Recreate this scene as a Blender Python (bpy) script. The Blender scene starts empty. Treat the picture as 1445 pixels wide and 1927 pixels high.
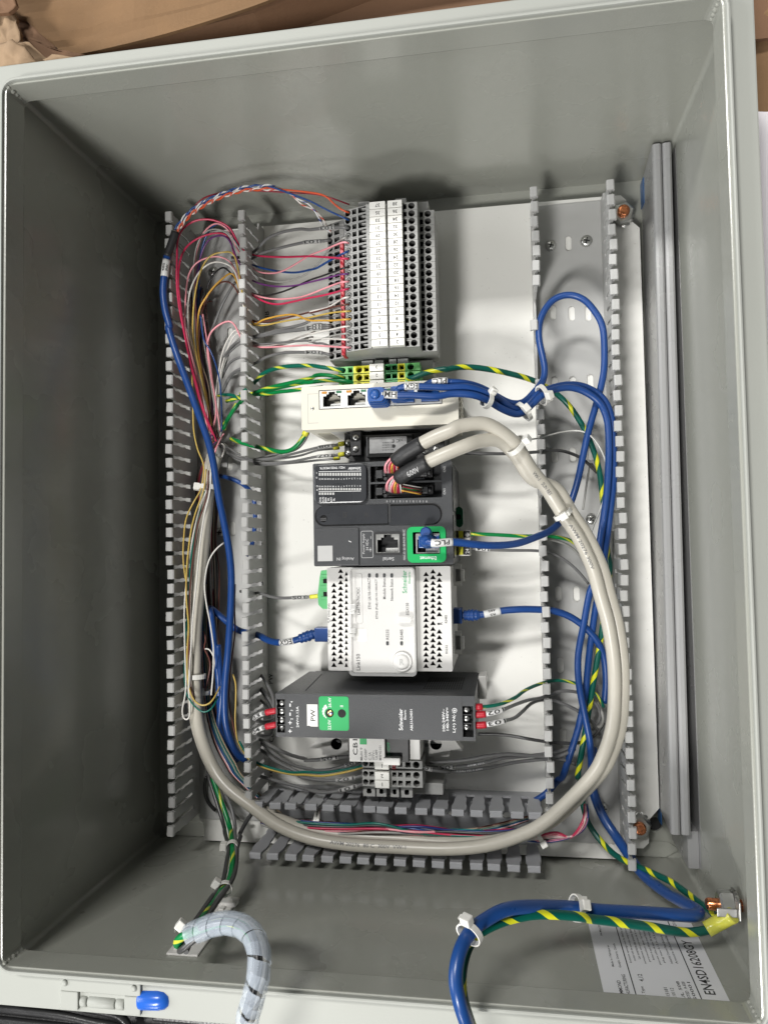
import bpy, bmesh, math, random
from mathutils import Vector, Matrix, Quaternion

random.seed(7)
S = 0.01                      # everything below is written in centimetres
scene = bpy.context.scene
COL = scene.collection

# ---------------------------------------------------------------- camera
F_PX = 1410.08
ROT = Matrix(((0.98740802, -0.01789052, -0.15717929),
              (0.02469556, 0.99883538, 0.04144889),
              (0.15625469, -0.0448086, 0.98669988)))      # world -> camera
CAM = Vector((28.23803209, 23.23132197, 58.61447494))     # cm above the enclosure's back wall
cam_data = bpy.data.cameras.new("camera")
cam_data.sensor_fit = 'VERTICAL'
cam_data.sensor_height = 36.0
cam_data.lens = F_PX * 36.0 / 1927.0
cam_data.clip_start = 0.01
cam_data.clip_end = 100.0
camera = bpy.data.objects.new("camera", cam_data)
COL.objects.link(camera)
camera.matrix_world = Matrix.Translation(CAM * S) @ ROT.transposed().to_4x4()
scene.camera = camera

# ---------------------------------------------------------------- world, lamps, exposure
world = bpy.data.worlds.new("World")
scene.world = world
world.use_nodes = True
world.node_tree.nodes["Background"].inputs[0].default_value = (0.93, 0.97, 1.0, 1)
world.node_tree.nodes["Background"].inputs[1].default_value = 0.035

def area_light(name, loc, target, sx, sy, power, color=(1, 0.985, 0.955)):
    d = bpy.data.lights.new(name, 'AREA')
    d.shape = 'RECTANGLE'; d.size = sx * S; d.size_y = sy * S
    d.energy = power; d.color = color
    o = bpy.data.objects.new(name, d); COL.objects.link(o)
    o.location = Vector(loc) * S
    dirv = (Vector(target) - Vector(loc)).normalized()
    o.rotation_euler = dirv.to_track_quat('-Z', 'Y').to_euler()
    return o
area_light("ceiling_lamp", (-34, -112, 215), (-24, -100, 0), 24, 60, 58)
area_light("ceiling_lamp", (-36, 150, 225), (-24, 150, 0), 24, 60, 52)
area_light("low_fill_light", (-70, -320, 150), (25, 45, 8), 90, 70, 32, (1, 0.99, 0.97))  # low light added to brighten the top wall, its source unseen
area_light("side_fill_light", (-230, 15, 165), (25, 25, 5), 150, 150, 62, (0.98, 0.99, 1.0))  # soft fill added from the left to brighten the right wall

vs = scene.view_settings
vs.view_transform = 'Standard'; vs.look = 'None'; vs.exposure = 0.0; vs.gamma = 1.0
vs.use_curve_mapping = False
scene.cycles.max_bounces = 8
scene.cycles.transparent_max_bounces = 12

# ---------------------------------------------------------------- photo pixel -> point at a known height
CX, CY = 722.5, 963.5
def _ray(px, py):
    return ROT.transposed() @ Vector(((px - CX) / F_PX, -(py - CY) / F_PX, -1.0))
def at(px, py, z):
    d = _ray(px, py); return CAM + d * ((z - CAM.z) / d.z)
def at_y(px, py, y):
    d = _ray(px, py); return CAM + d * ((y - CAM.y) / d.y)
def at_x(px, py, x):
    d = _ray(px, py); return CAM + d * ((x - CAM.x) / d.x)
def K(ox, oy, s):
    return lambda *pts: [at(ox + u / s, oy + v / s, z) for (u, v, z) in pts]

# ---------------------------------------------------------------- materials
MATS = {}
def mat(name, color, rough=0.45, metal=0.0, coat=0.0, var=0.06, vscale=60.0, bump=0.0, bscale=900.0,
        spec=0.5, emit=0.0, trans=0.0, sss=0.0, dust=0.0):
    if name in MATS: return MATS[name]
    m = bpy.data.materials.new(name); m.use_nodes = True
    nt = m.node_tree; b = nt.nodes["Principled BSDF"]
    b.inputs["Roughness"].default_value = rough
    b.inputs["Metallic"].default_value = metal
    b.inputs["Coat Weight"].default_value = coat
    b.inputs["Coat Roughness"].default_value = 0.15
    b.inputs["Specular IOR Level"].default_value = spec
    tc = nt.nodes.new("ShaderNodeTexCoord")
    n = nt.nodes.new("ShaderNodeTexNoise"); n.inputs["Scale"].default_value = vscale
    n.inputs["Detail"].default_value = 4
    nt.links.new(tc.outputs["Object"], n.inputs["Vector"])
    r = nt.nodes.new("ShaderNodeValToRGB")
    r.color_ramp.elements[0].position = 0.15; r.color_ramp.elements[1].position = 0.85
    c = color
    r.color_ramp.elements[0].color = tuple(max(0, x * (1 - var)) for x in c) + (1,)
    r.color_ramp.elements[1].color = tuple(min(1, x * (1 + var)) for x in c) + (1,)
    nt.links.new(n.outputs["Fac"], r.inputs["Fac"])
    out = r.outputs["Color"]
    if dust > 0:      # sparse specks of dirt
        n3 = nt.nodes.new("ShaderNodeTexNoise"); n3.inputs["Scale"].default_value = 420.0
        n3.inputs["Detail"].default_value = 2
        nt.links.new(tc.outputs["Object"], n3.inputs["Vector"])
        r3 = nt.nodes.new("ShaderNodeValToRGB")
        r3.color_ramp.elements[0].position = 0.70; r3.color_ramp.elements[1].position = 0.80
        r3.color_ramp.elements[0].color = (0, 0, 0, 1); r3.color_ramp.elements[1].color = (dust, dust, dust, 1)
        nt.links.new(n3.outputs["Fac"], r3.inputs["Fac"])
        mx = nt.nodes.new("ShaderNodeMixRGB"); mx.blend_type = 'MIX'
        nt.links.new(r3.outputs["Color"], mx.inputs["Fac"]); nt.links.new(out, mx.inputs["Color1"])
        mx.inputs["Color2"].default_value = (0.25, 0.23, 0.2, 1)
        out = mx.outputs["Color"]
    nt.links.new(out, b.inputs["Base Color"])
    rr = nt.nodes.new("ShaderNodeMapRange")
    rr.inputs["To Min"].default_value = max(0.02, rough - 0.07); rr.inputs["To Max"].default_value = min(1, rough + 0.07)
    nt.links.new(n.outputs["Fac"], rr.inputs["Value"]); nt.links.new(rr.outputs["Result"], b.inputs["Roughness"])
    if bump > 0:
        n2 = nt.nodes.new("ShaderNodeTexNoise"); n2.inputs["Scale"].default_value = bscale
        nt.links.new(tc.outputs["Object"], n2.inputs["Vector"])
        bp = nt.nodes.new("ShaderNodeBump"); bp.inputs["Strength"].default_value = bump
        bp.inputs["Distance"].default_value = 0.0006
        nt.links.new(n2.outputs["Fac"], bp.inputs["Height"]); nt.links.new(bp.outputs["Normal"], b.inputs["Normal"])
    if sss > 0:
        b.inputs["Subsurface Weight"].default_value = sss
        b.inputs["Subsurface Radius"].default_value = (0.002, 0.002, 0.002)
    if trans > 0:     # thin clear plastic: part of the light passes straight through
        t = nt.nodes.new("ShaderNodeBsdfTransparent"); mxs = nt.nodes.new("ShaderNodeMixShader")
        mxs.inputs[0].default_value = trans
        o = nt.nodes["Material Output"]
        nt.links.new(b.outputs[0], mxs.inputs[1]); nt.links.new(t.outputs[0], mxs.inputs[2])
        nt.links.new(mxs.outputs[0], o.inputs["Surface"])
    MATS[name] = m
    return m

def stripe_mat(name, base, stripe, frac, turns, rough=0.35):
    m = bpy.data.materials.new(name); m.use_nodes = True
    nt = m.node_tree; b = nt.nodes["Principled BSDF"]; b.inputs["Roughness"].default_value = rough
    uv = nt.nodes.new("ShaderNodeTexCoord"); sp = nt.nodes.new("ShaderNodeSeparateXYZ")
    nt.links.new(uv.outputs["UV"], sp.inputs[0])
    mul = nt.nodes.new("ShaderNodeMath"); mul.operation = 'MULTIPLY'; mul.inputs[1].default_value = turns
    nt.links.new(sp.outputs["Y"], mul.inputs[0])
    add = nt.nodes.new("ShaderNodeMath"); add.operation = 'ADD'
    nt.links.new(mul.outputs[0], add.inputs[0]); nt.links.new(sp.outputs["X"], add.inputs[1])
    fr = nt.nodes.new("ShaderNodeMath"); fr.operation = 'FRACT'; nt.links.new(add.outputs[0], fr.inputs[0])
    lt = nt.nodes.new("ShaderNodeMath"); lt.operation = 'LESS_THAN'; lt.inputs[1].default_value = frac
    nt.links.new(fr.outputs[0], lt.inputs[0])
    mx = nt.nodes.new("ShaderNodeMixRGB"); nt.links.new(lt.outputs[0], mx.inputs["Fac"])
    mx.inputs["Color1"].default_value = base + (1,); mx.inputs["Color2"].default_value = stripe + (1,)
    nt.links.new(mx.outputs[0], b.inputs["Base Color"])
    MATS[name] = m
    return m

PAINT = mat("grey_paint", (0.318, 0.324, 0.288), 0.27, coat=0.35, var=0.012, vscale=14, bump=0.10, bscale=700, dust=0.0)
RIMP = mat("rim_paint_lit", (0.37, 0.38, 0.35), 0.45, coat=0.0, spec=0.2, var=0.03, vscale=14, bump=0.05, bscale=700)  # enclosure paint made lighter, the rim's bright sheen put into the colour
PANEL = mat("white_panel_paint", (0.75, 0.745, 0.71), 0.33, coat=0.15, var=0.02, vscale=10, bump=0.08, bscale=500, dust=0.35)
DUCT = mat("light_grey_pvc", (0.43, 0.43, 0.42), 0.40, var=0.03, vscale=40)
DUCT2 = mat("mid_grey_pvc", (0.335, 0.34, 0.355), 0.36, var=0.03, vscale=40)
LID = mat("duct_cover_pvc", (0.285, 0.285, 0.285), 0.28, coat=0.2, var=0.03, vscale=20)
TBG = mat("terminal_grey", (0.33, 0.33, 0.32), 0.5, var=0.04, vscale=80)
TBS = mat("terminal_slot_shade", (0.11, 0.11, 0.107), 0.55, var=0.05, vscale=80)  # terminal grey darkened: the wells' own shade put into the colour
BLACKHOLE = mat("hole_shade_black", (0.012, 0.012, 0.012), 0.7)  # black hole floors carry the shade of the depth in their colour
MARKW = mat("marker_white", (0.80, 0.79, 0.75), 0.5, var=0.02)
INK = mat("black_ink", (0.02, 0.02, 0.02), 0.6)
INKG = mat("grey_ink", (0.16, 0.16, 0.16), 0.6)
INKW = mat("white_ink", (0.75, 0.75, 0.75), 0.6)
INKLG = mat("light_grey_ink", (0.42, 0.42, 0.42), 0.6)
INKGR = mat("green_ink", (0.0, 0.33, 0.11), 0.6)
REDP = mat("red_plastic", (0.45, 0.015, 0.03), 0.4)
PEG = mat("earth_green", (0.16, 0.50, 0.16), 0.45)
PEY = mat("earth_yellow", (0.75, 0.72, 0.05), 0.45)
BEIGE = mat("switch_beige", (0.70, 0.67, 0.57), 0.45, var=0.02, bump=0.05, bscale=2500)
ZINCD = mat("dull_zinc", (0.42, 0.42, 0.41), 0.5, metal=1.0, var=0.12, vscale=200)
STEEL = mat("zinc_steel", (0.62, 0.62, 0.60), 0.33, metal=1.0, var=0.10, vscale=200)
RAILM = mat("rail_zinc", (0.62, 0.62, 0.60), 0.35, metal=1.0, var=0.10, vscale=100)
COPPER = mat("copper", (0.80, 0.30, 0.14), 0.28, metal=1.0, var=0.18, vscale=300)
BRASS = mat("brass", (0.75, 0.55, 0.25), 0.3, metal=1.0)
PORTW = mat("port_shield", (0.75, 0.75, 0.73), 0.3, metal=0.4)
BLK = mat("black_plastic", (0.018, 0.018, 0.019), 0.42, var=0.1, bump=0.1, bscale=2500)
BLKG = mat("black_gloss", (0.012, 0.012, 0.012), 0.25)
CHAR = mat("charcoal_plastic", (0.034, 0.036, 0.039), 0.42, var=0.10, vscale=900, bump=0.25, bscale=2600)
CHAR2 = mat("charcoal_smooth", (0.030, 0.032, 0.036), 0.28, coat=0.1, var=0.05)
CHARD = mat("charcoal_dark", (0.022, 0.023, 0.025), 0.4, var=0.08, bump=0.15, bscale=2600)
GREENF = mat("bright_green", (0.0, 0.36, 0.09), 0.4, var=0.03)
GREENC = mat("connector_green", (0.10, 0.42, 0.16), 0.45, var=0.05)
DGREEN = mat("clip_green", (0.0, 0.09, 0.035), 0.4)
WHITEP = mat("white_plastic", (0.69, 0.68, 0.655), 0.4, var=0.02, bump=0.03, bscale=2500)
WHITEQ = mat("faceplate_white", (0.69, 0.68, 0.66), 0.35, var=0.015)
CLEAR = mat("clear_cover", (0.85, 0.85, 0.83), 0.08, trans=0.93, var=0.0)
CLEARE = mat("clear_cover_edge", (0.84, 0.84, 0.82), 0.10, trans=0.55, var=0.0)
GREYST = mat("grey_sticker", (0.46, 0.46, 0.45), 0.4, var=0.05)
SILVERL = mat("silver_label", (0.36, 0.36, 0.36), 0.35, metal=0.3, var=0.25, vscale=260)
SLEEVE = mat("marker_sleeve", (0.38, 0.38, 0.37), 0.4, var=0.04)
SLEEVEW = mat("white_sleeve", (0.68, 0.68, 0.67), 0.4, var=0.03)
PAPER = mat("label_paper", (0.72, 0.72, 0.74), 0.5, var=0.02)
TIEW = mat("nylon_white", (0.72, 0.71, 0.67), 0.35, sss=0.2)
AMBER = mat("amber_lens", (0.55, 0.25, 0.03), 0.3)
LEDG = mat("green_lens", (0.03, 0.16, 0.08), 0.3)
SHRINK = mat("black_shrink", (0.020, 0.020, 0.021), 0.5, bump=0.3, bscale=900)
CARD = mat("cardboard", (0.215, 0.125, 0.06), 0.85, var=0.10, vscale=45, bump=0.35, bscale=380, dust=0.15)
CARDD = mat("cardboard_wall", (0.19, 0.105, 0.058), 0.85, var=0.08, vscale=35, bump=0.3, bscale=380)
CARDT = mat("cardboard_torn", (0.30, 0.205, 0.125), 0.9, var=0.16, vscale=60, bump=0.4, bscale=300)
SPIRAL = mat("spiral_wrap_plastic", (0.66, 0.73, 0.82), 0.25, trans=0.73, var=0.03, sss=0.15)
BOXB = mat("black_case_plastic", (0.02, 0.02, 0.021), 0.32, var=0.1, bump=0.2, bscale=700)
FLOORM = mat("table_top", (0.30, 0.30, 0.29), 0.6, var=0.06, vscale=12)
SHEETW = mat("white_sheet", (0.84, 0.81, 0.85), 0.6, var=0.04, vscale=30)
BLUEF = mat("blue_film", (0.02, 0.09, 0.25), 0.3)
YTAPE = mat("clear_yellow_sleeve", (0.72, 0.70, 0.10), 0.2, trans=0.35, var=0.05)
RUBB = mat("blue_rubber", (0.02, 0.12, 0.55), 0.25)
WC = {}
def wmat(n, c, r=0.33):
    WC[n] = mat("insulation_" + n, c, r, var=0.04, vscale=120); return WC[n]
wmat('blue', (0.012, 0.058, 0.22), 0.30); wmat('bluecable', (0.009, 0.050, 0.205), 0.36)
wmat('beige', (0.47, 0.445, 0.385), 0.34); wmat('plugblue', (0.02, 0.085, 0.30), 0.3); wmat('grey', (0.15, 0.15, 0.15), 0.4)
wmat('lgrey', (0.33, 0.33, 0.31)); wmat('dgrey', (0.055, 0.055, 0.055)); wmat('black', (0.015, 0.015, 0.015))
wmat('white', (0.68, 0.66, 0.62)); wmat('crimson', (0.52, 0.025, 0.085)); wmat('darkred', (0.24, 0.012, 0.03))
wmat('pink', (0.78, 0.32, 0.36)); wmat('orange', (0.62, 0.09, 0.03)); wmat('amber', (0.60, 0.33, 0.05))
wmat('yellow', (0.52, 0.37, 0.09)); wmat('purple', (0.13, 0.03, 0.16)); wmat('brown', (0.12, 0.04, 0.03))
wmat('tan', (0.40, 0.31, 0.22)); wmat('teal', (0.0, 0.13, 0.10)); wmat('navy', (0.015, 0.03, 0.15))
wmat('green', (0.0, 0.19, 0.055)); wmat('cyan', (0.03, 0.33, 0.33)); wmat('clearw', (0.50, 0.50, 0.47), 0.2)
GY = stripe_mat("green_thin_yellow", (0.0, 0.20, 0.05), (0.55, 0.58, 0.05), 0.16, -0.28)
TY = stripe_mat("teal_wide_yellow", (0.0, 0.085, 0.062), (0.66, 0.66, 0.02), 0.26, -0.46)
TYS = stripe_mat("teal_small_yellow", (0.0, 0.115, 0.075), (0.55, 0.58, 0.05), 0.20, -0.42)
WRED = stripe_mat("white_red", (0.68, 0.64, 0.60), (0.6, 0.10, 0.06), 0.35, 1.2)
WBLU = stripe_mat("white_blue", (0.66, 0.66, 0.66), (0.02, 0.06, 0.3), 0.25, 1.2)

# ---------------------------------------------------------------- mesh building
WP = {}            # object -> world position of its origin (cm)
def wpos(o): return WP[o] if o is not None else Vector((0, 0, 0))

class MB:
    def __init__(s): s.v = []; s.f = []; s.m = []; s.uv = None; s.sm = []
    def face(s, pts, mi=0, smooth=False):
        i = len(s.v); s.v += [Vector(p) for p in pts]
        s.f.append(tuple(range(i, i + len(pts)))); s.m.append(mi); s.sm.append(smooth)
    def box(s, x0, y0, z0, x1, y1, z1, mi=0):
        if x0 > x1: x0, x1 = x1, x0
        if y0 > y1: y0, y1 = y1, y0
        if z0 > z1: z0, z1 = z1, z0
        i = len(s.v)
        s.v += [Vector(p) for p in ((x0, y0, z0), (x1, y0, z0), (x1, y1, z0), (x0, y1, z0),
                                    (x0, y0, z1), (x1, y0, z1), (x1, y1, z1), (x0, y1, z1))]
        for q in ((3, 2, 1, 0), (4, 5, 6, 7), (0, 1, 5, 4), (1, 2, 6, 5), (2, 3, 7, 6), (3, 0, 4, 7)):
            s.f.append(tuple(i + k for k in q)); s.m.append(mi); s.sm.append(False)
        return s
    def prism(s, poly, axis, a0, a1, mi=0, smooth=False):
        """poly: 2D points; axis 'z' -> (x,y), 'y' -> (x,z), 'x' -> (y,z)"""
        def mk(p, a):
            if axis == 'z': return Vector((p[0], p[1], a))
            if axis == 'y': return Vector((p[0], a, p[1]))
            return Vector((a, p[0], p[1]))
        n = len(poly); i = len(s.v)
        s.v += [mk(p, a0) for p in poly] + [mk(p, a1) for p in poly]
        s.f.append(tuple(i + k for k in reversed(range(n)))); s.m.append(mi); s.sm.append(False)
        s.f.append(tuple(i + n + k for k in range(n))); s.m.append(mi); s.sm.append(False)
        for k in range(n):
            j = (k + 1) % n
            s.f.append((i + k, i + j, i + n + j, i + n + k)); s.m.append(mi); s.sm.append(smooth)
        return s
    def lathe(s, c, prof, axis=(0, 0, 1), n=16, mi=0, smooth=True, cap=True):
        """prof: list of (radius, height along axis)"""
        ax = Vector(axis).normalized(); t = ax.orthogonal().normalized(); b = ax.cross(t); c = Vector(c)
        i = len(s.v)
        for r, h in prof:
            for k in range(n):
                a = 2 * math.pi * k / n
                s.v.append(c + ax * h + (t * math.cos(a) + b * math.sin(a)) * r)
        for j in range(len(prof) - 1):
            for k in range(n):
                k2 = (k + 1) % n
                s.f.append((i + j * n + k, i + j * n + k2, i + (j + 1) * n + k2, i + (j + 1) * n + k)); s.m.append(mi); s.sm.append(smooth)
        if cap:
            s.f.append(tuple(i + k for k in reversed(range(n)))); s.m.append(mi); s.sm.append(False)
            l = i + (len(prof) - 1) * n
            s.f.append(tuple(l + k for k in range(n))); s.m.append(mi); s.sm.append(False)
        return s
    def plate(s, outer, holes, z1, z0=None, depth=None, mi=0, wmi=None, fmi=None, xf=None):
        """flat sheet with real holes at z1; z0: thickness; depth: wells with a floor below each hole"""
        bm = bmesh.new(); edges = []
        def loop(pts):
            vs = [bm.verts.new((p[0], p[1], 0)) for p in pts]
            for k in range(len(vs)): edges.append(bm.edges.new((vs[k], vs[(k + 1) % len(vs)])))
        loop(outer)
        for h in holes: loop(h)
        bmesh.ops.triangle_fill(bm, use_beauty=True, use_dissolve=False, edges=edges, normal=(0, 0, 1))
        bmesh.ops.recalc_face_normals(bm, faces=bm.faces)
        bm.verts.index_update()
        tr = (lambda p: Vector(p)) if xf is None else xf
        vv = [v.co.copy() for v in bm.verts]
        i = len(s.v); s.v += [tr((c.x, c.y, z1)) for c in vv]
        for fc in bm.faces:
            idx = [v.index for v in fc.verts]
            if fc.normal.z < 0: idx.reverse()
            s.f.append(tuple(i + k for k in idx)); s.m.append(mi); s.sm.append(False)
        bm.free()
        def wall(pts, za, zb, m):
            n = len(pts)
            for k in range(n):
                a, b = pts[k], pts[(k + 1) % n]
                s.face([tr((a[0], a[1], za)), tr((b[0], b[1], za)), tr((b[0], b[1], zb)), tr((a[0], a[1], zb))], m)
        if z0 is not None: wall(outer, z0, z1, mi)
        d = depth if depth is not None else (z1 - z0 if z0 is not None else 0)
        if d:
            for h in holes:
                wall(h, z1, z1 - d, mi if wmi is None else wmi)
                if depth is not None: s.face([tr((p[0], p[1], z1 - d)) for p in h], fmi if fmi is not None else (wmi if wmi is not None else mi))
        return s
    def mesh(s, name, mats, org=(0, 0, 0), bevel=0.0, bseg=2, weld=False):
        me = bpy.data.meshes.new(name); org = Vector(org)
        me.from_pydata([(v - org) * S for v in s.v], [], s.f)
        for m in (mats if isinstance(mats, (list, tuple)) else [mats]): me.materials.append(m)
        me.polygons.foreach_set("material_index", s.m)
        me.polygons.foreach_set("use_smooth", s.sm)
        if s.uv:
            l = me.uv_layers.new(name="UVMap")
            l.data.foreach_set("uv", s.uv)
        if bevel > 0 or weld:
            bm = bmesh.new(); bm.from_mesh(me)
            bmesh.ops.remove_doubles(bm, verts=bm.verts, dist=1e-6)
            if bevel > 0:
                bmesh.ops.recalc_face_normals(bm, faces=bm.faces)
                ed = [e for e in bm.edges if len(e.link_faces) == 2 and e.calc_face_angle(0) > 0.6]
                bmesh.ops.bevel(bm, geom=ed, offset=bevel * S, segments=bseg, profile=0.6, affect='EDGES', clamp_overlap=True)
            bm.to_mesh(me); bm.free()
        me.update()
        return me

def props(o, label=None, cat=None, group=None, kind=None):
    if label: o['label'] = label
    if cat: o['category'] = cat
    if group: o['group'] = group
    if kind: o['kind'] = kind
    return o
def link_mesh(name, me, parent=None, world=(0, 0, 0)):
    o = bpy.data.objects.new(name, me); COL.objects.link(o)
    o.parent = parent
    o.location = (Vector(world) - wpos(parent)) * S
    WP[o] = Vector(world)
    return o
def thing(name, label, cat, loc, group=None):
    o = bpy.data.objects.new(name, None); COL.objects.link(o)
    o.empty_display_size = 0.01
    o.location = Vector(loc) * S; WP[o] = Vector(loc)
    return props(o, label, cat, group)
def part(name, mb, mats, parent, bevel=0.0, label=None, kind=None, bseg=2):
    org = wpos(parent)
    o = link_mesh(name, mb.mesh(name, mats, org, bevel, bseg), parent, org)
    return props(o, label, kind=kind)
def solo(name, mb, mats, label, cat, group=None, bevel=0.0, kind=None, org=None):
    if org is None:
        n = len(mb.v); org = sum(mb.v, Vector()) / n
    o = link_mesh(name, mb.mesh(name, mats, org, bevel), None, org)
    return props(o, label, cat, group, kind)
def bx(name, b, m, parent, bevel=0.0, label=None):
    return part(name, MB().box(*b), m, parent, bevel, label)

def circ(cx, cy, r, n=14, ry=None):
    ry = r if ry is None else ry
    return [(cx + r * math.cos(2 * math.pi * k / n), cy + ry * math.sin(2 * math.pi * k / n)) for k in range(n)]
def rect(x0, y0, x1, y1): return [(x0, y0), (x1, y0), (x1, y1), (x0, y1)]
def rrect(x0, y0, x1, y1, r, n=4):
    p = []
    for cx, cy, a in ((x1 - r, y0 + r, -90), (x1 - r, y1 - r, 0), (x0 + r, y1 - r, 90), (x0 + r, y0 + r, 180)):
        for k in range(n + 1):
            t = math.radians(a + 90 * k / n); p.append((cx + r * math.cos(t), cy + r * math.sin(t)))
    return p
def pxrect(x0, y0, x1, y1, z):
    a = at(x0, y1, z); b = at(x1, y0, z)
    c = at(x0, y0, z); d = at(x1, y1, z)
    return ((a.x + c.x) / 2, (a.y + d.y) / 2, (b.x + d.x) / 2, (b.y + c.y) / 2)

# ---------------------------------------------------------------- lettering (built-in font, as flat meshes)
TXT = {}
def text_geo(s):
    if s in TXT: return TXT[s]
    cu = bpy.data.curves.new("lettering", 'FONT'); cu.body = s; cu.size = 1.0; cu.resolution_u = 2; cu.offset = 0.012
    cu.align_x = 'CENTER'; cu.align_y = 'CENTER'
    o = bpy.data.objects.new("lettering", cu)
    me = bpy.data.meshes.new_from_object(o)
    g = ([v.co.copy() for v in me.vertices], [tuple(p.vertices) for p in me.polygons])
    if g[0]:
        ys = [v.y for v in g[0]]; xs = [v.x for v in g[0]]
        off = Vector(((min(xs) + max(xs)) / 2, (min(ys) + max(ys)) / 2, 0))
        g = ([v - off for v in g[0]], g[1])
    bpy.data.objects.remove(o); bpy.data.curves.remove(cu); bpy.data.meshes.remove(me)
    TXT[s] = g
    return g
def text_fine(s):
    k = ('fine', s)
    if k in TXT: return TXT[k]
    v, f = text_geo(s); bm = bmesh.new(); vs_ = [bm.verts.new(p) for p in v]
    for q in f:
        try: bm.faces.new([vs_[i] for i in q])
        except ValueError: pass
    for _ in range(4):
        ed = [e for e in bm.edges if e.calc_length() > .16]
        if not ed: break
        bmesh.ops.subdivide_edges(bm, edges=ed, cuts=1); bmesh.ops.triangulate(bm, faces=bm.faces)
    bm.verts.index_update()
    TXT[k] = ([p.co.copy() for p in bm.verts], [tuple(p.index for p in q.verts) for q in bm.faces]); bm.free()
    return TXT[k]
UP = (Vector((1, 0, 0)), Vector((0, 1, 0)))
FLIP = (Vector((-1, 0, 0)), Vector((0, -1, 0)))
CCW = (Vector((0, 1, 0)), Vector((-1, 0, 0)))        # reads from the photo's bottom to its top
CW = (Vector((0, -1, 0)), Vector((1, 0, 0)))
def add_text(mb, s, c, width, height=None, d=UP, mi=0):
    """centre c; fitted to width along the reading direction and height across it (cm)"""
    v, f = text_geo(s)
    if not v: return
    w = max(p.x for p in v) - min(p.x for p in v); h = max(p.y for p in v) - min(p.y for p in v)
    sx = width / w if width else height / h
    sy = height / h if height else sx
    i = len(mb.v); c = Vector(c)
    mb.v += [c + d[0] * (p.x * sx) + d[1] * (p.y * sy) for p in v]
    for q in f: mb.f.append(tuple(i + k for k in q)); mb.m.append(mi); mb.sm.append(False)
def text(s, c, width, height, d, m, parent, name="printed_text"):
    mb = MB(); add_text(mb, s, c, width, height, d)
    return part(name, mb, m, parent)

# ---------------------------------------------------------------- wires and cables
class Path:
    def __init__(s, pts, step=0.22):
        pts = [Vector(p) for p in pts]
        P = [pts[0] * 2 - pts[1]] + pts + [pts[-1] * 2 - pts[-2]]
        out = []
        for i in range(1, len(P) - 2):
            a, b, c, d = P[i - 1], P[i], P[i + 1], P[i + 2]
            n = max(2, int((c - b).length / step))
            for k in range(n):
                t = k / n
                out.append(0.5 * ((2 * b) + (c - a) * t + (2 * a - 5 * b + 4 * c - d) * t * t + (3 * b - a - 3 * c + d) * t ** 3))
        out.append(P[-2].copy())
        for _ in range(2):
            out = [out[0]] + [(out[k - 1] + out[k] * 2 + out[k + 1]) / 4 for k in range(1, len(out) - 1)] + [out[-1]]
        s.p = out; s.l = [0.0]
        for k in range(1, len(out)): s.l.append(s.l[-1] + (out[k] - out[k - 1]).length)
        s.L = s.l[-1]
    def at(s, d):
        d = max(0.0, min(s.L, d))
        lo, hi = 0, len(s.l) - 1
        while hi - lo > 1:
            m = (lo + hi) // 2
            if s.l[m] <= d: lo = m
            else: hi = m
        seg = s.l[hi] - s.l[lo]; t = (d - s.l[lo]) / seg if seg > 0 else 0
        a = s.p[max(0, lo - 1)]; b = s.p[min(len(s.p) - 1, hi + 1)]
        tn = (b - a)
        return s.p[lo].lerp(s.p[hi], t), (tn.normalized() if tn.length > 0 else Vector((1, 0, 0)))
    def sub(s, d0, d1, step=0.15):
        n = max(2, int((d1 - d0) / step)); return [s.at(d0 + (d1 - d0) * k / n)[0] for k in range(n + 1)]
    def near(s, q):
        q = Vector(q); k = min(range(len(s.p)), key=lambda i: (s.p[i] - q).length); return s.l[k]
    def offset(s, dv):
        return [p + Vector(dv) for p in s.p]

def tube_mb(pts, r, n=8, mb=None, rfun=None, mi=0):
    mb = mb or MB()
    if mb.uv is None: mb.uv = []
    m = len(pts); L = 0.0; i0 = len(mb.v)
    t0 = (pts[1] - pts[0]).normalized(); nrm = t0.orthogonal().normalized()
    Ls = []
    for k in range(m):
        a = pts[max(0, k - 1)]; b = pts[min(m - 1, k + 1)]
        t = (b - a); t = t.normalized() if t.length > 1e-9 else t0
        q = t0.rotation_difference(t); nrm = (q @ nrm); nrm = (nrm - t * nrm.dot(t)).normalized(); t0 = t
        bn = t.cross(nrm)
        if k: L += (pts[k] - pts[k - 1]).length
        Ls.append(L)
        rr = r if rfun is None else r * rfun(k / (m - 1), L)
        for j in range(n):
            an = 2 * math.pi * j / n
            mb.v.append(pts[k] + (nrm * math.cos(an) + bn * math.sin(an)) * rr)
    for k in range(m - 1):
        for j in range(n):
            j2 = (j + 1) % n
            mb.f.append((i0 + k * n + j, i0 + k * n + j2, i0 + (k + 1) * n + j2, i0 + (k + 1) * n + j)); mb.m.append(mi); mb.sm.append(True)
            u0, u1 = j / n, (j + 1) / n
            mb.uv += [u0, Ls[k], u1, Ls[k], u1, Ls[k + 1], u0, Ls[k + 1]]
    for base, rev in ((i0, True), (i0 + (m - 1) * n, False)):
        idx = list(range(n)); idx = idx[::-1] if rev else idx
        mb.f.append(tuple(base + j for j in idx)); mb.m.append(mi); mb.sm.append(False)
        mb.uv += [0.0, 0.0] * n
    return mb

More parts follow.
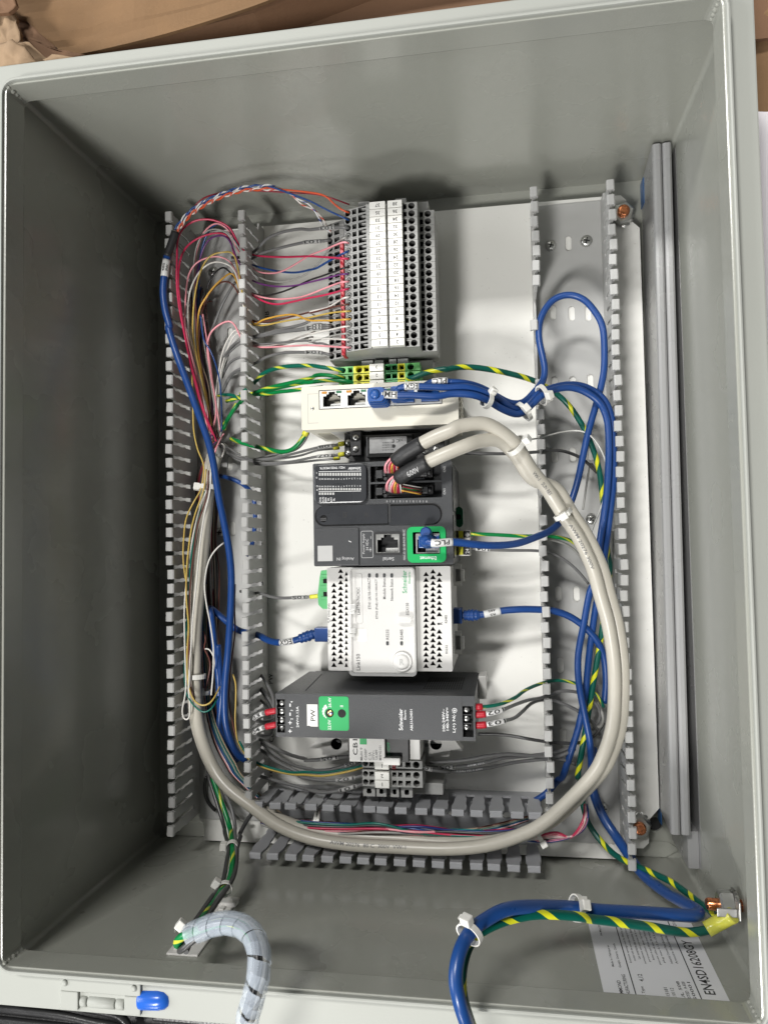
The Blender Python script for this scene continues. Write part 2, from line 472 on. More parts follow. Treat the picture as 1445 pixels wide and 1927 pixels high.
def wire(pts, r, m, label, cat="wire", group=None, n=8, name="wire", jit=0.0, rfun=None):
    if jit:
        pts = [p + Vector((random.uniform(-jit, jit), random.uniform(-jit, jit), random.uniform(-jit, jit))) for p in pts]
    P = Path(pts)
    o = solo(name, tube_mb(P.p, r, n, rfun=rfun), m, label, cat, group, org=P.p[0])
    o_path[o] = (P, r)
    return o
o_path = {}
def sleeve(o, d0, d1, m, s=None, th=0.04, flip=False, ink=INK, name="marker_sleeve", hfac=0.75, wfac=0.85, n=12, spin=0.0):
    P, r = o_path[o]
    part_o = part(name, tube_mb(P.sub(d0, d1), r + th, n), m, o)
    if s: wrap_text(o, (d0 + d1) / 2, s, (d1 - d0) * wfac, (r + th) * 2 * hfac, r + th, flip, ink, part_o, spin)
    return part_o
def wrap_text(o, dm, s, width, height, rad, flip, ink, parent, spin=0.0):
    P, _ = o_path[o]
    v, f = text_fine(s)
    w = max(p.x for p in v) - min(p.x for p in v); h = max(p.y for p in v) - min(p.y for p in v)
    sg = -1 if flip else 1
    mb = MB()
    for p in v:
        x = p.x * width / w * sg; y = p.y * height / h * sg
        c, t = P.at(dm + x)
        nv = (CAM - c); nv = (nv - t * nv.dot(t)).normalized(); b = nv.cross(t)
        a = y / rad + spin
        mb.v.append(c + (nv * math.cos(a) + b * math.sin(a)) * (rad + 0.012))
    for q in f: mb.f.append(q); mb.m.append(0); mb.sm.append(False)
    return part("printed_text", mb, ink, parent)

def cable_tie(c, t, rad, label, head=None, width=0.34, group="nylon cable ties", ring=(1.0, 1.0), tail=True, m=None):
    """strap ring round point c with axis t, plus head block on the side 'head'"""
    c = Vector(c); t = Vector(t).normalized()
    hv = Vector(head) if head is not None else (CAM - c)
    hv = (hv - t * hv.dot(t)).normalized(); b = t.cross(hv)
    o = thing("cable_tie", label, "cable tie", c + hv * rad, group)
    mb = MB(); n = 22
    for k in range(n):
        for (ra, rb) in ((rad, rad + 0.07),):
            a0 = 2 * math.pi * k / n; a1 = 2 * math.pi * (k + 1) / n
            def pt(a, rr, w): return c + (hv * math.cos(a) * ring[0] + b * math.sin(a) * ring[1]) * rr + t * w
            w = width / 2
            mb.face([pt(a0, rb, -w), pt(a0, rb, w), pt(a1, rb, w), pt(a1, rb, -w)], 0, True)
            mb.face([pt(a0, ra, -w), pt(a1, ra, -w), pt(a1, ra, w), pt(a0, ra, w)], 0, True)
            mb.face([pt(a0, ra, -w), pt(a0, rb, -w), pt(a1, rb, -w), pt(a1, ra, -w)])
            mb.face([pt(a0, ra, w), pt(a1, ra, w), pt(a1, rb, w), pt(a0, rb, w)])
    part("strap", mb, m or TIEW, o)
    mb = MB(); h = 0.30; e = width * 0.75; hh = 0.26
    base = c + hv * (rad * ring[0] + 0.02)
    corners = []
    for sx in (-1, 1):
        for sy in (-1, 1):
            for sz in (0, 1): corners.append(base + t * e * sx + b * hh * sy + hv * (h * 1.5 * sz))
    q = lambda a, b_, c_, d: mb.face([corners[a], corners[b_], corners[c_], corners[d]])
    q(0, 1, 3, 2); q(4, 6, 7, 5); q(0, 4, 5, 1); q(2, 3, 7, 6); q(1, 5, 7, 3); q(0, 2, 6, 4)
    part("head", mb, m or TIEW, o, bevel=0.06)
    if tail:
        mb = MB(); a = base + hv * (h * 0.75) + b * hh; L = 0.16
        mb.face([a - t * e * .6, a + t * e * .6, a + t * e * .6 + b * L, a - t * e * .6 + b * L])
        a2 = a + hv * 0.06
        mb.face([a2 - t * e * .6, a2 - t * e * .6 + b * L, a2 + t * e * .6 + b * L, a2 + t * e * .6])
        mb.face([a - t * e * .6 + b * L, a + t * e * .6 + b * L, a2 + t * e * .6 + b * L, a2 - t * e * .6 + b * L])
        part("tail", mb, m or TIEW, o)
    return o

def screw(c, r, label=None, parent=None, axis=(0, 0, 1), ang=0.3, name="screw", m=None, group=None, slots=2, dark=None):
    c = Vector(c); ax = Vector(axis).normalized(); t = ax.orthogonal().normalized()
    t = Quaternion(ax, ang) @ t; b = ax.cross(t)
    mb = MB().lathe(c, [(r, 0), (r * 1.0, r * 0.18), (r * 0.86, r * 0.42), (r * 0.55, r * 0.56), (r * 0.2, r * 0.6)], ax, 18)
    if parent is None:
        o = solo(name, mb, m or STEEL, label, "screw", group, org=c)
    else: o = part(name, mb, m or STEEL, parent)
    cr = MB(); w = r * 0.11; l = r * 0.55; h = r * 0.615
    for d, e in ((t, b), (b, t))[:slots]:
        cr.face([c + ax * h + d * l + e * w, c + ax * h - d * l + e * w, c + ax * h - d * l - e * w, c + ax * h + d * l - e * w])
        h += 0.003
    part("driver_slot", cr, dark or BLK, o)
    return o
# ================================================================ SETTING
W, H = 40.6, 50.8
mb = MB().box(-140, -140, -1.2, 190, 190, -0.9)
solo("table_top", mb, FLOORM, None, None, kind="structure")

# ================================================================ ENCLOSURE
enc = thing("electrical_enclosure", "open grey painted steel enclosure box holding all the wired devices", "enclosure", (W / 2, H / 2, -0.5))
T = 0.35
hole = circ(38.75, 2.35, 0.52, 20)
mb = MB().plate(rect(0, 0, W, H), [hole], 0.0, -0.3, depth=0.26, mi=0, wmi=0, fmi=1)
part("back_wall", mb, [PAINT, BLK], enc)
# the pressed shelf along the lower edge of the back wall
mb = MB().prism([(0.3, 0.02), (W - 1.2, 0.02), (W - 0.35, 0.5), (W - 0.35, 0.75), (W - 1.0, 1.15), (0.3, 1.15)], 'z', 0.003, 0.13)
part("bottom_ridge", mb, PAINT, enc, bevel=0.06)
ZC = 18.45
for nm, b in (("side_wall", (-T, 0, -0.3, 0, H, ZC)), ("side_wall", (W, 0, -0.3, W + T, H, ZC)),
              ("side_wall", (-T, H, -0.3, W + T, H + T, ZC)), ("side_wall", (-T, -T, -0.3, W + T, 0, ZC))):
    bx(nm, b, PAINT, enc)
# fillets of the folded inner corners
def fillet(p, q, d1, d2, r=0.28):
    mb = MB(); n = 5; p, q, d1, d2 = Vector(p), Vector(q), Vector(d1), Vector(d2); pr = None
    c = d1 * r + d2 * r
    for k in range(n + 1):
        a = math.pi / 2 * k / n
        o = c - d1 * r * math.cos(a) - d2 * r * math.sin(a)
        cur = (p + o, q + o)
        if pr: mb.face([pr[0], pr[1], cur[1], cur[0]], 0, True)
        pr = cur
    return mb
for (x, dx) in ((0, 1), (W, -1)):
    for (y, dy) in ((0, 1), (H, -1)):
        part("corner_fold", fillet((x, y, 0.01), (x, y, ZC), (dx, 0, 0), (0, dy, 0)), PAINT, enc)
# collar folded inwards round the opening, with the upstanding rim and the trough outside it
CI = (0.50, 0.55, 39.62, 50.25)       # inner x0,y0,x1,y1
def ring_band(i, o, z0, z1, mb, mi=0, r=0.5, ro=None):
    """inner rounded rectangle i, outer o, extruded"""
    a = rrect(*i, r, 5); b = rrect(*o, ro or (r + (i[0] - o[0])), 5); n = len(a)
    for k in range(n):
        j = (k + 1) % n
        p = lambda q, z: (q[0], q[1], z)
        mb.face([p(a[k], z0), p(a[k], z1), p(a[j], z1), p(a[j], z0)], mi)
        mb.face([p(b[k], z0), p(b[j], z0), p(b[j], z1), p(b[k], z1)], mi)
        mb.face([p(a[k], z1), p(b[k], z1), p(b[j], z1), p(a[j], z1)], mi)
        mb.face([p(a[k], z0), p(a[j], z0), p(b[j], z0), p(b[k], z0)], mi)
    return mb
mb = ring_band((CI[0] - .16, CI[1] - .16, CI[2] + .16, CI[3] + .16), (-0.36, -0.36, W + 0.36, H + 0.36), ZC + 0.003, ZC + 0.10, MB(), r=0.35)
part("collar_ledge", mb, PAINT, enc)
mb = ring_band((CI[0] + .005, CI[1] + .005, CI[2] - .005, CI[3] - .005), (CI[0] - .2, CI[1] - .2, CI[2] + .2, CI[3] + .2), ZC + 0.103, 20.25, MB(), r=0.45)
part("collar", mb, PAINT, enc, bevel=0.07)
mb = ring_band((CI[0] - .14, CI[1] - .14, CI[2] + .14, CI[3] + .14), (CI[0] - .34, CI[1] - .34, CI[2] + .34, CI[3] + .34), 20.10, 20.45, MB(), r=0.75)
part("rim", mb, RIMP, enc, bevel=0.09)
mb = ring_band((CI[0] - .30, CI[1] - .30, CI[2] + .30, CI[3] + .30), (CI[0] - 1.75, CI[1] - 2.6, CI[2] + 1.75, CI[3] + 1.75), 19.25, 19.5, MB(), r=0.9, ro=0.7)
part("trough_flange", mb, RIMP, enc, bevel=0.09)
mb = ring_band((CI[0] - 1.62, CI[1] - 2.47, CI[2] + 1.62, CI[3] + 1.62), (CI[0] - 1.80, CI[1] - 2.65, CI[2] + 1.80, CI[3] + 1.80), 16.9, 19.24, MB(), r=0.55, ro=0.73)
part("outer_skirt", mb, RIMP, enc)
# welds at the collar's mitred corners
for (x, y, sx, sy) in ((CI[0], CI[1], 1, 1), (CI[2], CI[1], -1, 1), (CI[0], CI[3], 1, -1), (CI[2], CI[3], -1, -1)):
    mb = MB()
    for k in range(5):
        z = ZC + 0.3 + k * 0.36; r = random.uniform(0.10, 0.17)
        mb.lathe((x + sx * 0.10, y + sy * 0.10, z), [(r * .4, -r), (r, -r * .3), (r, r * .4), (r * .4, r)], (sx * .3, sy * .3, 1), 9)
    part("weld_bead", mb, PAINT, enc)
# hinge leaf with knuckles on the lower flange and its stop with a blue rubber cap
hz = 19.5
x0, y1, x1, y0 = at(118, 1846, hz).x, at(200, 1840, hz).y, at(268, 1850, hz).x, at(200, 1893, hz).y
hp = MB()
ybk = y1 - 1.2
hp.box(x0, y1 - 0.75, hz + .003, x1, y1, hz + 0.22)
hp.box(x0, ybk - 0.55, hz - 1.2, x0 + 1.05, y1 - 0.76, hz + 0.22); hp.box(x1 - 0.95, ybk - 0.55, hz - 1.2, x1, y1 - 0.76, hz + 0.22)
hinge = part("hinge_leaf", hp, RIMP, enc, bevel=0.07)
mb = MB()
for (a, b_) in ((x0 + 1.1, x0 + 1.5), (x0 + 1.55, x1 - 1.55), (x1 - 1.5, x1 - 1.0)):
    mb.lathe((a, ybk - 0.15, hz - 0.1), [(0.26, 0), (0.32, 0.05), (0.32, b_ - a - 0.05), (0.26, b_ - a)], (1, 0, 0), 16)
part("hinge_knuckle", mb, RIMP, hinge)
for xx in (x0 + 0.3, x1 - 0.35):
    part("rivet", MB().lathe((xx, y1 - 0.3, hz + 0.22), [(0.17, 0), (0.15, 0.08), (0.07, 0.12)], (0, 0, 1), 12), RIMP, hinge)
c = at(272, 1879, 19.3)
mb = MB().lathe((c.x - 0.2, c.y, 19.3), [(0.52, 0), (0.56, 0.1), (0.56, 1.1), (0.50, 1.45), (0.33, 1.68), (0.10, 1.76)], (1, 0.06, 0), 22)
solo("rubber_cap", mb, RUBB, "shiny blue rubber cap beside the grey hinge on the front edge", "cap")
# earth stud on the right wall
c = at_x(1380, 1700, 40.2)
c = Vector((40.6, c.y - 0.1, c.z))
stud = part("weld_stud", MB().lathe(c, [(0.32, 0), (0.32, 1.75), (0.26, 1.85)], (-1, 0, 0), 16), COPPER, enc)
def hexnut(c, ax, r, h, hole_r, rot=0.2):
    ax = Vector(ax).normalized(); t = ax.orthogonal().normalized(); t = Quaternion(ax, rot) @ t; b = ax.cross(t); mb = MB(); c = Vector(c)
    P = lambda rr, k, z: c + ax * z + (t * math.cos(k * math.pi / 3) + b * math.sin(k * math.pi / 3)) * rr
    for k in range(6):
        mb.face([P(r, k, 0), P(r, k + 1, 0), P(r, k + 1, h * .85), P(r, k, h * .85)])
        mb.face([P(r, k, h * .85), P(r, k + 1, h * .85), P(r * .88, k + 1, h), P(r * .88, k, h)])
        mb.face([P(r * .88, k, h), P(r * .88, k + 1, h), P(hole_r, k + 1, h), P(hole_r, k, h)])
        mb.face([P(r, k + 1, 0), P(r, k, 0), P(hole_r, k, 0), P(hole_r, k + 1, 0)])
    return mb
def toothed_washer(c, ax, r, h=0.1, n=14):
    ax = Vector(ax).normalized(); t = ax.orthogonal().normalized(); b = ax.cross(t); mb = MB(); c = Vector(c)
    mb.lathe(c, [(r * .86, 0), (r * .86, h)], ax, 20, smooth=False)
    for k in range(n):
        a = 2 * math.pi * k / n; d = t * math.cos(a) + b * math.sin(a); e = ax.cross(d)
        p = c + d * r * .84; w = r * .11
        q = d * r * .14
        mb.face([p - e * w + ax * h, p - e * w + q + ax * h * .6, p + e * w + q + ax * h * .6, p + e * w + ax * h])
        mb.face([p - e * w, p + e * w, p + e * w + q + ax * h * .6, p - e * w + q + ax * h * .6])
    return mb
nut = solo("hex_nut", hexnut(c + Vector((-0.5, 0, 0)), (-1, 0, 0), 0.78, 0.72, 0.33, 0.45), STEEL,
     "zinc hex nut with toothed washer on the copper stud of the right wall", "nut", org=c + Vector((-0.5, 0, 0)))
part("toothed_washer", toothed_washer(c + Vector((-0.26, 0, 0)), (-1, 0, 0), 0.92, 0.2), STEEL, nut)
# printed sticker on the lower wall
def sticker():
    z = lambda px, py: at_y(px, py, 0.0)
    a = z(1109, 1733); b = z(1131, 1867); e = z(1375, 1882)
    x0 = (a.x + b.x) / 2; x1 = e.x - 0.1
    z0, z1 = 8.6, 18.2
    st = bx("rating_sticker", (x0, 0.004, z0, x1, 0.02, z1), PAPER, enc)
    D = (Vector((0, 0, -1)), Vector((-1, 0, 0)))
    w = x1 - x0; mb = MB(); yy = 0.024
    X = lambda f: x0 + w * f
    add_text(mb, "EN4SD16208GY", (X(0.87), yy, 14.55), 5.3, 0.55, D)
    for f in (0.255, 0.775):
        mb.face([(X(f), yy, z0 + .1), (X(f), yy, z1 - .1), (X(f) + 0.06, yy, z1 - .1), (X(f) + 0.06, yy, z0 + .1)])
    add_text(mb, "HAMMOND", (X(0.145), yy, 17.3), 1.6, 0.2, D); add_text(mb, "MANUFACTURING", (X(0.20), yy, 17.0), 2.2, 0.2, D)
    add_text(mb, "Made in / Fabrique au", (X(0.135), yy, 14.1), 2.2, 0.17, D); add_text(mb, "Guelph, Ontario, Canada", (X(0.195), yy, 14.0), 2.5, 0.17, D)
    add_text(mb, "04-May-2023", (X(0.10), yy, 11.2), 1.5, 0.17, D)
    add_text(mb, "Env. Type", (X(0.33), yy, 17.5), 1.2, 0.2, D); add_text(mb, "4,12", (X(0.345), yy, 16.1), 0.7, 0.28, D)
    lines = ("Enclosure openings must be filled by parts", "marked with the same type rating as the encl.",
             "Les ouvertures des armoires doivent", "normalement etre pourvues de la meme", "protection que l'armoire",
             "Boitiers de type 3R avec trous d'evacuation", "peut etre utilise de type 3R lorsque sans", "plug max 0.13 in (3.2 mm)")
    for k, l in enumerate(lines): add_text(mb, l, (X(0.30 + k * 0.042), yy, 12.7 - (k % 3) * 0.1), 4.0 - 0.25 * (k % 3), 0.15, D)
    for k, l in enumerate(("1015181", "LR10112")): add_text(mb, l, (X(0.52 + k * .05), yy, 17.4), 1.1, 0.18, D)
    for k, l in enumerate(("UL 508", "LISTED  A-828", "50001")): add_text(mb, l, (X(0.64 + k * .045), yy, 17.0), 1.6, 0.16, D)
    for k, l in enumerate(("Industrial Control Panel Enclosure", "Armoire Industrielle")): add_text(mb, l, (X(0.655 + k * .045), yy, 13.0), 3.0, 0.13, D)
    add_text(mb, "0216208", (X(0.83), yy, 9.7), 1.6, 0.2, D)
    part("printed_text", mb, INK, st)
sticker()

# ================================================================ MOUNTING PANEL
pz = 1.3
PX0, PX1, PY0, PY1 = 1.9, 38.85, 0.55, 49.2
pan = thing("mounting_panel", "white painted steel mounting panel carrying the ducts and devices", "mounting panel", ((PX0 + PX1) / 2, 25, 0.2))
out = [(PX0 + 2.4, PY0 - .35), (PX1 - 2.6, PY0 - .35), (PX1 - 2.6, PY0 + .5), (PX1 - 1.2, PY0 + .5), (PX1 - .8, PY0 + .9), (PX1 - .8, PY0 + 1.5), (PX1 - 1.6, PY0 + 2.6), (PX1 - 0.7, PY0 + 2.6),
       (PX1, PY0 + 3.4), (PX1, PY1 - 2.6), (PX1 - .6, PY1 - 2.0), (PX1 - 1.4, PY1 - 2.0), (PX1 - .9, PY1 - 1.3), (PX1 - .9, PY1 - .4), (PX1 - 1.3, PY1), (PX1 - 2.4, PY1 + .02),
       (PX0 + 2.4, PY1), (PX0 + 2.4, PY1 - 2.0), (PX0, PY1 - 2.6), (PX0, PY0 + 3.2), (PX0 + 2.4, PY0 + 2.4)]
part("plate", MB().prism(out, 'z', 1.12, pz), PANEL, pan, bevel=0.03)
for k, (x, y) in enumerate(((4.4, 1.9), (4.4, 48.0), (37.0, 2.2), (36.9, 47.9), (20, 24))):
    part("standoff", MB().lathe((x, y, 0.003), [(0.5, 0), (0.5, 1.115)], (0, 0, 1), 14), STEEL, pan)
def panel_text(s, px, py, w, h):
    p = at(px, py, pz); text(s, (p.x, p.y, pz + 0.006), w, h, CCW, INK, pan, "printed_letters")
panel_text("3B", 502, 593, 0.62, 0.42); panel_text("PW", 509, 1277, 0.78, 0.40)
panel_text("CB", 511, 1388, 0.7, 0.40); panel_text("P", 510, 1413, 0.3, 0.36); panel_text("TB", 509, 1456, 0.7, 0.36); panel_text("S", 502, 744, 0.3, 0.34)
# studs with copper ends and nuts, holding the panel's corner tabs
for (px, py, lab) in ((1173, 396, "upper"), (1204, 1560, "lower")):
    c = at(px, py, 2.3)
    nn = solo("hex_nut", hexnut((c.x, c.y, pz + 0.2), (0, 0, 1), 0.84, 0.6, 0.45, 0.5), STEEL,
              "hex nut round the %s copper stud at the panel's right edge" % lab, "nut", "panel corner nuts", org=(c.x, c.y, pz + .2))
    part("toothed_washer", toothed_washer((c.x, c.y, pz + 0.01), (0, 0, 1), 0.92, 0.16), STEEL, nn)
    part("weld_stud", MB().lathe((c.x, c.y, 0.01), [(0.44, 0), (0.44, .95 + pz), (0.42, 1.08 + pz), (0.33, 1.14 + pz), (0.1, 1.12 + pz)], (0, 0, 1), 22), COPPER, enc)

# ================================================================ WIRE DUCTS
ZB, ZT = 1.31, 6.35
def finger_mesh(name, w, zs, zt, m, hook_in, hook_out, bump=0.055, th=0.16, hookw=None, fprof=None):
    """finger standing in the plane x=0, its foot at z=0 (height zs->zt), hooks along +-x"""
    h = zt - zs; a = w / 2; b = a + bump
    prof = fprof and [(w * f, h * g) for f, g in fprof] or [(a * .97, 0), (a, h * .05), (a, h * .27), (b, h * .31), (b, h * .37), (a, h * .41), (a, h * .58), (b, h * .62), (b, h * .68), (a, h * .72), (a, h)]
    poly = [(y, z) for y, z in prof] + [(-y, z) for y, z in reversed(prof)]
    mb = MB().prism(poly, 'x', -th / 2, th / 2)
    hw = (hookw or w) / 2
    hp = [(-hook_out, h - 0.26), (-hook_out, h + 0.05), (-hook_out + .08, h + 0.12), (hook_in - .08, h + 0.12), (hook_in, h + 0.05), (hook_in, h - 0.26), (hook_in - .1, h - 0.26), (th / 2 + 0.003, h - 0.04), (-th / 2 - .003, h - 0.04), (-hook_out + .1, h - 0.26)]
    mb.prism(hp, 'y', -hw * .96, hw * .96)
    return mb.mesh(name, m, (0, 0, 0), 0)
def capsule(cx, cy, w, h):
    return rrect(cx - w / 2, cy - h / 2, cx + w / 2, cy + h / 2, w / 2 - 0.002, 4)
def duct(label, x0, x1, y0, y1, slots, pitch, fw, m, along='y', solid=2.7, skip=((), ()), bent={}, offs=(0, 0), hooks=(0.28, 0.24), flare=0.0, lens=None, fprof=None, hw=0.98):
    d = thing("wire_duct", label, "wire duct", ((x0 + x1) / 2, (y0 + y1) / 2, ZB), "slotted wire ducts")
    part("base", MB().plate(rect(x0, y0, x1, y1), slots, ZB + 0.14, ZB), m, d)
    fm = finger_mesh("finger", fw, solid, ZT, m, hooks[0], hooks[1], hookw=fw * hw, fprof=fprof)
    for side in (0, 1):
        th = 0.16
        a0, a1 = (lens[side] if lens else ((y0, y1) if along == 'y' else (x0, x1)))
        if along == 'y':
            xw = x0 if side == 0 else x1
            part("side_strip", MB().box(xw - th / 2, a0, ZB + .003, xw + th / 2, a1, solid), m, d)
        else:
            yw = y0 if side == 0 else y1
            part("side_strip", MB().box(a0, yw - th / 2, ZB + .003, a1, yw + th / 2, solid), m, d)
        n = int((a1 - a0 - offs[side]) / pitch)
        for k in range(n + 1):
            if k in skip[side]: continue
            s = a0 + offs[side] + fw / 2 + k * pitch
            if s + fw / 2 > a1 + 0.25: continue
            o = bpy.data.objects.new("finger", fm); COL.objects.link(o); o.parent = d
            w = Vector((xw, s, solid)) if along == 'y' else Vector((s, yw, solid))
            o.location = (w - wpos(d)) * S; WP[o] = w
            lean = random.uniform(-0.02, 0.02) + bent.get((side, k), 0.0) + (flare if side else -flare)
            twist = random.uniform(-0.035, 0.035)
            o.rotation_euler = (0, lean, twist + (math.pi if side == 0 else 0)) if along == 'y' else (-lean, 0, -math.pi / 2 + twist + (math.pi if side == 0 else 0))
    return d
LX0, LX1, RX0, RX1 = 3.95, 9.70, 30.95, 36.12
def sl(pts, x0, x1): return [capsule(at(px, py, ZB + .14).x, at(px, py, ZB + .14).y, 0.46, 1.15) for px, py in pts]
lslots = sl([(433, 629), (433, 872), (438, 995)], 0, 0) + [capsule(5.4, y, 0.46, 1.15) for y in (12.0, 18.5, 33.0)]
rslots = sl([(1069, 458), (1040, 588), (1075, 590), (1106, 590), (1043, 722), (1077, 722), (1110, 718), (1043, 856), (1077, 856), (1112, 852), (1081, 985), (1050, 1118), (1084, 1118), (1054, 1252), (1059, 1385)], 0, 0)
duct("light grey slotted wire duct along the left side full of coloured wires", LX0, LX1, 1.95, 48.95, lslots, 1.035, 0.72, DUCT, lens=((2.4, 48.9), (5.1, 48.9)), solid=2.55)
duct("light grey slotted wire duct along the right side carrying blue and beige cables", RX0, RX1, 1.35, 48.85, rslots, 1.040, 0.73, DUCT,
     skip=((20, 29, 30, 31, 33, 34), ()), bent={(0, 32): 0.07}, lens=((4.65, 48.6), (1.55, 48.75)), solid=2.9)
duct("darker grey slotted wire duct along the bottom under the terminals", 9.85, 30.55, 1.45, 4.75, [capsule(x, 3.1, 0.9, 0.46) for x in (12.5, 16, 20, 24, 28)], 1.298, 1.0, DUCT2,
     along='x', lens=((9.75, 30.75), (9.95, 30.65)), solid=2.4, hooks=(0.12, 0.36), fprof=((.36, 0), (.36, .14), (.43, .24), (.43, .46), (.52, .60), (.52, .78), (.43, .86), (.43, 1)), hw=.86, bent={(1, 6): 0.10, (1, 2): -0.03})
# screws in the duct bases
for (px, py, r, lab) in ((1036, 461, .40, "dark headed screw nearest the right duct's left fingers at the top"), (1103, 453, .44, "bright screw at the top right inside the right duct"),
                         (1112, 977, .40, "screw beside the grey wire halfway down the right duct"), (400, 511, .40, "screw between the wire loops at the top of the left duct"),
                         (413, 1002, .36, "screw half hidden behind the blue cable in the left duct"), (1136, 1522, .36, "screw behind the cables at the foot of the right duct")):
    c = at(px, py, ZB + 0.3); screw((c.x, c.y, ZB + 0.142), r, lab, ang=random.uniform(0, 1.5), group="duct screws")

# ================================================================ DUCT COVERS leaning at the right wall
def cover(label, xl, w, ya, yb, z0, z1, lean):
    th = 0.13; zt = z1
    prof = [(0, 0), (0, zt - z0 - .22), (.06, zt - z0 - .06), (.22, zt - z0), (w - .16, zt - z0), (w - .03, zt - z0 - .10), (w, zt - z0 - .3), (w, zt - z0 - .95), (w - th, zt - z0 - .95),
            (w - th, zt - z0 - .34), (w - .26, zt - z0 - th), (.24, zt - z0 - th), (th, zt - z0 - .26), (th, .26), (.24, th), (w - .1, th), (w - .1, 0)]
    # local frame leans slightly; xl given as (x at top end, x at bottom end)
    mb = MB()
    m = len(prof); rings = []
    for (y, x) in ((ya, xl[0]), (yb, xl[1])):
        rings.append([Vector((x + p[0] + lean * (p[1]), y, z0 + p[1])) for p in prof])
    for k in range(m):
        j = (k + 1) % m
        mb.face([rings[0][k], rings[0][j], rings[1][j], rings[1][k]], 0)
    mb.face(list(reversed(rings[0]))); mb.face(rings[1])
    return solo("duct_cover", mb, LID, label, "duct cover", "spare duct covers by the right wall", bevel=0.0)
cover("spare grey duct cover leaning nearest to the white panel", (39.28, 38.95), 0.62, 50.45, 3.85, 0.15, 6.0, -0.05)
cover("spare grey duct cover leaning in the middle beside the right wall", (39.93, 39.60), 0.62, 50.45, 3.87, 0.15, 6.03, -0.05)
mb = MB().box(40.57, 1.45, 0.14, 40.595, 50.3, 5.6).box(39.86, 1.40, 0.30, 40.56, 3.84, 5.2)
solo("duct_cover", mb, LID, "longer spare duct cover flat against the right wall, sticking out lower down", "duct cover", "spare duct covers by the right wall", bevel=0.04)
for b_, l_ in (((39.16, 48.4, 0.3, 39.21, 50.3, 1.5), 'upper'), ((38.88, 2.9, 0.3, 38.93, 3.9, 1.6), 'lower')):
    solo('protective_film', MB().box(*b_), BLUEF, 'blue protective film showing at the %s end of the nearest duct cover' % l_, 'film', 'protective film')

# ================================================================ CARDBOARD, SHEET AND BLACK CASE ROUND THE ENCLOSURE
def sheet_mb(rows, th=0.25):
    """rows: grid of points; gives a sheet with thickness"""
    mb = MB(); R = len(rows); Cn = len(rows[0])
    P = [[Vector(p) for p in r] for r in rows]; dn = Vector((0, 0, -th))
    for i in range(R - 1):
        for j in range(Cn - 1):
            mb.face([P[i][j], P[i][j + 1], P[i + 1][j + 1], P[i + 1][j]], 0, True)
            mb.face([P[i][j] + dn, P[i + 1][j] + dn, P[i + 1][j + 1] + dn, P[i][j + 1] + dn], 0, True)
    edge = [P[0][j] for j in range(Cn)] + [P[i][-1] for i in range(1, R)] + [P[-1][j] for j in range(Cn - 2, -1, -1)] + [P[i][0] for i in range(R - 2, 0, -1)]
    for k in range(len(edge)):
        a, b = edge[k], edge[(k + 1) % len(edge)]
        mb.face([a, a + dn, b + dn, b])
    return mb
boxo = thing("cardboard_box", "torn brown cardboard box opened out behind the enclosure", "cardboard box", (20, 58, -0.9))
# upper flap, folded outwards; fold line read off the photograph at flap height
zf = 15.5
f0 = at(150, 112, zf); f1 = at(320, 72, zf); f2 = at(480, 22, zf); f3 = at(700, -50, zf); f4 = at(1500, -190, zf)
rows = []
def along(pts, n):
    P = Path([Vector(p) for p in pts], 1.0); return [P.at(P.L * k / n)[0] for k in range(n + 1)]
fold = along((at(-80, 152, zf), at(60, 122, zf), f0, f1, f2, f3, f4), 70)
from mathutils import noise
for t in range(40):
    u = (t / 39) ** 1.4
    row = []
    for q in fold:
        p = Vector((q.x + u * 2, q.y + 26 * u, q.z + u * 2.5))
        crease = .28 * math.exp(-((u * 26 - 1.1 - .1 * math.sin(q.x * .5)) / .35) ** 2) - .20 * math.exp(-((u * 26 - 3.6 - q.x * .05) / .5) ** 2) + .18 * math.exp(-((u * 26 - 6.5 + q.x * .06) / .6) ** 2)
        p.z += .3 * math.sin(u * 3.1) + .45 * math.exp(-(u / .03) ** 2) + crease + min(1, u * 14) * (.45 * noise.noise(p * .16) + .14 * noise.noise(p * .6))
        row.append(p)
    rows.append(row)
part("top_flap", sheet_mb(rows), CARD, boxo)
rows = []
for t in range(6):
    u = t / 5
    row = []
    for q, dy in ((at(-120, 150, zf), 0), (at(60, 122, zf), 0.0), (f0, 0), (f1, 0), (f2, 0), (f3, 0), (f4, 0)):
        row.append((q.x, q.y + (0.03 if t == 0 else -0.1) - u * 0.5 + 0.25 * math.sin(q.x * .35 + u * 2), q.z + (.22 if t == 0 else 0) - u * 15.8))
    rows.append(row)
mb = MB(); P = rows
for i in range(5):
    for j in range(6):
        mb.face([P[i + 1][j], P[i + 1][j + 1], P[i][j + 1], P[i][j]], 0, True)
        mb.face([Vector(P[i][j]) + Vector((0, .3, 0)), Vector(P[i][j + 1]) + Vector((0, .3, 0)), Vector(P[i + 1][j + 1]) + Vector((0, .3, 0)), Vector(P[i + 1][j]) + Vector((0, .3, 0))], 0, True)
part("box_wall", mb, CARDD, boxo)
# floor of the box seen in the gap behind the rim
bx("inner_flap", (-14, 52.3, 13.0, 52, at(700, -50, zf).y, 13.3), CARDD, boxo)
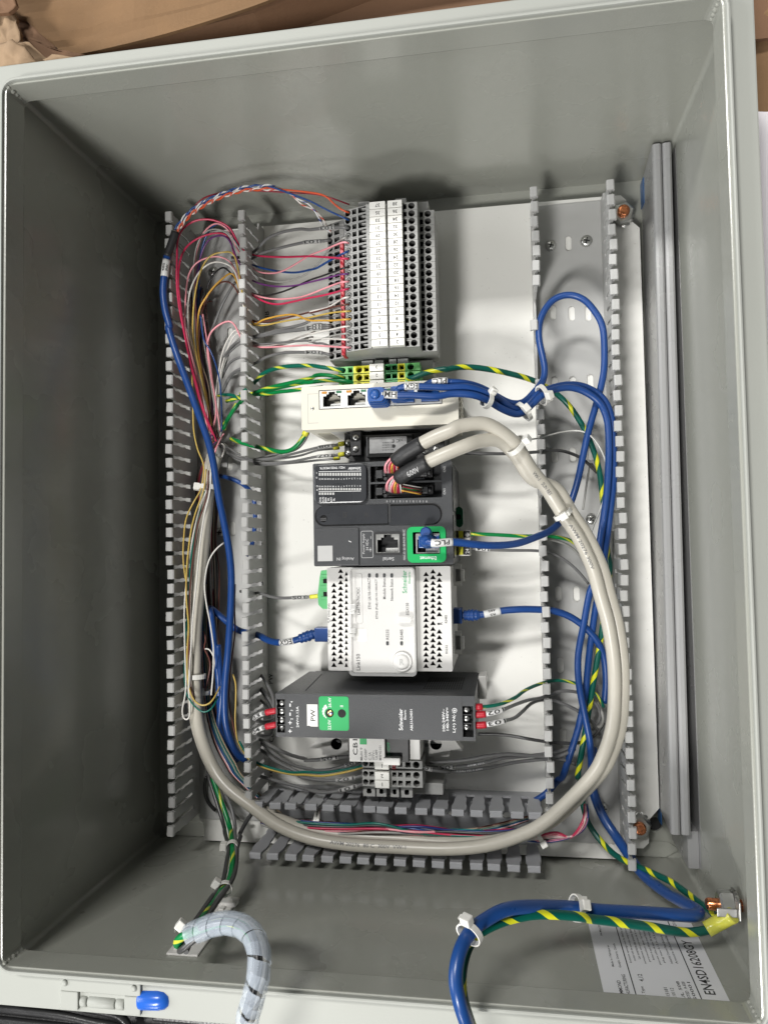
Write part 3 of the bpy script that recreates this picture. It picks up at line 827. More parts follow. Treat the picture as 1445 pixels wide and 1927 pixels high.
# crumpled torn pieces at the top left corner
def link_scrap(name, mb, m):
    o = link_mesh(name, mb.mesh(name, m, wpos(boxo), 0, 2, True), boxo, wpos(boxo)); return o
def scrap(outline, z, m, name, amp=0.5, seed=1):
    pts = [at(px, py, z) for px, py in outline]; n0 = len(pts); R = random.Random(seed)
    edge = []
    for k in range(n0):
        p, q = pts[k], pts[(k + 1) % n0]; m_ = max(2, int((q - p).length / .35))
        for j in range(m_): edge.append(p.lerp(q, j / m_) + Vector((R.uniform(-.06, .06), R.uniform(-.06, .06), 0)))
    c = sum(edge, Vector()) / len(edge); rings = 7; n = len(edge); mb = MB(); off = Vector((seed * 7.3, seed * 3.1, 0))
    def lift(p): return p + Vector((0, 0, amp * (1.6 * noise.noise(p * .45 + off) + .7 * abs(noise.noise(p * 1.1 + off)) + .25 * noise.noise(p * 2.6 + off))))
    G = [[lift(c.lerp(e, (k + 1) / rings)) for e in edge] for k in range(rings)]; c = lift(c)
    for dz in (0, -.25):
        d = Vector((0, 0, dz))
        for j in range(n):
            j2 = (j + 1) % n
            f = [c + d, G[0][j] + d, G[0][j2] + d]; mb.face(f if dz == 0 else f[::-1], 0, True)
            for k in range(rings - 1):
                f = [G[k][j] + d, G[k + 1][j] + d, G[k + 1][j2] + d, G[k][j2] + d]; mb.face(f if dz == 0 else f[::-1], 0, True)
    for j in range(n):
        j2 = (j + 1) % n; d = Vector((0, 0, -.25)); mb.face([G[-1][j], G[-1][j] + d, G[-1][j2] + d, G[-1][j2]])
    return link_scrap(name, mb, m)
scrap([(-25, -30), (25, -10), (32, 18), (24, 40), (60, 52), (84, 72), (112, 92), (155, 108), (168, 113), (120, 122), (70, 128), (30, 140), (-30, 150)], 17.0, CARDD, "torn_flap", 0.5, 3)
scrap([(-30, 5), (18, 8), (28, 30), (40, 62), (36, 84), (60, 90), (92, 112), (70, 125), (30, 130), (0, 138), (-30, 134)], 18.4, CARDT, "torn_layer", 0.7, 5)
scrap([(-10, 88), (22, 76), (50, 92), (70, 116), (60, 126), (20, 136), (-14, 132)], 19.2, CARDT, "torn_scrap", 0.6, 9)
scrap([(-30, -40), (22, -20), (30, 8), (14, 22), (-8, 30), (-30, 34)], 18.8, CARDD, "torn_scrap", 0.5, 4)
scrap([(84, 118), (104, 106), (142, 110), (140, 119), (100, 124)], 18.6, CARDT, "torn_scrap", 0.25, 6)
# cardboard and white sheet beyond the right side
mb = MB(); a = at(1400, -60, 12); b = at(1520, 190, 12)
rows = []
for t in range(8):
    u = t / 7; x = 41.8 + 14 * u
    rows.append([(x, 62 - 3 * u, 10 + 3.0 * math.sin(u * 3.1) ), (x, 54 - u * 1.5, 11.5 + 2.6 * math.sin(u * 3.1 + .3)), (x, 45.0 + 2.2 * u, 8.0 + 2.0 * math.sin(u * 3.1 + .6))])
part("side_flap", sheet_mb([list(r) for r in zip(*rows)]), CARD, boxo)
mb = sheet_mb([[(41.6, at(1418, 166, 11.3).y, 11.3), (75, at(1418, 166, 11.3).y + 8, 11.6)], [(42.1, 20, 11.0), (75, 20, 11.4)], [(42.1, -14, 10.8), (75, -14, 11.2)]], 0.15)
solo("white_sheet", mb, SHEETW, "pale white sheet lying beside the enclosure's right edge", "sheet")
case = thing("black_case", "black ribbed plastic case edge below the enclosure's hinge", "case", (3, -6, 10))
p0 = at(-60, 1872, 17.0); p1 = at(330, 1892, 17.0); p2 = at(700, 1915, 17.0); yy = p1.y
bx("shell", (-14, -22, 2, 24, -2.55, 16.2), BOXB, case, bevel=0.25)
for k, (dy, zz, xr) in enumerate(((-2.75, 16.6, 6.6), (-3.3, 16.9, 5.6), (-3.9, 17.1, 5.9), (-4.5, 17.2, 20), (-5.2, 17.3, 22))):
    pts = [(-14, dy + .1, zz), (-4, dy + .12, zz), (1.5, dy + .05, zz), (xr - 2, dy - 0.2, zz), (xr, dy - 0.45, zz), (xr + .6, dy - 1.1, zz)]
    part("rib", tube_mb(Path([Vector(p) for p in pts]).p, 0.23, 8), BOXB, case)
bx("latch_plate", (7.6, -3.9, 16.1, 12.5, -2.6, 17.0), BOXB, case, bevel=0.15)
bx("latch_plate", (13.4, -3.7, 16.0, 18.5, -2.7, 16.6), BOXB, case, bevel=0.15)
# ================================================================ DIN RAIL
rail = MB()
prof = [(-1.75, 0), (-1.75, .1), (-1.25, .1), (-1.25, .75), (-1.75, .75)]
def din_rail(xc, ya, yb):
    pr = [(-1.75, .75), (-1.75, .64), (-1.35, .64), (-1.35, 0), (1.35, 0), (1.35, .64), (1.75, .64), (1.75, .75), (1.24, .75), (1.24, .11), (-1.24, .11), (-1.24, .75)]
    return MB().prism([(xc + x, pz + 0.004 + z) for x, z in pr], 'y', ya, yb)
solo("din_rail", din_rail(21.0, 5.4, 47.6), RAILM, "zinc mounting rail running up the panel beneath all the devices", "rail", org=(21, 26, pz))

# ================================================================ FEED-THROUGH TERMINALS 1..38
def Xp(px, z, py=520): return at(px, py, z).x
def deck(mb, x0, z0, x1, z1, th, holes, depth=0.7, mi=0, wmi=1, fmi=2):
    """a sloping deck between (x0,z0) and (x1,z1), y in +-th/2, with wells"""
    sl_ = (z1 - z0) / (x1 - x0)
    mb.plate(rect(x0, -th / 2, x1, th / 2), holes, 0, None, depth, mi, wmi, fmi, xf=lambda p: Vector((p[0], p[1], z0 + (p[0] - x0) * sl_ + p[2])))
def tb_mesh(th=0.50):
    mb = MB()
    zl, zu, zm, zr, zrl = 6.55, 8.45, 9.35, 9.1, 7.6
    L0, L1 = Xp(617, 6.8), Xp(648, 7.3); U0, U1 = Xp(650, 8.65), Xp(697, 9.3)
    M1, R1 = Xp(759.5, 9.2), Xp(787, 9.1); Q1 = Xp(819, 7.6)
    c = lambda px, z: Xp(px, z)
    deck(mb, L0, 6.65, L1, 7.3, th, [circ(c(622.5, 6.75), 0, .205), rect(c(630.5, 6.9), -.16, c(640, 7.1), .16)])
    deck(mb, U0, 8.65, U1, 9.3, th, [circ(c(656.5, 8.75), 0, .21), rect(c(664.5, 8.85), -.17, c(672.5, 8.95), .17), rect(c(676, 9.0), -.2, c(690.5, 9.2), .2)], depth=0.8)
    deck(mb, U1 + .01, 9.1, M1, 9.1, th, [], depth=None)
    deck(mb, M1, 9.05, R1, 9.05, th, [rect(c(760.5, 9.05), -.19, c(767.5, 9.05), .15), circ(c(776.5, 9.05), 0, .225)], depth=0.8)
    deck(mb, R1 + .01, 7.6, Q1, 7.6, th, [rect(c(788.8, 7.6), -.19, c(798, 7.6), .16), circ(c(807, 7.6), 0, .225)])
    # side profile (both cheeks) and the outer skirt
    pr = [(L0, 6.65), (L1, 7.3), (U0, 8.65), (U1, 9.3), (U1 + .01, 9.1), (M1, 9.1), (M1, 9.05), (R1, 9.05), (R1 + .01, 7.6), (Q1, 7.6), (Q1, 5.0), (Q1 - 1.2, 3.4), (22.9, 2.4), (19.1, 2.4), (L0 + 1.2, 3.4), (L0, 4.8)]
    for y, rev in ((-th / 2, False), (th / 2, True)):
        f = [(x, y, z) for x, z in pr]
        f = f[::-1] if not rev else f
        mb.face(f, 0)
    sk = [(L1, 7.3), (U0, 8.65)], [(R1, 9.05), (R1 + .01, 7.6)], [(Q1, 7.6), (Q1, 5.0)], [(Q1, 5.0), (Q1 - 1.2, 3.4)], [(L0 + 1.2, 3.4), (L0, 4.8)], [(L0, 4.8), (L0, 6.65)], [(22.9, 2.4), (19.1, 2.4)], [(U1, 9.3), (U1 + .01, 9.1)]
    for a, b in sk:
        mb.face([(a[0], -th / 2, a[1]), (a[0], th / 2, a[1]), (b[0], th / 2, b[1]), (b[0], -th / 2, b[1])], 0)
    # the little barred latch between slot and marker
    xa, xb = c(690.8, 9.1), c(697, 9.2)
    return mb.mesh("terminal_body", [TBG, TBS, BLACKHOLE])
tbm = tb_mesh()
def ring_mesh(r0, r1, h):
    return MB().lathe((0, 0, 0), [(r1, -h), (r1, 0.012), (r0, 0.012), (r0, -h)], (0, 0, 1), 14, cap=False).mesh("clamp_ring", TBG)
clampm = ring_mesh(.10, .145, .3)
barm = MB().box(Xp(684, 9.0), -.035, 9.02, Xp(696.5, 9.2), .035, 9.28).lathe((Xp(693, 9.1), 0.25, 9.1), [(.07, 0), (.07, .16)], (0, 0, 1), 8).mesh("latch_bar", TBG)
mk0, mk1, mk2, mk3 = Xp(697.3, 9.6), Xp(727, 9.6), Xp(731.3, 9.6), Xp(758.5, 9.6)
def marker_mesh(x0, x1, th, z0, z1): return MB().box(x0, -th / 2, z0, x1, th / 2, z1).mesh("marker", MARKW, bevel=0.025)
m1 = marker_mesh(mk0, mk1, .478, 9.12, 9.62); m2 = marker_mesh(mk2, mk3, .478, 9.12, 9.6)
yT = at(712, 387, 9.5).y; yB = at(717, 645.5, 9.5).y
TBY = [yT + (yB - yT) * k / 18 for k in range(19)]
TBW = ("the orange red wire", "the arching blue wire", "the sleeved grey wire", "the thin greyish wire", "the bright pink wire", "the drooping blue wire", "the level crimson wire", "the black wire", "the purple wire", "the pale pink wire", "the sagging crimson wire",
       "the bent white wire", "the brown wire", "the pale yellow wire", "the orange yellow wire", "the climbing white wire", "the light grey wire", "the level white wire", "the lowest pink wire")
for k in range(19):
    odd, even = 37 - 2 * k, 38 - 2 * k
    y = TBY[k]
    t = thing("terminal_block", "grey two level terminal block marked %d and %d, taking %s" % (odd, even, TBW[k]), "terminal block", (21, y, 2.1), "terminal blocks numbered 1 to 38")
    link_mesh("terminal_body", tbm, t, (0, y, 0)); link_mesh("latch_bar", barm, t, (0, y, 0))
    for s, me, xa, xb, zz in ((odd, m1, mk0, mk1, 9.625), (even, m2, mk2, mk3, 9.605)):
        mo = link_mesh("marker", me, t, (0, y, 0))
        text(str(s), ((xa + xb) / 2 + .02, y - 0.02, zz), None, 0.235, FLIP, INK, mo, "printed_number")
    if k >= 3:
        cx = Xp(656.5, 8.75); link_mesh("clamp_ring", clampm, t, (cx, y, 8.65 + (cx - Xp(650, 8.65)) * (.65 / (Xp(697, 9.3) - Xp(650, 8.65)))))
# red plug-in bridge bar
ya = at(645, 457, 7.8).y; yb = at(650, 670, 7.8).y
br = MB().box(Xp(641.5, 7.9), yb, 7.0, Xp(648.5, 7.9), ya, 8.1)
solo("jumper_bar", br, REDP, "red plug-in jumper bar running down the left of the terminal column", "jumper bar", bevel=0.05)
# end brackets of the terminal column
def end_bracket(y, label, tabs, h, mcol=TBG, z1=7.2, x0=18.4, x1=23.6, th=0.9):
    t = thing("end_bracket", label, "end bracket", ((x0 + x1) / 2, y, 2.1), "terminal end brackets")
    bx("body", (x0, y - th / 2, 2.2, x1, y + th / 2, z1 - 0.8), mcol, t, bevel=0.06)
    for (xc, w) in tabs:
        mb = MB().plate(rect(xc - w / 2, y - th / 2 + .01, xc + w / 2, y + th / 2 - .01), [rrect(xc - w * .2, y - .2, xc + w * .2, y + .14, .08)], z1, z1 - .79, 0.7, 0, 1, 1)
        part("tab", mb, [mcol, BLACKHOLE], t)
    return t
end_bracket(TBY[0] + .78, "grey end bracket above the block marked 37", ((at(685, 377, 7.6).x, .8), (at(754, 369, 7.6).x, .75)), 0, z1=7.7)
e2 = end_bracket(TBY[18] - .95, "grey end bracket between block 1 and the green earth terminals", ((at(690, 676, 6.8).x, .8), (at(712, 676, 6.8).x, .62), (at(757, 672, 6.8).x, .72), (at(738, 676, 6.8).x, .5)), 0, z1=6.6, th=1.1)

# ================================================================ EARTH TERMINALS (3, 2 and one behind the switch)
def small_tb(name_z, cols, xs, th, z, mats, slope=0.0):
    """row of holes at height z: xs = [(kind, pxcentre, halfwidth_cm, mat index)]"""
    mb = MB()
    for (x0, x1, mi, holes) in xs: deck(mb, x0, z, x1, z, th, holes, 0.6, mi, mi, 3)
    X0, X1 = xs[0][0], xs[-1][1]
    pr = [(X0, z), (X1, z), (X1, z - 2.2), (X1 - 1, z - 4.0), (X0 + 1, z - 4.0), (X0, z - 2.2)]
    for y, rev in ((-th / 2, False), (th / 2, True)):
        f = [(x, y, zz) for x, zz in pr]; mb.face(f[::-1] if rev else f, 0)
    for k in range(1, len(pr)):
        a, b = pr[k], pr[(k + 1) % len(pr)]
        if k == 0: continue
        mb.face([(a[0], -th / 2, a[1]), (a[0], th / 2, a[1]), (b[0], th / 2, b[1]), (b[0], -th / 2, b[1])], 0)
    return mb.mesh("terminal_body", mats)
zpe = 7.1
Xe = lambda px: at(px, 700, zpe).x
pe = small_tb("pe", None, [
    (Xe(637), Xe(665), 0, [circ(Xe(645.5), 0, .2), rect(Xe(655), -.18, Xe(663.5), .18)]),
    (Xe(665), Xe(696), 1, [circ(Xe(675.5), 0, .235), rect(Xe(685), -.17, Xe(694), .17)]),
    (Xe(696), Xe(724), 0, []),
    (Xe(724), Xe(748), 2, [rect(Xe(725), -.17, Xe(735.5), .17), rect(Xe(737.5), -.17, Xe(747), .17)]),
    (Xe(748), Xe(762), 1, [rect(Xe(751), -.17, Xe(760), .17)]),
    (Xe(762), Xe(790), 0, [circ(Xe(772.5), 0, .235)])], 0.52, zpe, [PEG, PEY, GREENC, BLACKHOLE])
pemk = marker_mesh(Xe(697), Xe(723.5), .50, zpe + .01, zpe + .42)
ys = [at(709, 691, zpe + .4).y, at(709, 706.5, zpe + .4).y]; ys.append(ys[1] - (ys[0] - ys[1]))
for k, lab in enumerate(("green and yellow earth terminal with white marker 3 at the top", "green and yellow earth terminal with white marker 2 just above the switch",
                         "green and yellow earth terminal mostly hidden behind the switch's edge")):
    t = thing("earth_terminal", lab, "earth terminal", (21, ys[k], 2.1), "green earth terminals")
    link_mesh("terminal_body", pe, t, (0, ys[k], 0))
    mo = link_mesh("marker", pemk, t, (0, ys[k], 0))
    text(str(3 - k), (Xe(710.5), ys[k], zpe + .426), None, 0.22, FLIP, INK, mo, "printed_number")

# ================================================================ NETWORK SWITCH
def socket(parent, x0, y0, x1, y1, z, body=PORTW, gold=False, leds=None, key='top', name="network_port", frame=None):
    """jack opening facing +z: shield ring, black well with the stepped key, contact block"""
    w, h = x1 - x0, y1 - y0; s = 1 if key == 'top' else -1
    xc, yc = (x0 + x1) / 2, (y0 + y1) / 2
    Y = lambda f: yc + s * (f - .5) * h
    X = lambda f: x0 + w * f
    poly = [(X(0.06), Y(.04)), (X(.94), Y(.04)), (X(.94), Y(.70)), (X(.78), Y(.70)), (X(.78), Y(.82)), (X(.66), Y(.82)), (X(.66), Y(.97)), (X(.34), Y(.97)), (X(.34), Y(.82)), (X(.22), Y(.82)), (X(.22), Y(.70)), (X(.06), Y(.70))]
    if s < 0: poly.reverse()
    mb = MB().plate(rect(x0, y0, x1, y1), [poly], z, z - 0.05, 1.1, 0, 1, 1)
    p = part(name, mb, [frame or body, BLACKHOLE], parent)
    mb = MB()
    for k in range(8):
        xx = X(.42 + .066 * k); mb.box(xx - w * .018, min(Y(.06), Y(.20)), z - .30, xx + w * .018, max(Y(.06), Y(.20)), z - .22)
    mb.box(X(.40), min(Y(.06), Y(.26)), z - .5, X(.93), max(Y(.06), Y(.26)), z - .31)
    part("contacts", mb, BRASS if gold else PORTW, p)
    if leds:
        for (xa, xb, m) in ((.0, .26, leds[0]), (.72, .98, leds[1])):
            bx("indicator_lens", (X(xa), min(Y(.86), Y(1.0)), z + .001, X(xb), max(Y(.86), Y(1.0)), z + .035), m, p)
    return p
zs = 8.9
a = at(569, 729, zs); b = at(861, 800, zs); c = at(862, 729, zs); d = at(570, 789, zs)
SX0, SX1, SY1, SY0 = 14.75, 25.5, 34.25, 31.25
sw = thing("network_switch", "beige five port network switch with three blue plugs in it", "network switch", (20.1, 32.7, 2.1))
mb = MB().box(SX0 + .12, SY0 + .10, 2.2, SX1 - .12, SY1 - .10, zs - 1.0)
part("body", mb, BEIGE, sw, bevel=0.06)
pr0 = pxrect(602.5, 733, 833, 769, zs)
SM = lambda px, py: at(px, py, zs)
w0 = at(600, 736, zs); w1 = at(831, 768, zs)
# front bezel with an opening for the port strip
bez = MB().plate(rrect(SX0, SY0, SX1, SY1, .12), [rect(w0.x, w1.y + .28, w1.x + .05, w0.y + .05)], zs, zs - 1.0, 1.6, 0, 1, 1)
part("bezel", bez, [BEIGE, BLKG], sw, bevel=0.0)
pxs = [at(606 + k * 46.0, 745, zs - .05).x for k in range(5)]
pl = MB().plate(rect(w0.x + .05, w1.y + .34, w1.x, w0.y), [rect(x, w1.y + .42, x + 1.40, w0.y - .05) for x in pxs], zs - .03, zs - .08)
strip = part("port_strip", pl, PORTW, sw)
for k in range(5):
    xa = at(606 + k * 46.0, 745, zs - .05).x; wdt = 1.40
    socket(sw, xa, w1.y + .42, xa + wdt, w0.y - .05, zs - .02, PORTW, leds=(AMBER, LEDG))
q = at(588, 769, zs)
part("panel_line", MB().box(at(579, 740, zs).x, SY0 + .45, zs + .001, at(579, 740, zs).x + .03, SY1 - .5, zs + .006).box(at(579, 740, zs).x, SY1 - .53, zs + .001, w0.x - .05, SY1 - .50, zs + .006).box(at(579, 740, zs).x, SY0 + .45, zs + .001, w0.x - .05, SY0 + .48, zs + .006), SLEEVE, sw)
screw((q.x, q.y, zs + .002), .12, parent=sw, ang=.5)
# printed label and vent ribs on the downward side, clip on the left end
lab = MB().box(SX0 + 1.6, SY0 + .088, 3.0, SX1 - 1.2, SY0 + .099, 7.0)
lb = part("side_label", lab, GREYST, sw)
mb = MB(); D = (Vector((1, 0, 0)), Vector((0, 0, 1)))
for k in range(5):
    xx = SX0 + 2.6 + k * 1.45
    for (dx, ch, sc) in ((0, "n", .4), (.5, "-", .2), (.75, "4", .28)): add_text(mb, ch, (xx + dx, SY0 + .084, 6.2), None, sc, D)
    mb.face([(xx - .2, SY0 + .084, 5.8), (xx + .9, SY0 + .084, 5.8), (xx + .9, SY0 + .084, 5.84), (xx - .2, SY0 + .084, 5.84)])
part("printed_text", mb, INKG, lb)
mb = MB()
for k in range(7): mb.box(SX0 + .5 + k * .14, SY0 + .06, 3.2, SX0 + .56 + k * .14, SY0 + .11, 6.6)
part("vent_rib", mb, BEIGE, sw)
mb = MB().box(SX0 - .55, 31.9, 4.4, SX0 + .1, 33.0, 7.0); part("rail_clip", mb, STEEL, sw, bevel=.05)
mb = MB()
for k in range(5): mb.box(SX1 + .02, SY0 + .5 + k * .4, 5.4, SX1 + .14, SY0 + .7 + k * .4, 8.2)
part("vent_rib", mb, BEIGE, sw)
bx("end_cap", (SX1 - .1, SY0 + .2, 5.0, SX1 + .05, SY1 - .3, 8.5), BEIGE, sw, bevel=.05)

# ================================================================ RELAY (small black module under the switch)
zr = 7.9
rl = thing("relay_module", "small black relay module with a grey label beneath the switch", "relay", (20.3, 30.2, 2.1))
bx("body", (17.6, 29.15, 2.2, 24.4, 31.05, 6.9), BLK, rl, bevel=.08)
a = at(693, 858, 7.7); b = at(770, 818, 7.7)
bx("cap", (a.x - .15, 29.35, 6.905, b.x + .25, 30.9, 7.65), BLKG, rl, bevel=.1)
r = pxrect(695, 822, 765, 852, 7.7)
lbp = bx("front_label", (r[0], r[1], 7.655, r[2], r[3], 7.67), SILVERL, rl)
mb = MB()
add_text(mb, "C E", (r[2] - .75, r[3] - .3, 7.675), .5, .22, FLIP); add_text(mb, "100", (r[2] - .3, r[3] - .25, 7.675), .45, .2, FLIP)
mb.lathe((r[2] - .9, r[1] + .45, 7.672), [(.13, 0), (.13, .01)], (0, 0, 1), 14)
for k in range(4): add_text(mb, "IEC 61810", (r[0] + 1.3, r[1] + .2 + k * .17, 7.675), .8, .09, FLIP)
part("printed_text", mb, INK, lbp)
for (px0, py0, px1, py1, z, k) in ((648, 815, 659, 860, 6.9, 0), (659.5, 812, 679.5, 857, 7.6, 1)):
    r = pxrect(px0, py0, px1 + (0 if k else 2), py1, z)
    st = bx("terminal_step", (r[0], r[1], 3.0 + k, r[2], r[3], z), BLK, rl, bevel=.05)
    for py in ((833, 853) if not k else (824, 845)):
        c = at(669.5 if k else 656, py, z)
        screw((c.x, c.y, z + .005), .23, parent=st, ang=.4, m=STEEL)
for (px, py) in ((800, 850), (820, 845)):
    c = at(px, py, 6.9); screw((c.x, c.y, 6.91), .22, parent=rl, ang=.7)

# ================================================================ PLC
zp = 10.6
PL = lambda px, py, z=zp: at(px, py, z)
def prc(px0, py0, px1, py1, z=zp): return pxrect(px0, py0, px1, py1, z)
plc = thing("controller", "charcoal programmable controller with a green framed Ethernet port", "controller", (20.5, 25.3, 2.1))
P0 = prc(590, 872, 847, 1065)
PLX0, PLY0, PLX1, PLY1 = 15.93, 21.95, 25.06, 28.72
hs_ = prc(707.5, 1005, 751.5, 1040.5); he_ = prc(777, 1001, 828, 1042.5); h1 = prc(697, 875.5, 830, 905.5); h2 = prc(697, 909, 831.5, 937.5)
fr = MB().plate(rrect(PLX0, PLY0, PLX1, PLY1, .1), [rect(*h1), rect(*h2), rect(*hs_), rect(*he_)], zp, zp - .8, 1.4, 0, 1, 1)
part("front_panel", fr, [CHAR, BLKG], plc)
bx("body", (PLX0 + .03, PLY0 + .03, 2.2, PLX1 - .03, PLY1 - .03, zp - .81), CHARD, plc, bevel=.06)
bx("side_flap", (PLX1 - .025, PLY1 - 3.3, zp - 2.6, PLX1 + .05, PLY1 - .5, zp - .3), CHAR2, plc, bevel=.03)
bx("side_flap", (PLX1 - .025, PLY0 + .4, zp - 2.6, PLX1 + .05, PLY1 - 3.6, zp - .3), CHAR2, plc, bevel=.03)
# display of indicator squares
r = prc(592.5, 873.5, 691.5, 947)
disp = part("indicator_display", MB().prism(rrect(*r, .42, 6), 'z', zp + .005, zp + .28), CHAR2, plc, bevel=.08)
mb = MB(); zz = zp + .289
def pxt(mb, s, px, py, wpx, hpx, z, d=FLIP):
    c = at(px, py, z); k = F_PX / (CAM.z - z); wpx = None if s in ('1', '0', '-', 'I') and hpx else wpx; add_text(mb, s, c, wpx / k if wpx else None, hpx / k if hpx else None, d)
pxt(mb, "Schneider", 667, 882, 25, 6, zz); pxt(mb, "M221 TM221ME32TK", 625, 880.5, 50, 4.3, zz)
def pxline(mb, x0, y0, x1, y1, wpx, z):
    a = at(x0, y0, z); b = at(x1, y1, z); d = (b - a).normalized(); n = Vector((-d.y, d.x, 0)) * (wpx / 2 * (CAM.z - z) / F_PX)
    mb.face([a - n, b - n, b + n, a + n])
pxline(mb, 600, 887.5, 680, 886.5, 0.9, zz); pxline(mb, 600, 925, 679, 924, 0.9, zz)
for k in range(16):
    n = str(15 - k)
    pxt(mb, n, 602 + k * 5.05, 901.5 - (0.9 if k > 9 else 0), 3.2 if len(n) > 1 else 1.8, 3.0, zz, UP if False else FLIP); pxt(mb, n, 602 + k * 5.05, 915.5 - (1 if k > 9 else 0), 3.2 if len(n) > 1 else 1.8, 3.0, zz)
for k, s in enumerate(("PWR", "RUN", "ERR", "SD", "BAT", "SL")): pxt(mb, s, 603 + k * 5.1, 940, 9 if len(s) > 2 else 6, 3.4, zz, CCW)
for s, px, py in (("I", 596, 890), ("0", 596, 899), ("Q", 597, 915), ("0", 597, 922)): pxt(mb, s, px, py, None, 3.6, zz, FLIP)
part("printed_text", mb, INKW, disp)
mb = MB()
for row, y0, hgt, num in ((0, 892.5, 5.6, 16), (1, 920.5, 3.8, 16), (2, 929, 4.4, 6)):
    for k in range(num):
        q = prc(600.2 + k * 5.05, y0 - hgt / 2, 603.8 + k * 5.05, y0 + hgt / 2, zz); mb.box(q[0], q[1], zz - .003, q[2], q[3], zz + .012)
part("indicator_lens", mb, GREYST, disp)
# the two ribbon connector headers
for j, h in enumerate((h1, h2)):
    cb = MB(); zc = zp - .45
    x0, y0, x1, y1 = h
    cb.box(x0 + .25, y0 + .22, zp - 1.05, x1 - .6, y1 - .18, zc)
    cn = part("connector", cb, BLK, plc, bevel=.04)
    lt = MB()
    for xx in (x0 + .35, x1 - 1.35):
        lt.box(xx, y0 + .30, zc + .002, xx + .42, y1 - .26, zc + .30); lt.box(xx + .43, y0 + .42, zc + .002, xx + .62, y1 - .38, zc + .22)
    lt.lathe((x0 + .95, y0 + .2, zc), [(.13, 0), (.13, .2)], (0, 0, 1), 12)
    part("latch", lt, CHARD, cn, bevel=.03)
    bx("flat_bar", (x0 + 1.0, y0 + .12, zc + .002, x1 - 1.1, y0 + .2, zc + .12), CHAR2, cn)
# cover strip
r = prc(593, 950, 831, 988)
cov = part("slot_cover", MB().prism(rrect(*r, .62, 7), 'z', zp + .004, zp + .07), BLKG, plc, bevel=.0)
ra = prc(596, 951.5, 730, 986.5); rb = prc(732, 951.5, 829, 986.5)
def half(r, left):
    x0, y0, x1, y1 = r; q = rrect(x0, y0, x1, y1, .58, 7)
    return [(max(p[0], x0) if left else p[0], p[1]) for p in q] if False else (
        [(x1, y0), (x1, y1)] + [(x0 + .58 - .58 * math.cos(t), (y1 - .58 + .58 * math.sin(t))) for t in [math.pi / 2 * (1 - k / 6) for k in range(7)]] + [(x0 + .58 - .58 * math.cos(t), (y0 + .58 - .58 * math.sin(t))) for t in [math.pi / 2 * k / 6 for k in range(7)]]
        if left else
        [(x0, y1), (x0, y0)] + [(x1 - .58 + .58 * math.cos(t), (y0 + .58 - .58 * math.sin(t))) for t in [math.pi / 2 * (1 - k / 6) for k in range(7)]] + [(x1 - .58 + .58 * math.cos(t), (y1 - .58 + .58 * math.sin(t))) for t in [math.pi / 2 * k / 6 for k in range(7)]])
n_ = lambda px, py: at(px, py, zp)
notch = circ(n_(610, 976).x, n_(610, 976).y, .24, 16)
part("hinged_cover", MB().plate(half(ra, True), [notch], zp + .13, zp + .072, 0.05, 0, 1, 1), [CHAR2, BLKG], cov)
part("hinged_cover", MB().prism(half(rb, False), 'z', zp + .072, zp + .13), CHAR2, cov)
bx("finger_grip", (n_(604, 976).x, n_(604, 980).y, zp + .085, n_(616, 976).x, n_(604, 975).y, zp + .16), BLK, cov, bevel=.03)
bx("finger_grip", (n_(732, 976).x - .02, n_(604, 986).y, zp + .132, n_(736, 976).x, n_(604, 952).y, zp + .15), CHARD, cov)
mb = MB(); zz = zp + .137
for (px, w, h) in ((649, 7, 10), (690, 6, 8)):
    q = prc(px - w / 2, 969 - h / 2, px + w / 2, 969 + h / 2, zz)
    mb.plate(rect(*q), [rect(q[0] + .05, q[1] + .05, q[2] - .05, q[3] - .05)], zz)
pxt(mb, "Y", 690, 970, 5, 6, zz); pxt(mb, "D", 649, 970, 4, 5, zz)
for (x0, y0, x1, y1) in ((773, 975, 789, 962), (776, 964, 783, 962), (780, 975, 786, 973)): pxline(mb, x0, y0, x1, y1, 1.3, zz)
mb.lathe((at(789, 968, zz).x, at(789, 968, zz).y, zz - .002), [(.09, 0), (.09, .005)], (0, 0, 1), 10)
part("embossed_symbol", mb, BLK, cov)
# lower row
r = prc(591, 994, 676, 1064)
low = bx("blank_cover", (PLX0 + .04, PLY0 + .05, zp + .004, r[2], r[3], zp + .09), CHAR, plc, bevel=.05)
q = prc(598, 1027, 626, 1056, zp + .09)
bx("grey_sticker", (q[0], q[1], zp + .094, q[2], q[3], zp + .105), GREYST, low)
mb = MB(); zz = zp + .097
pxt(mb, "Analog IN", 650, 1051, 34, 7.5, zz); part("printed_text", mb, INKLG, low)
mb = MB(); pxline(mb, 656, 1018, 661, 1020, 1.2, zz); part("scratch", mb, INKW, low)
mb = MB(); zz = zp + .004
pxt(mb, "Power Supply", 684.5, 1023, 39, 5.2, zz, CCW); pxt(mb, "24 VDC", 691, 1025, 22, 5.2, zz, CCW); pxt(mb, "+   -", 697, 1024, 30, 4, zz, CCW)
q = prc(679.5, 999, 702, 1050, zz)
mb.plate(rrect(*q, .1, 3), [list(reversed(rrect(q[0] + .03, q[1] + .03, q[2] - .03, q[3] - .03, .08, 3)))], zz)
pxt(mb, "Serial", 731, 1052, 21, 7, zz); pxt(mb, "CN2", 836, 883, 11, 4.5, zz, CCW); pxt(mb, "CN1", 836, 925, 11, 4.5, zz, CCW); pxt(mb, "MAC-D: 20: B0-F4-59-9B-5C", 760.5, 1025, 58, 4.5, zz, CCW)
for k in range(13): pxt(mb, "1" if k % 2 else "0", 728 + k * 6.2, 943.5, 2.2, 4, zz)
part("printed_text", mb, INKLG, plc)
q = prc(703.5, 1001, 756, 1044)
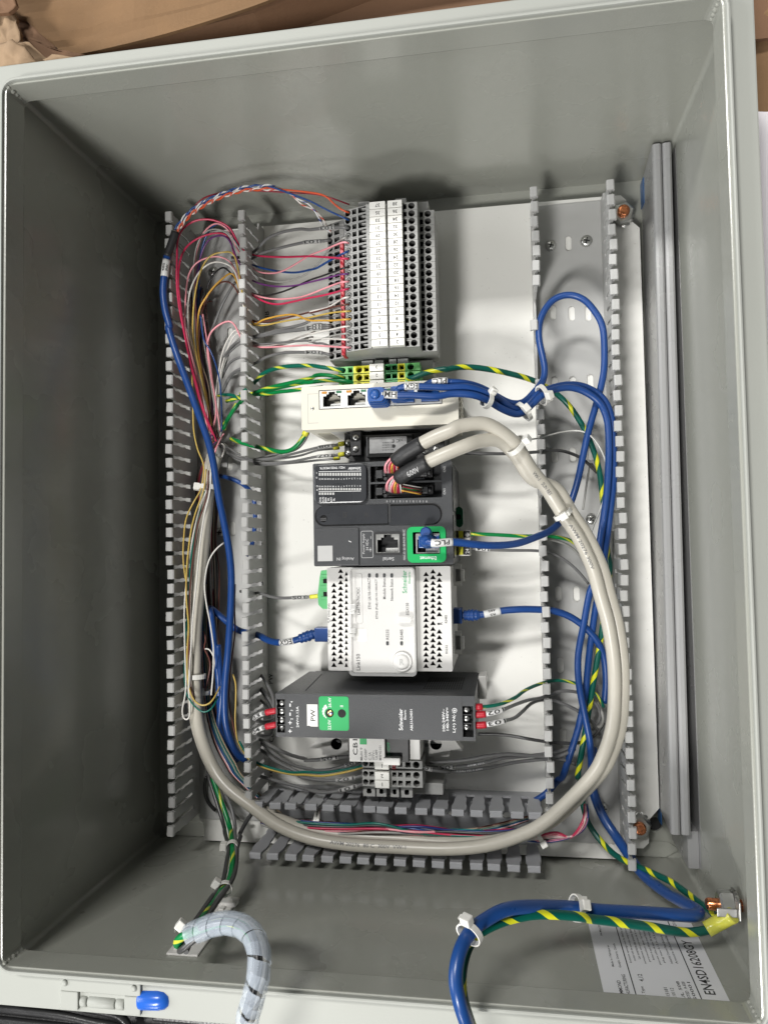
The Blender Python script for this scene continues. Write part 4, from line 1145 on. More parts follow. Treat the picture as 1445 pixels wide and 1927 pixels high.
fp = part("serial_surround", MB().plate(rrect(*q, .1, 3), [list(reversed(rect(*prc(707, 1005, 752, 1040))))], zp + .06, zp + .004, None), BLK, plc)
q = prc(707.5, 1005, 751.5, 1040.5)
socket(plc, q[0], q[1], q[2], q[3], zp + .012, PORTW, gold=False, name="serial_port", frame=STEEL)
q = prc(766.5, 991, 839, 1058.5); q2 = prc(777, 1001, 828, 1042.5)
gf = part("ethernet_frame", MB().plate(rrect(*q, .34, 6), [list(reversed(rrect(*q2, .06, 3)))], zp + .13, zp + .004, None), GREENF, plc, bevel=.0)
mb = MB(); pxt(mb, "Ethernet", 805.5, 1050.5, 31, 7, zp + .137); part("printed_text", mb, INKW, gf)
q = prc(782.5, 1004, 827, 1041)
socket(plc, q[0], q[1], q[2], q[3], zp + .05, PORTW, name="ethernet_port", frame=STEEL)
c = at(858, 972, 7.2)
mb = MB().plate(rrect(PLX1 - .1, c.y - .72, c.x + .42, c.y + .72, .3), [circ(c.x + .1, c.y, .2)], 6.3, 5.9, .38, 0, 1, 1)
part("rail_clip", mb, [DGREEN, BLKG], plc)
# little terminal at the right end (two black screw clamps with labels)
st = thing("plug_terminal", "small black and yellow plug terminal on the controller's right side", "plug terminal", (26, 24, 4))
c0 = at(850, 998, 7.0); c1 = at(884, 1046, 7.0)
bx("body", (c0.x, c1.y, 5.2, c1.x, c0.y, 6.7), WHITEP, st, bevel=.05)
for k, (px0, px1, m) in enumerate(((850, 862, BLK), (862.5, 871, PEY), (872, 884, BLK))):
    for (py0, py1) in ((999, 1012), (1029, 1044)):
        q = prc(px0, py0, px1, py1, 6.9); bx("clamp", (q[0], q[1], 6.702, q[2], q[3], 6.95), m, st, bevel=.03)
mb = MB(); pxt(mb, "24", 879, 1037, 9, 7, 6.956, CCW); pxt(mb, "O", 879, 1006, 8, 8, 6.956); pxt(mb, "+", 879, 1006, 5, 5, 6.956); part("printed_text", mb, INKW, st)

# ================================================================ GATEWAY (white, perforated, with clear cover)
zg = 8.7
gw = thing("gateway", "white perforated gateway module with a clear cover and status text", "gateway", (20.4, 18.3, 2.1))
GX0, GX1, GY0, GY1 = 16.33, 24.72, 14.86, 21.80
gr = lambda px0, py0, px1, py1, z=zg: pxrect(px0, py0, px1, py1, z)
holes = []
def tri(px, py, up, sx=4.3, sy=4.6):
    c = at(px, py, zg); k = (CAM.z - zg) / F_PX; w, h = sx * k, sy * k
    # triangles point left / right of the photo's rows
    return [(c.x - w, c.y - h), (c.x + w, c.y - h), (c.x, c.y + h)] if up else [(c.x - w, c.y + h), (c.x, c.y - h), (c.x + w, c.y + h)]
for col, px in enumerate((628.5, 641.0, 651.8)):
    for k in range(17):
        py = 1079 + k * 10.75 + (0 if col % 2 == 0 else -5.0)
        if 1073 < py < 1253 and not (col == 0 and 1078 < py < 1096):
            h = tri(px, py, True, 5.3 if col < 2 else 3.4, 4.15); holes.append(h)
for col, px in enumerate((801.5, 814.5, 826.5)):
    for k in range(17):
        py = 1080 + k * 10.8 + (0 if col % 2 == 0 else -5.0)
        if 1073 < py < 1255 and not (col == 2 and 1160 < py < 1182): holes.append(tri(px, py, True, 5.4, 4.15))
fr = MB().plate(rrect(GX0, GY0, GX1, GY1, .08, 2), holes, zg, zg - 1.2, .45, 0, 1, 1)
part("front_panel", fr, [WHITEP, BLACKHOLE], gw)
bx("body", (GX0 + .02, GY0 + .02, 2.2, GX1 - .02, GY1 - .02, zg - 1.21), WHITEP, gw, bevel=.05)
q = gr(657, 1067.5, 783, 1271, 9.25)
ins = part("faceplate", MB().prism(rrect(q[0] + .12, q[1] + .15, q[2] - .12, q[3] - .08, .18, 4), 'z', zg + .003, 9.15), WHITEQ, gw, bevel=.06)
o_ = rrect(q[0], q[1], q[2], q[3], .28, 5); i_ = list(reversed(rrect(q[0] + .14, q[1] + .18, q[2] - .14, q[3] - .1, .2, 5)))
cvr = part("clear_cover", MB().plate(o_, [i_], 9.52, 9.18, None).plate(rrect(q[0] + .1, q[1] + .1, q[2] - .1, q[3] - .1, .2, 5), [], 9.50, 9.45), [CLEARE, CLEAR], gw)
me = cvr.data
for p_ in me.polygons:
    zs_ = [me.vertices[v].co.z + WP[cvr].z * S for v in p_.vertices]
    if 9.44 * S <= min(zs_) and max(zs_) <= 9.505 * S: p_.material_index = 1
mb = MB()
for (py0, py1) in ((1137, 1155), (1182, 1199)):
    g = gr(655, py0, 668, py1, 9.6); mb.box(g[0], g[1], 9.2, g[2], g[3] - .38, 9.66); mb.box(g[0] + .1, g[1] + .25, 9.2, g[2] + .05, g[3], 9.62)
part("cover_hinge", mb, CLEARE, cvr, bevel=.07)
mb = MB(); g = gr(746, 1160, 775, 1173, 9.6)
mb.prism(rrect(g[0], g[1], g[2], g[3], .2, 5), 'z', 9.525, 9.62); part("cover_catch", mb, CLEARE, cvr, bevel=.05)
c = at(755.5, 1246, 9.4)
mb = MB().lathe((c.x, c.y, 9.155), [(.68, 0), (.66, .12), (.60, .15), (.56, .10), (.50, .10), (.46, .22), (.40, .25), (.1, .24)], (0, 0, 1), 28)
kn = part("reset_button", mb, WHITEQ, gw)
mb = MB(); pxt(mb, "R", 756, 1246, 8, 11, 9.42, UP); part("embossed_letter", mb, GREYST, kn)
zz = 9.158
mb = MB()
for s, px, py, w, h in (("Link150-70C92C", 674.5, 1131, 52, 6), ("ETH1 LK/10-100/ACT", 695, 1117, 59, 5.5), ("ETH2 (PoE) LK/10-100/ACT", 709, 1127, 75, 5.5), ("Module Status", 723, 1108, 39, 5.5), ("Network Status", 737, 1110, 41, 5.5),
                        ("EGX150", 766.5, 1146, 23, 5.6), ("RS232", 729, 1194, 19, 5.6), ("RS485", 755.5, 1194, 19, 5.6)): pxt(mb, s, px, py, w, h, zz, CCW)
pxt(mb, "Link150", 674, 1246, 31, 7.5, zz, CCW)
part("printed_text", mb, INK, ins)
mb = MB(); pxt(mb, "Schneider", 761, 1095, 43, 9, zz, CCW); pxt(mb, "Electric", 770, 1087, 22, 4.2, zz, CCW); part("brand_lettering", mb, INKGR, ins)
mb = MB()
for px, py in ((695, 1083), (709, 1083), (723, 1083), (737, 1083), (729, 1210.5), (755.5, 1210.5)):
    g = gr(px - 2.6, py - 4, px + 2.6, py + 4, zz); mb.prism(rrect(*g, .08, 3), 'z', zz, zz + .03)
part("indicator_lens", mb, CHAR2, ins)
g = gr(668, 1079, 681.5, 1174, zz)
part("name_window", MB().plate(rrect(*g, .16, 4), [list(reversed(rrect(g[0] + .035, g[1] + .035, g[2] - .035, g[3] - .035, .13, 4)))], zz + .03, zz, None), WHITEP, ins)
g = gr(670, 1183, 691, 1207, zz); bx("white_sticker", (g[0], g[1], zz, g[2], g[3], zz + .012), MARKW, ins)
mb = MB(); zz = zg + .004
for s, px, py, w, h in (("ETH2 (PoE)", 619.5, 1148, 25, 4.4), ("ETH1", 619.5, 1192, 13, 4.4), ("RS485", 839, 1165, 15, 4.4), ("RS232", 840, 1222, 16, 4.4), ("R", 829.5, 1173, 5, 5)): pxt(mb, s, px, py, w, h, zz, CCW)
for px, py in ((620, 1168), (620, 1208)):
    for dx, dy in ((-2, 2.5), (2, 0), (-2, -3)):
        c = at(px + dx, py + dy, zz); mb.plate(circ(c.x, c.y, .07, 8), [list(reversed(circ(c.x, c.y, .045, 8)))], zz)
c = at(825, 1174, zz); mb.prism(circ(c.x, c.y, .08, 10), 'z', zz - .002, zz + .006)
part("printed_text", mb, INK, gw)
for (py0, py1) in ((1063, 1103), (1190, 1233)):
    g = gr(852, py0, 872, py1, 6.0)
    part("rail_clip", MB().plate([(GX1 - .1, g[1]), (g[2] - .2, g[1]), (g[2] - .2, g[1] + .35), (g[2], g[1] + .35), (g[2], g[3] - .35), (g[2] - .2, g[3] - .35), (g[2] - .2, g[3]), (GX1 - .1, g[3])],
         [rect(g[0] + .15, g[1] + .3, g[2] - .25, g[3] - .3)], 5.4, 5.0, .36, 0, 1, 1), [WHITEP, GREYST], gw, bevel=0)
# green plug connector on its left
g1 = at(596, 1072, 7.5); g2 = at(616, 1146, 7.5)
gc = solo("plug_connector", MB().prism([(g1.x + .1, g2.y + .3), (g1.x + .05, g2.y + .9), (g1.x + .22, g1.y - .5), (g1.x + .32, g1.y - .06), (GX0 - .01, g1.y), (GX0 - .01, g2.y), (g1.x + .4, g2.y)], 'z', 5.4, 7.6), GREENC,
          "green plug connector on the gateway's left side", "connector", bevel=.06)

for k in range(5):
    bx("plug_rib", (g1.x + .28, g2.y + .7 + k * .38, 7.602, GX0 - .02, g2.y + .86 + k * .38, 7.68), GREENC, gc, bevel=.02)
for k in range(2): bx("plug_screw_hole", (g1.x + .5, g2.y + .9 + k * .9, 7.683, g1.x + .78, g2.y + 1.2 + k * .9, 7.69), BLKG, gc)
# ================================================================ POWER SUPPLY
zw = 11.7
QX0, QX1, QY0, QY1, QZ0 = 13.55, 26.25, 11.12, 13.86, 3.2
ps = thing("power_supply", "black power supply with a green adjustment panel and screw terminals", "power supply", (19.9, 12.5, 2.1))
wl, wr = at(537, 1345, zw).x, at(869, 1360, zw).x
tY0, tY1 = at(528, 1380, zw).y + .05, at(528, 1316, zw).y
tr0, tr1 = at(880, 1387, zw).y, at(880, 1329, zw).y
fr = MB().plate(rect(QX0, QY0, QX1, QY1), [rect(QX0 + .08, tY0, wl - .03, tY1), rect(wr + .05, tr0, QX1 - .12, tr1)], zw, None, .55, 0, 1, 1)
fr.box(QX0 + .01, QY0 + .01, QZ0, QX1 - .01, QY1 - .01, zw - .9)
for a_, b_ in (((QX0, QY0), (QX1, QY0)), ((QX1, QY0), (QX1, QY1)), ((QX1, QY1), (QX0, QY1)), ((QX0, QY1), (QX0, QY0))):
    fr.face([(a_[0], a_[1], zw - .95), (b_[0], b_[1], zw - .95), (b_[0], b_[1], zw), (a_[0], a_[1], zw)])
body = part("housing", fr, [CHAR, BLKG], ps)
bx("rear_base", (QX0 + .25, QY0 + .15, 2.1, QX1 - .15, QY1 - .15, QZ0 - .01), CHARD, ps)
# perforations of the upward side, drawn as thin black strips that stand in for their dark depth
mb = MB()
for k in range(24):
    mb.box(QX0 + 1.2 + k * .02, QY1 + .001, 4.2 + k * .27, QX0 + 1.26 + k * .02, QY1 + .008, 4.36 + k * .27)
for k in range(16):
    mb.box(QX1 - 3.4 + k * .16, QY1 + .001, 5.2, QX1 - 3.32 + k * .16, QY1 + .008, 9.6)
for j in range(7):
    mb.box(QX1 - 3.45, QY1 + .0085, 5.5 + j * .6, QX1 - .85, QY1 + .012, 5.62 + j * .6, 1)
part("vent_slot_strips", mb, [BLACKHOLE, CHAR], ps)
bx("side_seam", (QX1 - .32, QY1 + .001, 3.4, QX1 - .28, QY1 + .01, zw - .2), CHARD, ps)
for x_ in (wl, wr): bx("front_seam", (x_, QY0 + .02, zw + .001, x_ + .035, QY1 - .02, zw + .008), BLK, ps)
for (px, pys) in ((529, (1323.5, 1340, 1356, 1372)), (877.5, (1336.5, 1353.5, 1369.5))):
    for py in pys:
        c = at(px, py, zw - .2); sc_ = screw((c.x, c.y, zw - .42), .21, parent=ps, ang=random.uniform(0, 1.5), name="terminal_screw", dark=CHARD)
    for k in range(len(pys) - 1):
        c = at(px, (pys[k] + pys[k + 1]) / 2, zw - .2); bx("terminal_divider", (c.x - .3, c.y - .03, zw - .5, c.x + .3, c.y + .03, zw - .18), BLK, ps)
zz = zw + .006
q = pxrect(600.5, 1310.5, 656.5, 1374.5, zw)
gp = part("adjust_panel", MB().plate(rrect(*q, .16, 4), [circ(at(620.5, 1342, zw).x, at(620.5, 1342, zw).y, .27, 18), circ(at(643.5, 1342.5, zw).x, at(643.5, 1342.5, zw).y, .27, 18)], zw + .02, zw + .002, .3, 0, 1, 1), [GREENF, BLKG], ps)
for px_ in (620.5, 643.5):
    c = at(px_, 1342, zw); part("trim_well_disc", MB().prism(circ(c.x, c.y, .265, 18), 'z', zw + .002, zw + .008), BLKG, gp)  # flat black disc painted in for the darkness down the well
c = at(621, 1342, zw)
part("trim_screw", MB().lathe((c.x + .03, c.y, zw + .009), [(.2, 0), (.18, .03), (.02, .03)], (0, 0, 1), 16), BRASS, gp)
bx("trim_slot", (c.x - .1, c.y - .03, zw + .04, c.x + .16, c.y + .03, zw + .046), RUBB, gp)
mb = MB(); zt_ = zw + .024
pxt(mb, "22.0V", 620, 1364, 19, 6, zt_, CCW); pxt(mb, "26.4V", 620.5, 1322, 19, 6, zt_, CCW); pxt(mb, "=", 643, 1329, 6, 3, zt_)
cc = at(621, 1342, zt_)
for k in range(6):
    a0 = math.radians(115 + k * 20); a1 = a0 + math.radians(18); r0, r1 = .36, .42 + .035 * (5 - k)
    mb.face([cc + Vector((math.cos(a0) * r0, math.sin(a0) * r0, 0)), cc + Vector((math.cos(a1) * r0, math.sin(a1) * r0, 0)), cc + Vector((math.cos(a1) * r1, math.sin(a1) * r1, 0)), cc + Vector((math.cos(a0) * r1, math.sin(a0) * r1, 0))][::1])
part("printed_text", mb, INKW, gp)
q = pxrect(578, 1325.5, 598, 1367, zw)
sk = part("white_label", MB().prism([(q[0], q[1] + .03), (q[0] + .1, q[1] + .06), (q[0] + .25, q[1]), (q[2], q[1]), (q[2], q[3]), (q[0], q[3])], 'z', zw + .003, zw + .018), MARKW, ps)
mb = MB(); pxt(mb, "PW", 589, 1346, 22, 9, zw + .023, CCW); part("printed_text", mb, INK, sk)
mb = MB()
for s, px, py, w, h in (("24V=3.13A", 560, 1349, 40, 5), ("ABLS1A24031", 774, 1355, 40, 4.6), ("100-240V~", 834.5, 1355, 41, 5), ("140-340V=", 841.5, 1353, 42, 5), ("L(+) N(-)", 854.5, 1359, 38, 6.5), ("Schneider", 754, 1354, 40, 7.5), ("Electric", 762, 1345, 18, 3.8)): pxt(mb, s, px, py, w, h, zz, CCW)
for s, py in (("+", 1376), ("+", 1360), ("-", 1344), ("-", 1327)): pxt(mb, s, 546, py, None if s == "+" else 6, 7 if s == "+" else None, zz, CCW)
for s, py in (("1", 1369), ("2", 1353), ("3", 1337), ("4", 1321)): pxt(mb, s, 549, py, None, 4.6, zz, CCW)
c = at(855, 1337, zz); mb.plate(circ(c.x, c.y, .15, 14), [list(reversed(circ(c.x, c.y, .12, 14)))], zz); pxt(mb, "+", 855, 1337, 5, 5, zz)
part("printed_text", mb, INKW, ps)
bx("end_clip", (QX1 + .01, QY1 - 1.5, 3.0, QX1 + .55, QY1 + .1, 5.2), WHITEP, ps, bevel=.05)

# ================================================================ CIRCUIT BREAKER under the supply
zb = 7.6
cb = thing("circuit_breaker", "white circuit breaker with a black toggle under the power supply", "circuit breaker", (20.6, 9.8, 2.1))
q = pxrect(657, 1370, 724, 1434, zb)
bx("face", (q[0], q[1], 4.6, q[2], 11.4, zb), WHITEP, cb, bevel=.05)
q2 = pxrect(724, 1370, 770, 1441, 6.9)
bx("toggle_block", (q[2] + .01, q2[1] + .35, 4.2, q2[2], 11.4, 7.2), BLK, cb, bevel=.05)
q3 = pxrect(770, 1370, 790, 1436, 7.0)
bx("side_block", (q2[2] + .01, q3[1] + .2, 3.8, q3[2], 11.4, 6.9), WHITEP, cb, bevel=.06)
q4 = pxrect(722, 1424, 754, 1438, 7.4); bx("toggle_lever", (q4[0], q4[1], 6.9, q4[2], q4[3], 7.7), WHITEP, cb, bevel=.08)
bx("red_flag", (at(738, 1442, 6.2).x, at(738, 1446, 6.2).y, 5.6, at(745, 1442, 6.2).x, at(738, 1438, 6.2).y, 6.3), REDP, cb)
bx("base", (18.6, 8.9, 2.2, 23.6, 11.4, 4.0), WHITEP, cb)
for (px0, px1, py1, px_h) in ((583, 655, 1421, 633), (806, 870, 1424, 820)):
    z = 4.6; g = pxrect(px0, 1392, px1, py1, z); hh = at(px_h, 1400, z)
    sg = 1 if px0 < 700 else -1
    xo, xi = (g[0], g[2]) if sg > 0 else (g[2], g[0])
    pl_ = [(xo, g[1] + .45), (xo + sg * .9, g[1] + .45 + .8 * 0), (xo + sg * .95, g[1]), (xi, g[1]), (xi, g[3] + .5), (xo + sg * .9, g[3] + .5)]
    if sg < 0: pl_ = pl_[::-1]
    part("rail_ear", MB().plate(pl_, [circ(hh.x, hh.y, .42, 18)], z, z - 1.2, .9, 0, 1, 1), [WHITEP, BLKG], cb)
    screw((hh.x, hh.y, z - .85), .28, parent=cb, ang=.4, name="rail_screw", m=BLK)
mb = MB(); zz = zb + .005
pxt(mb, "CB1", 668.5, 1406, 30, 9, zz, CCW); part("tape_lettering", mb, INK, cb)
mb = MB()
for s, px, py, w in (("Multi 9", 680, 1419, 24), ("C60BP", 688, 1420, 22), ("C 1A", 696, 1423, 15), ("277V~", 702.5, 1421, 18), ("UL489", 708.5, 1420, 18), ("M9F42101", 715.5, 1417, 27)): pxt(mb, s, px, py, w, 4.6, zz, CCW)
part("printed_text", mb, INKG, cb)
g = pxrect(677, 1388, 690, 1401, zz); bx("green_mark", (g[0], g[1], zz - .004, g[2], g[3], zz + .006), GREENF, cb)
mb = MB(); pxt(mb, "O-OFF", 731, 1410, 26, 5, 7.206, CCW); part("printed_text", mb, INKGR, cb)

# ================================================================ LOWER TERMINALS 1, 2, 1
zd = 6.3
Xd = lambda px: at(px, 1468, zd).x
lt = small_tb("lt", None, [
    (Xd(682), Xd(707), 0, [circ(Xd(688), 0, .2), rect(Xd(695), -.17, Xd(704), .17)]),
    (Xd(707), Xd(735), 0, []),
    (Xd(735), Xd(760), 0, [rect(Xd(738), -.16, Xd(746), .16), rect(Xd(749), -.16, Xd(757.5), .16)]),
    (Xd(760), Xd(795), 0, [rect(Xd(763), -.17, Xd(773), .17), circ(Xd(783.5), 0, .235)])], 0.56, zd, [TBG, TBG, TBG, BLACKHOLE])
ltmk = marker_mesh(Xd(707.5), Xd(734), .52, zd + .01, zd + .42)
ys = [at(720, 1441, zd + .4).y, at(720, 1460.5, zd + .4).y, at(720, 1476, zd + .4).y]
for k, (s, lab) in enumerate((("1", "grey terminal block marked 1 right under the breaker's toggle"), ("2", "grey terminal block marked 2 beside the wire labelled 102"), ("1", "lowest grey terminal block marked 1, next to the wire labelled 101"))):
    t = thing("terminal_block", lab, "terminal block", (21, ys[k], 2.1), "lower grey terminal blocks")
    link_mesh("terminal_body", lt, t, (0, ys[k], 0)); mo = link_mesh("marker", ltmk, t, (0, ys[k], 0))
    text(s, (Xd(721), ys[k], zd + .426), None, .26, FLIP, INK, mo, "printed_number")
end_bracket(ys[2] - .78, "grey end bracket below the lowest terminals, above the bottom duct", ((at(694, 1489, 5.8).x, .85), (at(717, 1485, 5.8).x, .7), (at(765, 1490, 5.8).x, .8), (at(742, 1482, 5.8).x, .6)), 0, z1=5.7, th=.8)
end_bracket(ys[0] + .85, "grey spacer bracket behind the breaker's white lever", ((at(690, 1438, 5).x, .6),), 0, z1=4.3, th=.7, x0=19.4, x1=22.6)
# ================================================================ WIRES AND CABLES
# crops of the photograph the routes were read from: (left, top, scale)
k4 = K(280, 330, 4.516); k7 = K(280, 600, 4.516); k5 = K(280, 900, 4.516); k6 = K(280, 1200, 4.516)
kt1 = K(580, 340, 5.558); kt2 = K(580, 560, 5.558); ks = K(540, 680, 4.25)
kr = K(820, 680, 3.44); kr2 = K(820, 1060, 3.44); kbr = K(960, 1440, 2.98); kb = K(440, 1460, 2.258)
ksp = K(280, 1560, 4.25); kbb = K(820, 1640, 4.25); kb5 = K(1080, 1650, 3.959); kps = K(480, 1240, 3.141)
w = WC
# ---- big beige control cables (two, running together round both ducts)
def beige(dx, dy, dz, end, label):
    pts = k7((560, 1150, 3.6)) if dz < 0 else k7((575, 1180, 4.0))
    pts += k5((515, 60, 4.6), (485, 400, 5.0), (450, 750, 5.0), (420, 1050, 5.0), (400, 1330, 5.0))
    pts += k6((400, 150, 5.0), (398, 420, 5.1), (425, 750, 5.2), (530, 1060, 5.5), (660, 1260, 6.0))
    pts += kb((75, 128, 6.3), (190, 210, 6.4), (320, 262, 6.4), (480, 290, 6.4), (700, 303, 6.4), (900, 310, 6.6), (1060, 297, 6.9), (1200, 258, 7.2), (1330, 190, 7.4))
    pts += kr2((990, 1400, 7.3), (1080, 1250, 7.0), (1140, 1060, 6.8), (1155, 860, 6.8), (1150, 640, 6.9), (1115, 400, 7.2), (1060, 200, 7.6))
    pts += kr((1010, 1330, 7.8), (915, 1130, 8.2), (820, 990, 8.6), (720, 830, 8.9))
    if dz < 0:      # the second cable: outside the first at the left, beneath it along the bottom, to its right on the right
        def off(p):
            f = min(1, max(0, (p.x - 9) / 18)); return Vector((-.42 + 1.05 * f, .05 + .28 * math.sin(f * math.pi) * .2, -.55 - .75 * math.sin(f * math.pi)))
        pts = [p + off(p) for p in pts]
    pts = pts + end
    return wire(pts, 0.44, w['beige'], label, "cable", "thick beige cables", n=18, name="control_cable")
e1 = kr((610, 690, 9.8), (520, 545, 10.6), (420, 455, 11.2), (300, 400, 11.7), (130, 425, 12.2)) + ks((1330, 545, 12.3), (1190, 600, 12.3), (1058, 668, 12.2))
e2 = kr((620, 760, 9.3), (510, 600, 10.2), (400, 510, 11.0), (270, 520, 11.7)) + ks((1445, 668, 12.1), (1270, 738, 12.3), (1100, 815, 12.2))
bc1 = beige(0.0, 0.0, 0.0, e1, "thick beige cable whose heat shrink end reaches the upper black connector")
bc2 = beige(0.30, 0.36, -0.72, e2, "thick beige cable whose heat shrink end printed 600V reaches the lower connector")
def print_on(o, px, py, z, s, wpx, hfac, flip, ink=INKG):
    P, r = o_path[o]; d = P.near(at(px, py, z)); k = (CAM.z - z) / F_PX
    wrap_text(o, d, s, wpx * k, r * hfac, r, flip, ink, o)
print_on(bc1, 1012, 905, 9.0, "VW-1   SUN RES", 60, .55, True); print_on(bc1, 1090, 1030, 8.4, "AWM 20276 300V", 95, .5, True)
print_on(bc1, 690, 1583, 6.6, "AWM 20276  80 C  300V  VW-1", 145, .55, False)
# heat shrink boots and the coloured cores fanning into the connectors
s1 = wire(ks((1085, 655, 12.2), (1000, 705, 12.0), (930, 745, 11.9), (870, 795, 11.5)), .50, SHRINK, "black heat shrink boot on the upper beige cable", "heat shrink", "heat shrink boots", n=16, name="heat_shrink",
          rfun=lambda t, L: 1.0 if t < .45 else 1.0 - (t - .45) * .15 + (.06 if .5 < t < .56 else 0))
s2 = wire(ks((1128, 805, 12.3), (1020, 860, 12.1), (950, 895, 12.0), (895, 935, 11.6)), .50, SHRINK, "black heat shrink boot printed 600V on the lower beige cable", "heat shrink", "heat shrink boots", n=16, name="heat_shrink",
          rfun=lambda t, L: 1.0 if t < .45 else 1.0 - (t - .45) * .12)
wrap_text(s2, o_path[s2][0].near(ks((1010, 840, 12.2))[0]), "600V", 24 * (46.4 / F_PX), .36, .5, True, INKLG, s2, spin=0.25)
wrap_text(s2, o_path[s2][0].near(ks((910, 910, 12.2))[0]), "102", 14 * (46.6 / F_PX), .30, .45, True, INKLG, s2, spin=0.0)
ORD = ('first', 'second', 'third', 'fourth', 'fifth', 'sixth', 'seventh', 'eighth', 'ninth', 'tenth', 'last')
fan = ['pink', 'pink', 'white', 'pink', 'crimson', 'amber', 'yellow', 'crimson', 'crimson', 'white', 'orange']
for j, (src, tgt, nm) in enumerate((((855, 800), (790, 885), "upper"), ((880, 945), (800, 1025), "lower"))):
    for q in range(11):
        c = fan[q]; f = q / 10
        a = (src[0] - 8 + 40 * f * .9 - 10 * f, src[1] - 45 + 70 * f)
        b = (tgt[0] - 8 + (130 if j else 104) * f, tgt[1] + (22 if j else 0) * math.sin(f * 2.4))
        o_ = random.Random(q + j * 20); mid = ((a[0] * .35 + b[0] * .65) - 34 * (1 - f) + 8 + o_.uniform(-9, 9), (a[1] * .45 + b[1] * .55) - 12 + o_.uniform(-8, 8)); hz_ = o_.uniform(-.25, .3)
        wire(ks((a[0] + 10, a[1] - 6, 11.6), (a[0], a[1] + 4, 11.5), (mid[0], mid[1], 11.4 + hz_), (b[0], b[1] - 16, 11.0 + hz_), (b[0] + 4, b[1] + 8, 10.3)), .055, w[c],
             "%s core, %s from the left, fanning out into the controller's %s connector" % (c, ORD[q], nm), "wire", "cores in the %s connector" % nm, n=7)
for q, (c, y0, x1) in enumerate((('white', 990, 1080), ('brown', 1005, 1075), ('black', 998, 1085), ('green', 1018, 1060), ('amber', 1040, 1070), ('brown', 1030, 1080), ('crimson', 1012, 1040))):
    wire(ks((915, y0 - 8, 11.2), (960, y0, 11.0), (1010, y0 + 10, 10.9), (x1, y0 + 22, 10.5)), .055, w[c], "thin %s core lying along the lower connector, %s from its upper edge" % (c, ORD[q]), "wire", "cores lying in the lower connector", n=6)

# ---- left blue cable with white sleeve and black heat shrink at its top
pts = k4((228, 480, 7.1), (195, 585, 7.0), (158, 690, 6.9), (135, 860, 6.8), (125, 1000, 6.8), (145, 1160, 6.8), (185, 1300, 6.8)) + \
      k7((165, 60, 6.8), (215, 230, 6.8), (275, 400, 6.8), (335, 560, 6.7), (400, 740, 6.6), (455, 890, 6.4), (510, 1050, 6.2), (550, 1220, 6.0), (578, 1400, 5.7)) + \
      k5((605, 200, 5.5), (650, 420, 5.3), (685, 620, 5.2), (703, 820, 5.1), (700, 1050, 5.0), (690, 1250, 5.0)) + k6((675, 120, 5.0), (655, 330, 4.9), (645, 520, 4.8), (655, 720, 4.6), (700, 880, 4.2), (760, 1000, 3.8), (830, 1040, 3.5))
lb = wire(pts, .265, w['bluecable'], "blue data cable slanting down over the left duct from its black boot", "cable", "blue data cables", n=14, name="data_cable")
P, r = o_path[lb]
sh = part("heat_shrink", tube_mb(P.sub(0, P.near(k4((160, 690, 6.9))[0])), .30, 14), SHRINK, lb)
d0 = P.near(k4((155, 705, 6.9))[0]); d1 = P.near(k4((133, 858, 6.8))[0])
sl_o = sleeve(lb, d0, d1, SLEEVEW, None, .02)
wrap_text(lb, (d0 + d1) / 2, "485", .62, .17, .29, True, INK, sl_o, spin=-.55); wrap_text(lb, (d0 + d1) / 2, "PW", .45, .17, .29, True, INK, sl_o, spin=.35)
# its twisted pairs arching over to the terminals
base = Path(k4((235, 470, 7.1), (330, 345, 7.6), (450, 255, 8.0), (600, 180, 8.3), (800, 118, 8.5), (960, 105, 8.6), (1040, 105, 8.6)))
def helix(P, rad, pitch, ph, a=0.0, b=1.0, rise=0.0):
    out = []; n = int(P.L * (b - a) / .16)
    for k in range(n + 1):
        d = P.L * (a + (b - a) * k / n); c, t = P.at(d); n1 = t.cross(Vector((0, 0, 1))).normalized(); n2 = n1.cross(t)
        an = 2 * math.pi * d / pitch + ph
        out.append(c + n1 * math.cos(an) * rad + n2 * math.sin(an) * rad + n1 * rise)
    return out
wire(helix(base, .085, 1.5, 0, rise=.10) + kt1((130, 140, 8.8), (250, 225, 8.8), (350, 305, 9.0), (428, 334, 8.72)), .066, w['orange'], "orange red wire arching from the black boot to terminal 37", n=7)
wire(helix(base, .085, 1.5, math.pi, rise=.10) + k4((1180, 135, 8.2), (1300, 250, 7.7)) + kt1((60, 300, 7.2), (150, 395, 7.0), (195, 470, 7.1), (240, 548, 6.75)), .062, WRED, "white wire with red stripe twisted with the orange one at the top", n=7)
wire(helix(base, .085, 1.7, 1, rise=-.12) + kt1((0, 205, 8.72), (150, 282, 9.0), (340, 372, 9.0), (425, 412, 8.72)), .066, w['blue'], "blue wire arching from the black boot to terminal 35", n=7)
wire(helix(base, .085, 1.7, 1 + math.pi, rise=-.12) + k4((1160, 128, 8.2), (1260, 200, 7.9)) + kt1((0, 235, 7.6), (80, 330, 7.2), (130, 430, 6.9), (180, 500, 7.1), (236, 545, 6.75)), .062, WBLU, "white wire with blue stripe twisted with the blue one at the top", n=7)
wire(k4((330, 360, 6.9), (430, 220, 7.2), (560, 160, 7.6), (760, 130, 8.0), (1000, 135, 8.0), (1250, 150, 8.0)) + kt1((60, 140, 8.0), (220, 175, 8.1), (430, 250, 7.4)), .055, w['darkred'], "dark red wire behind the orange one at the very top", n=6)

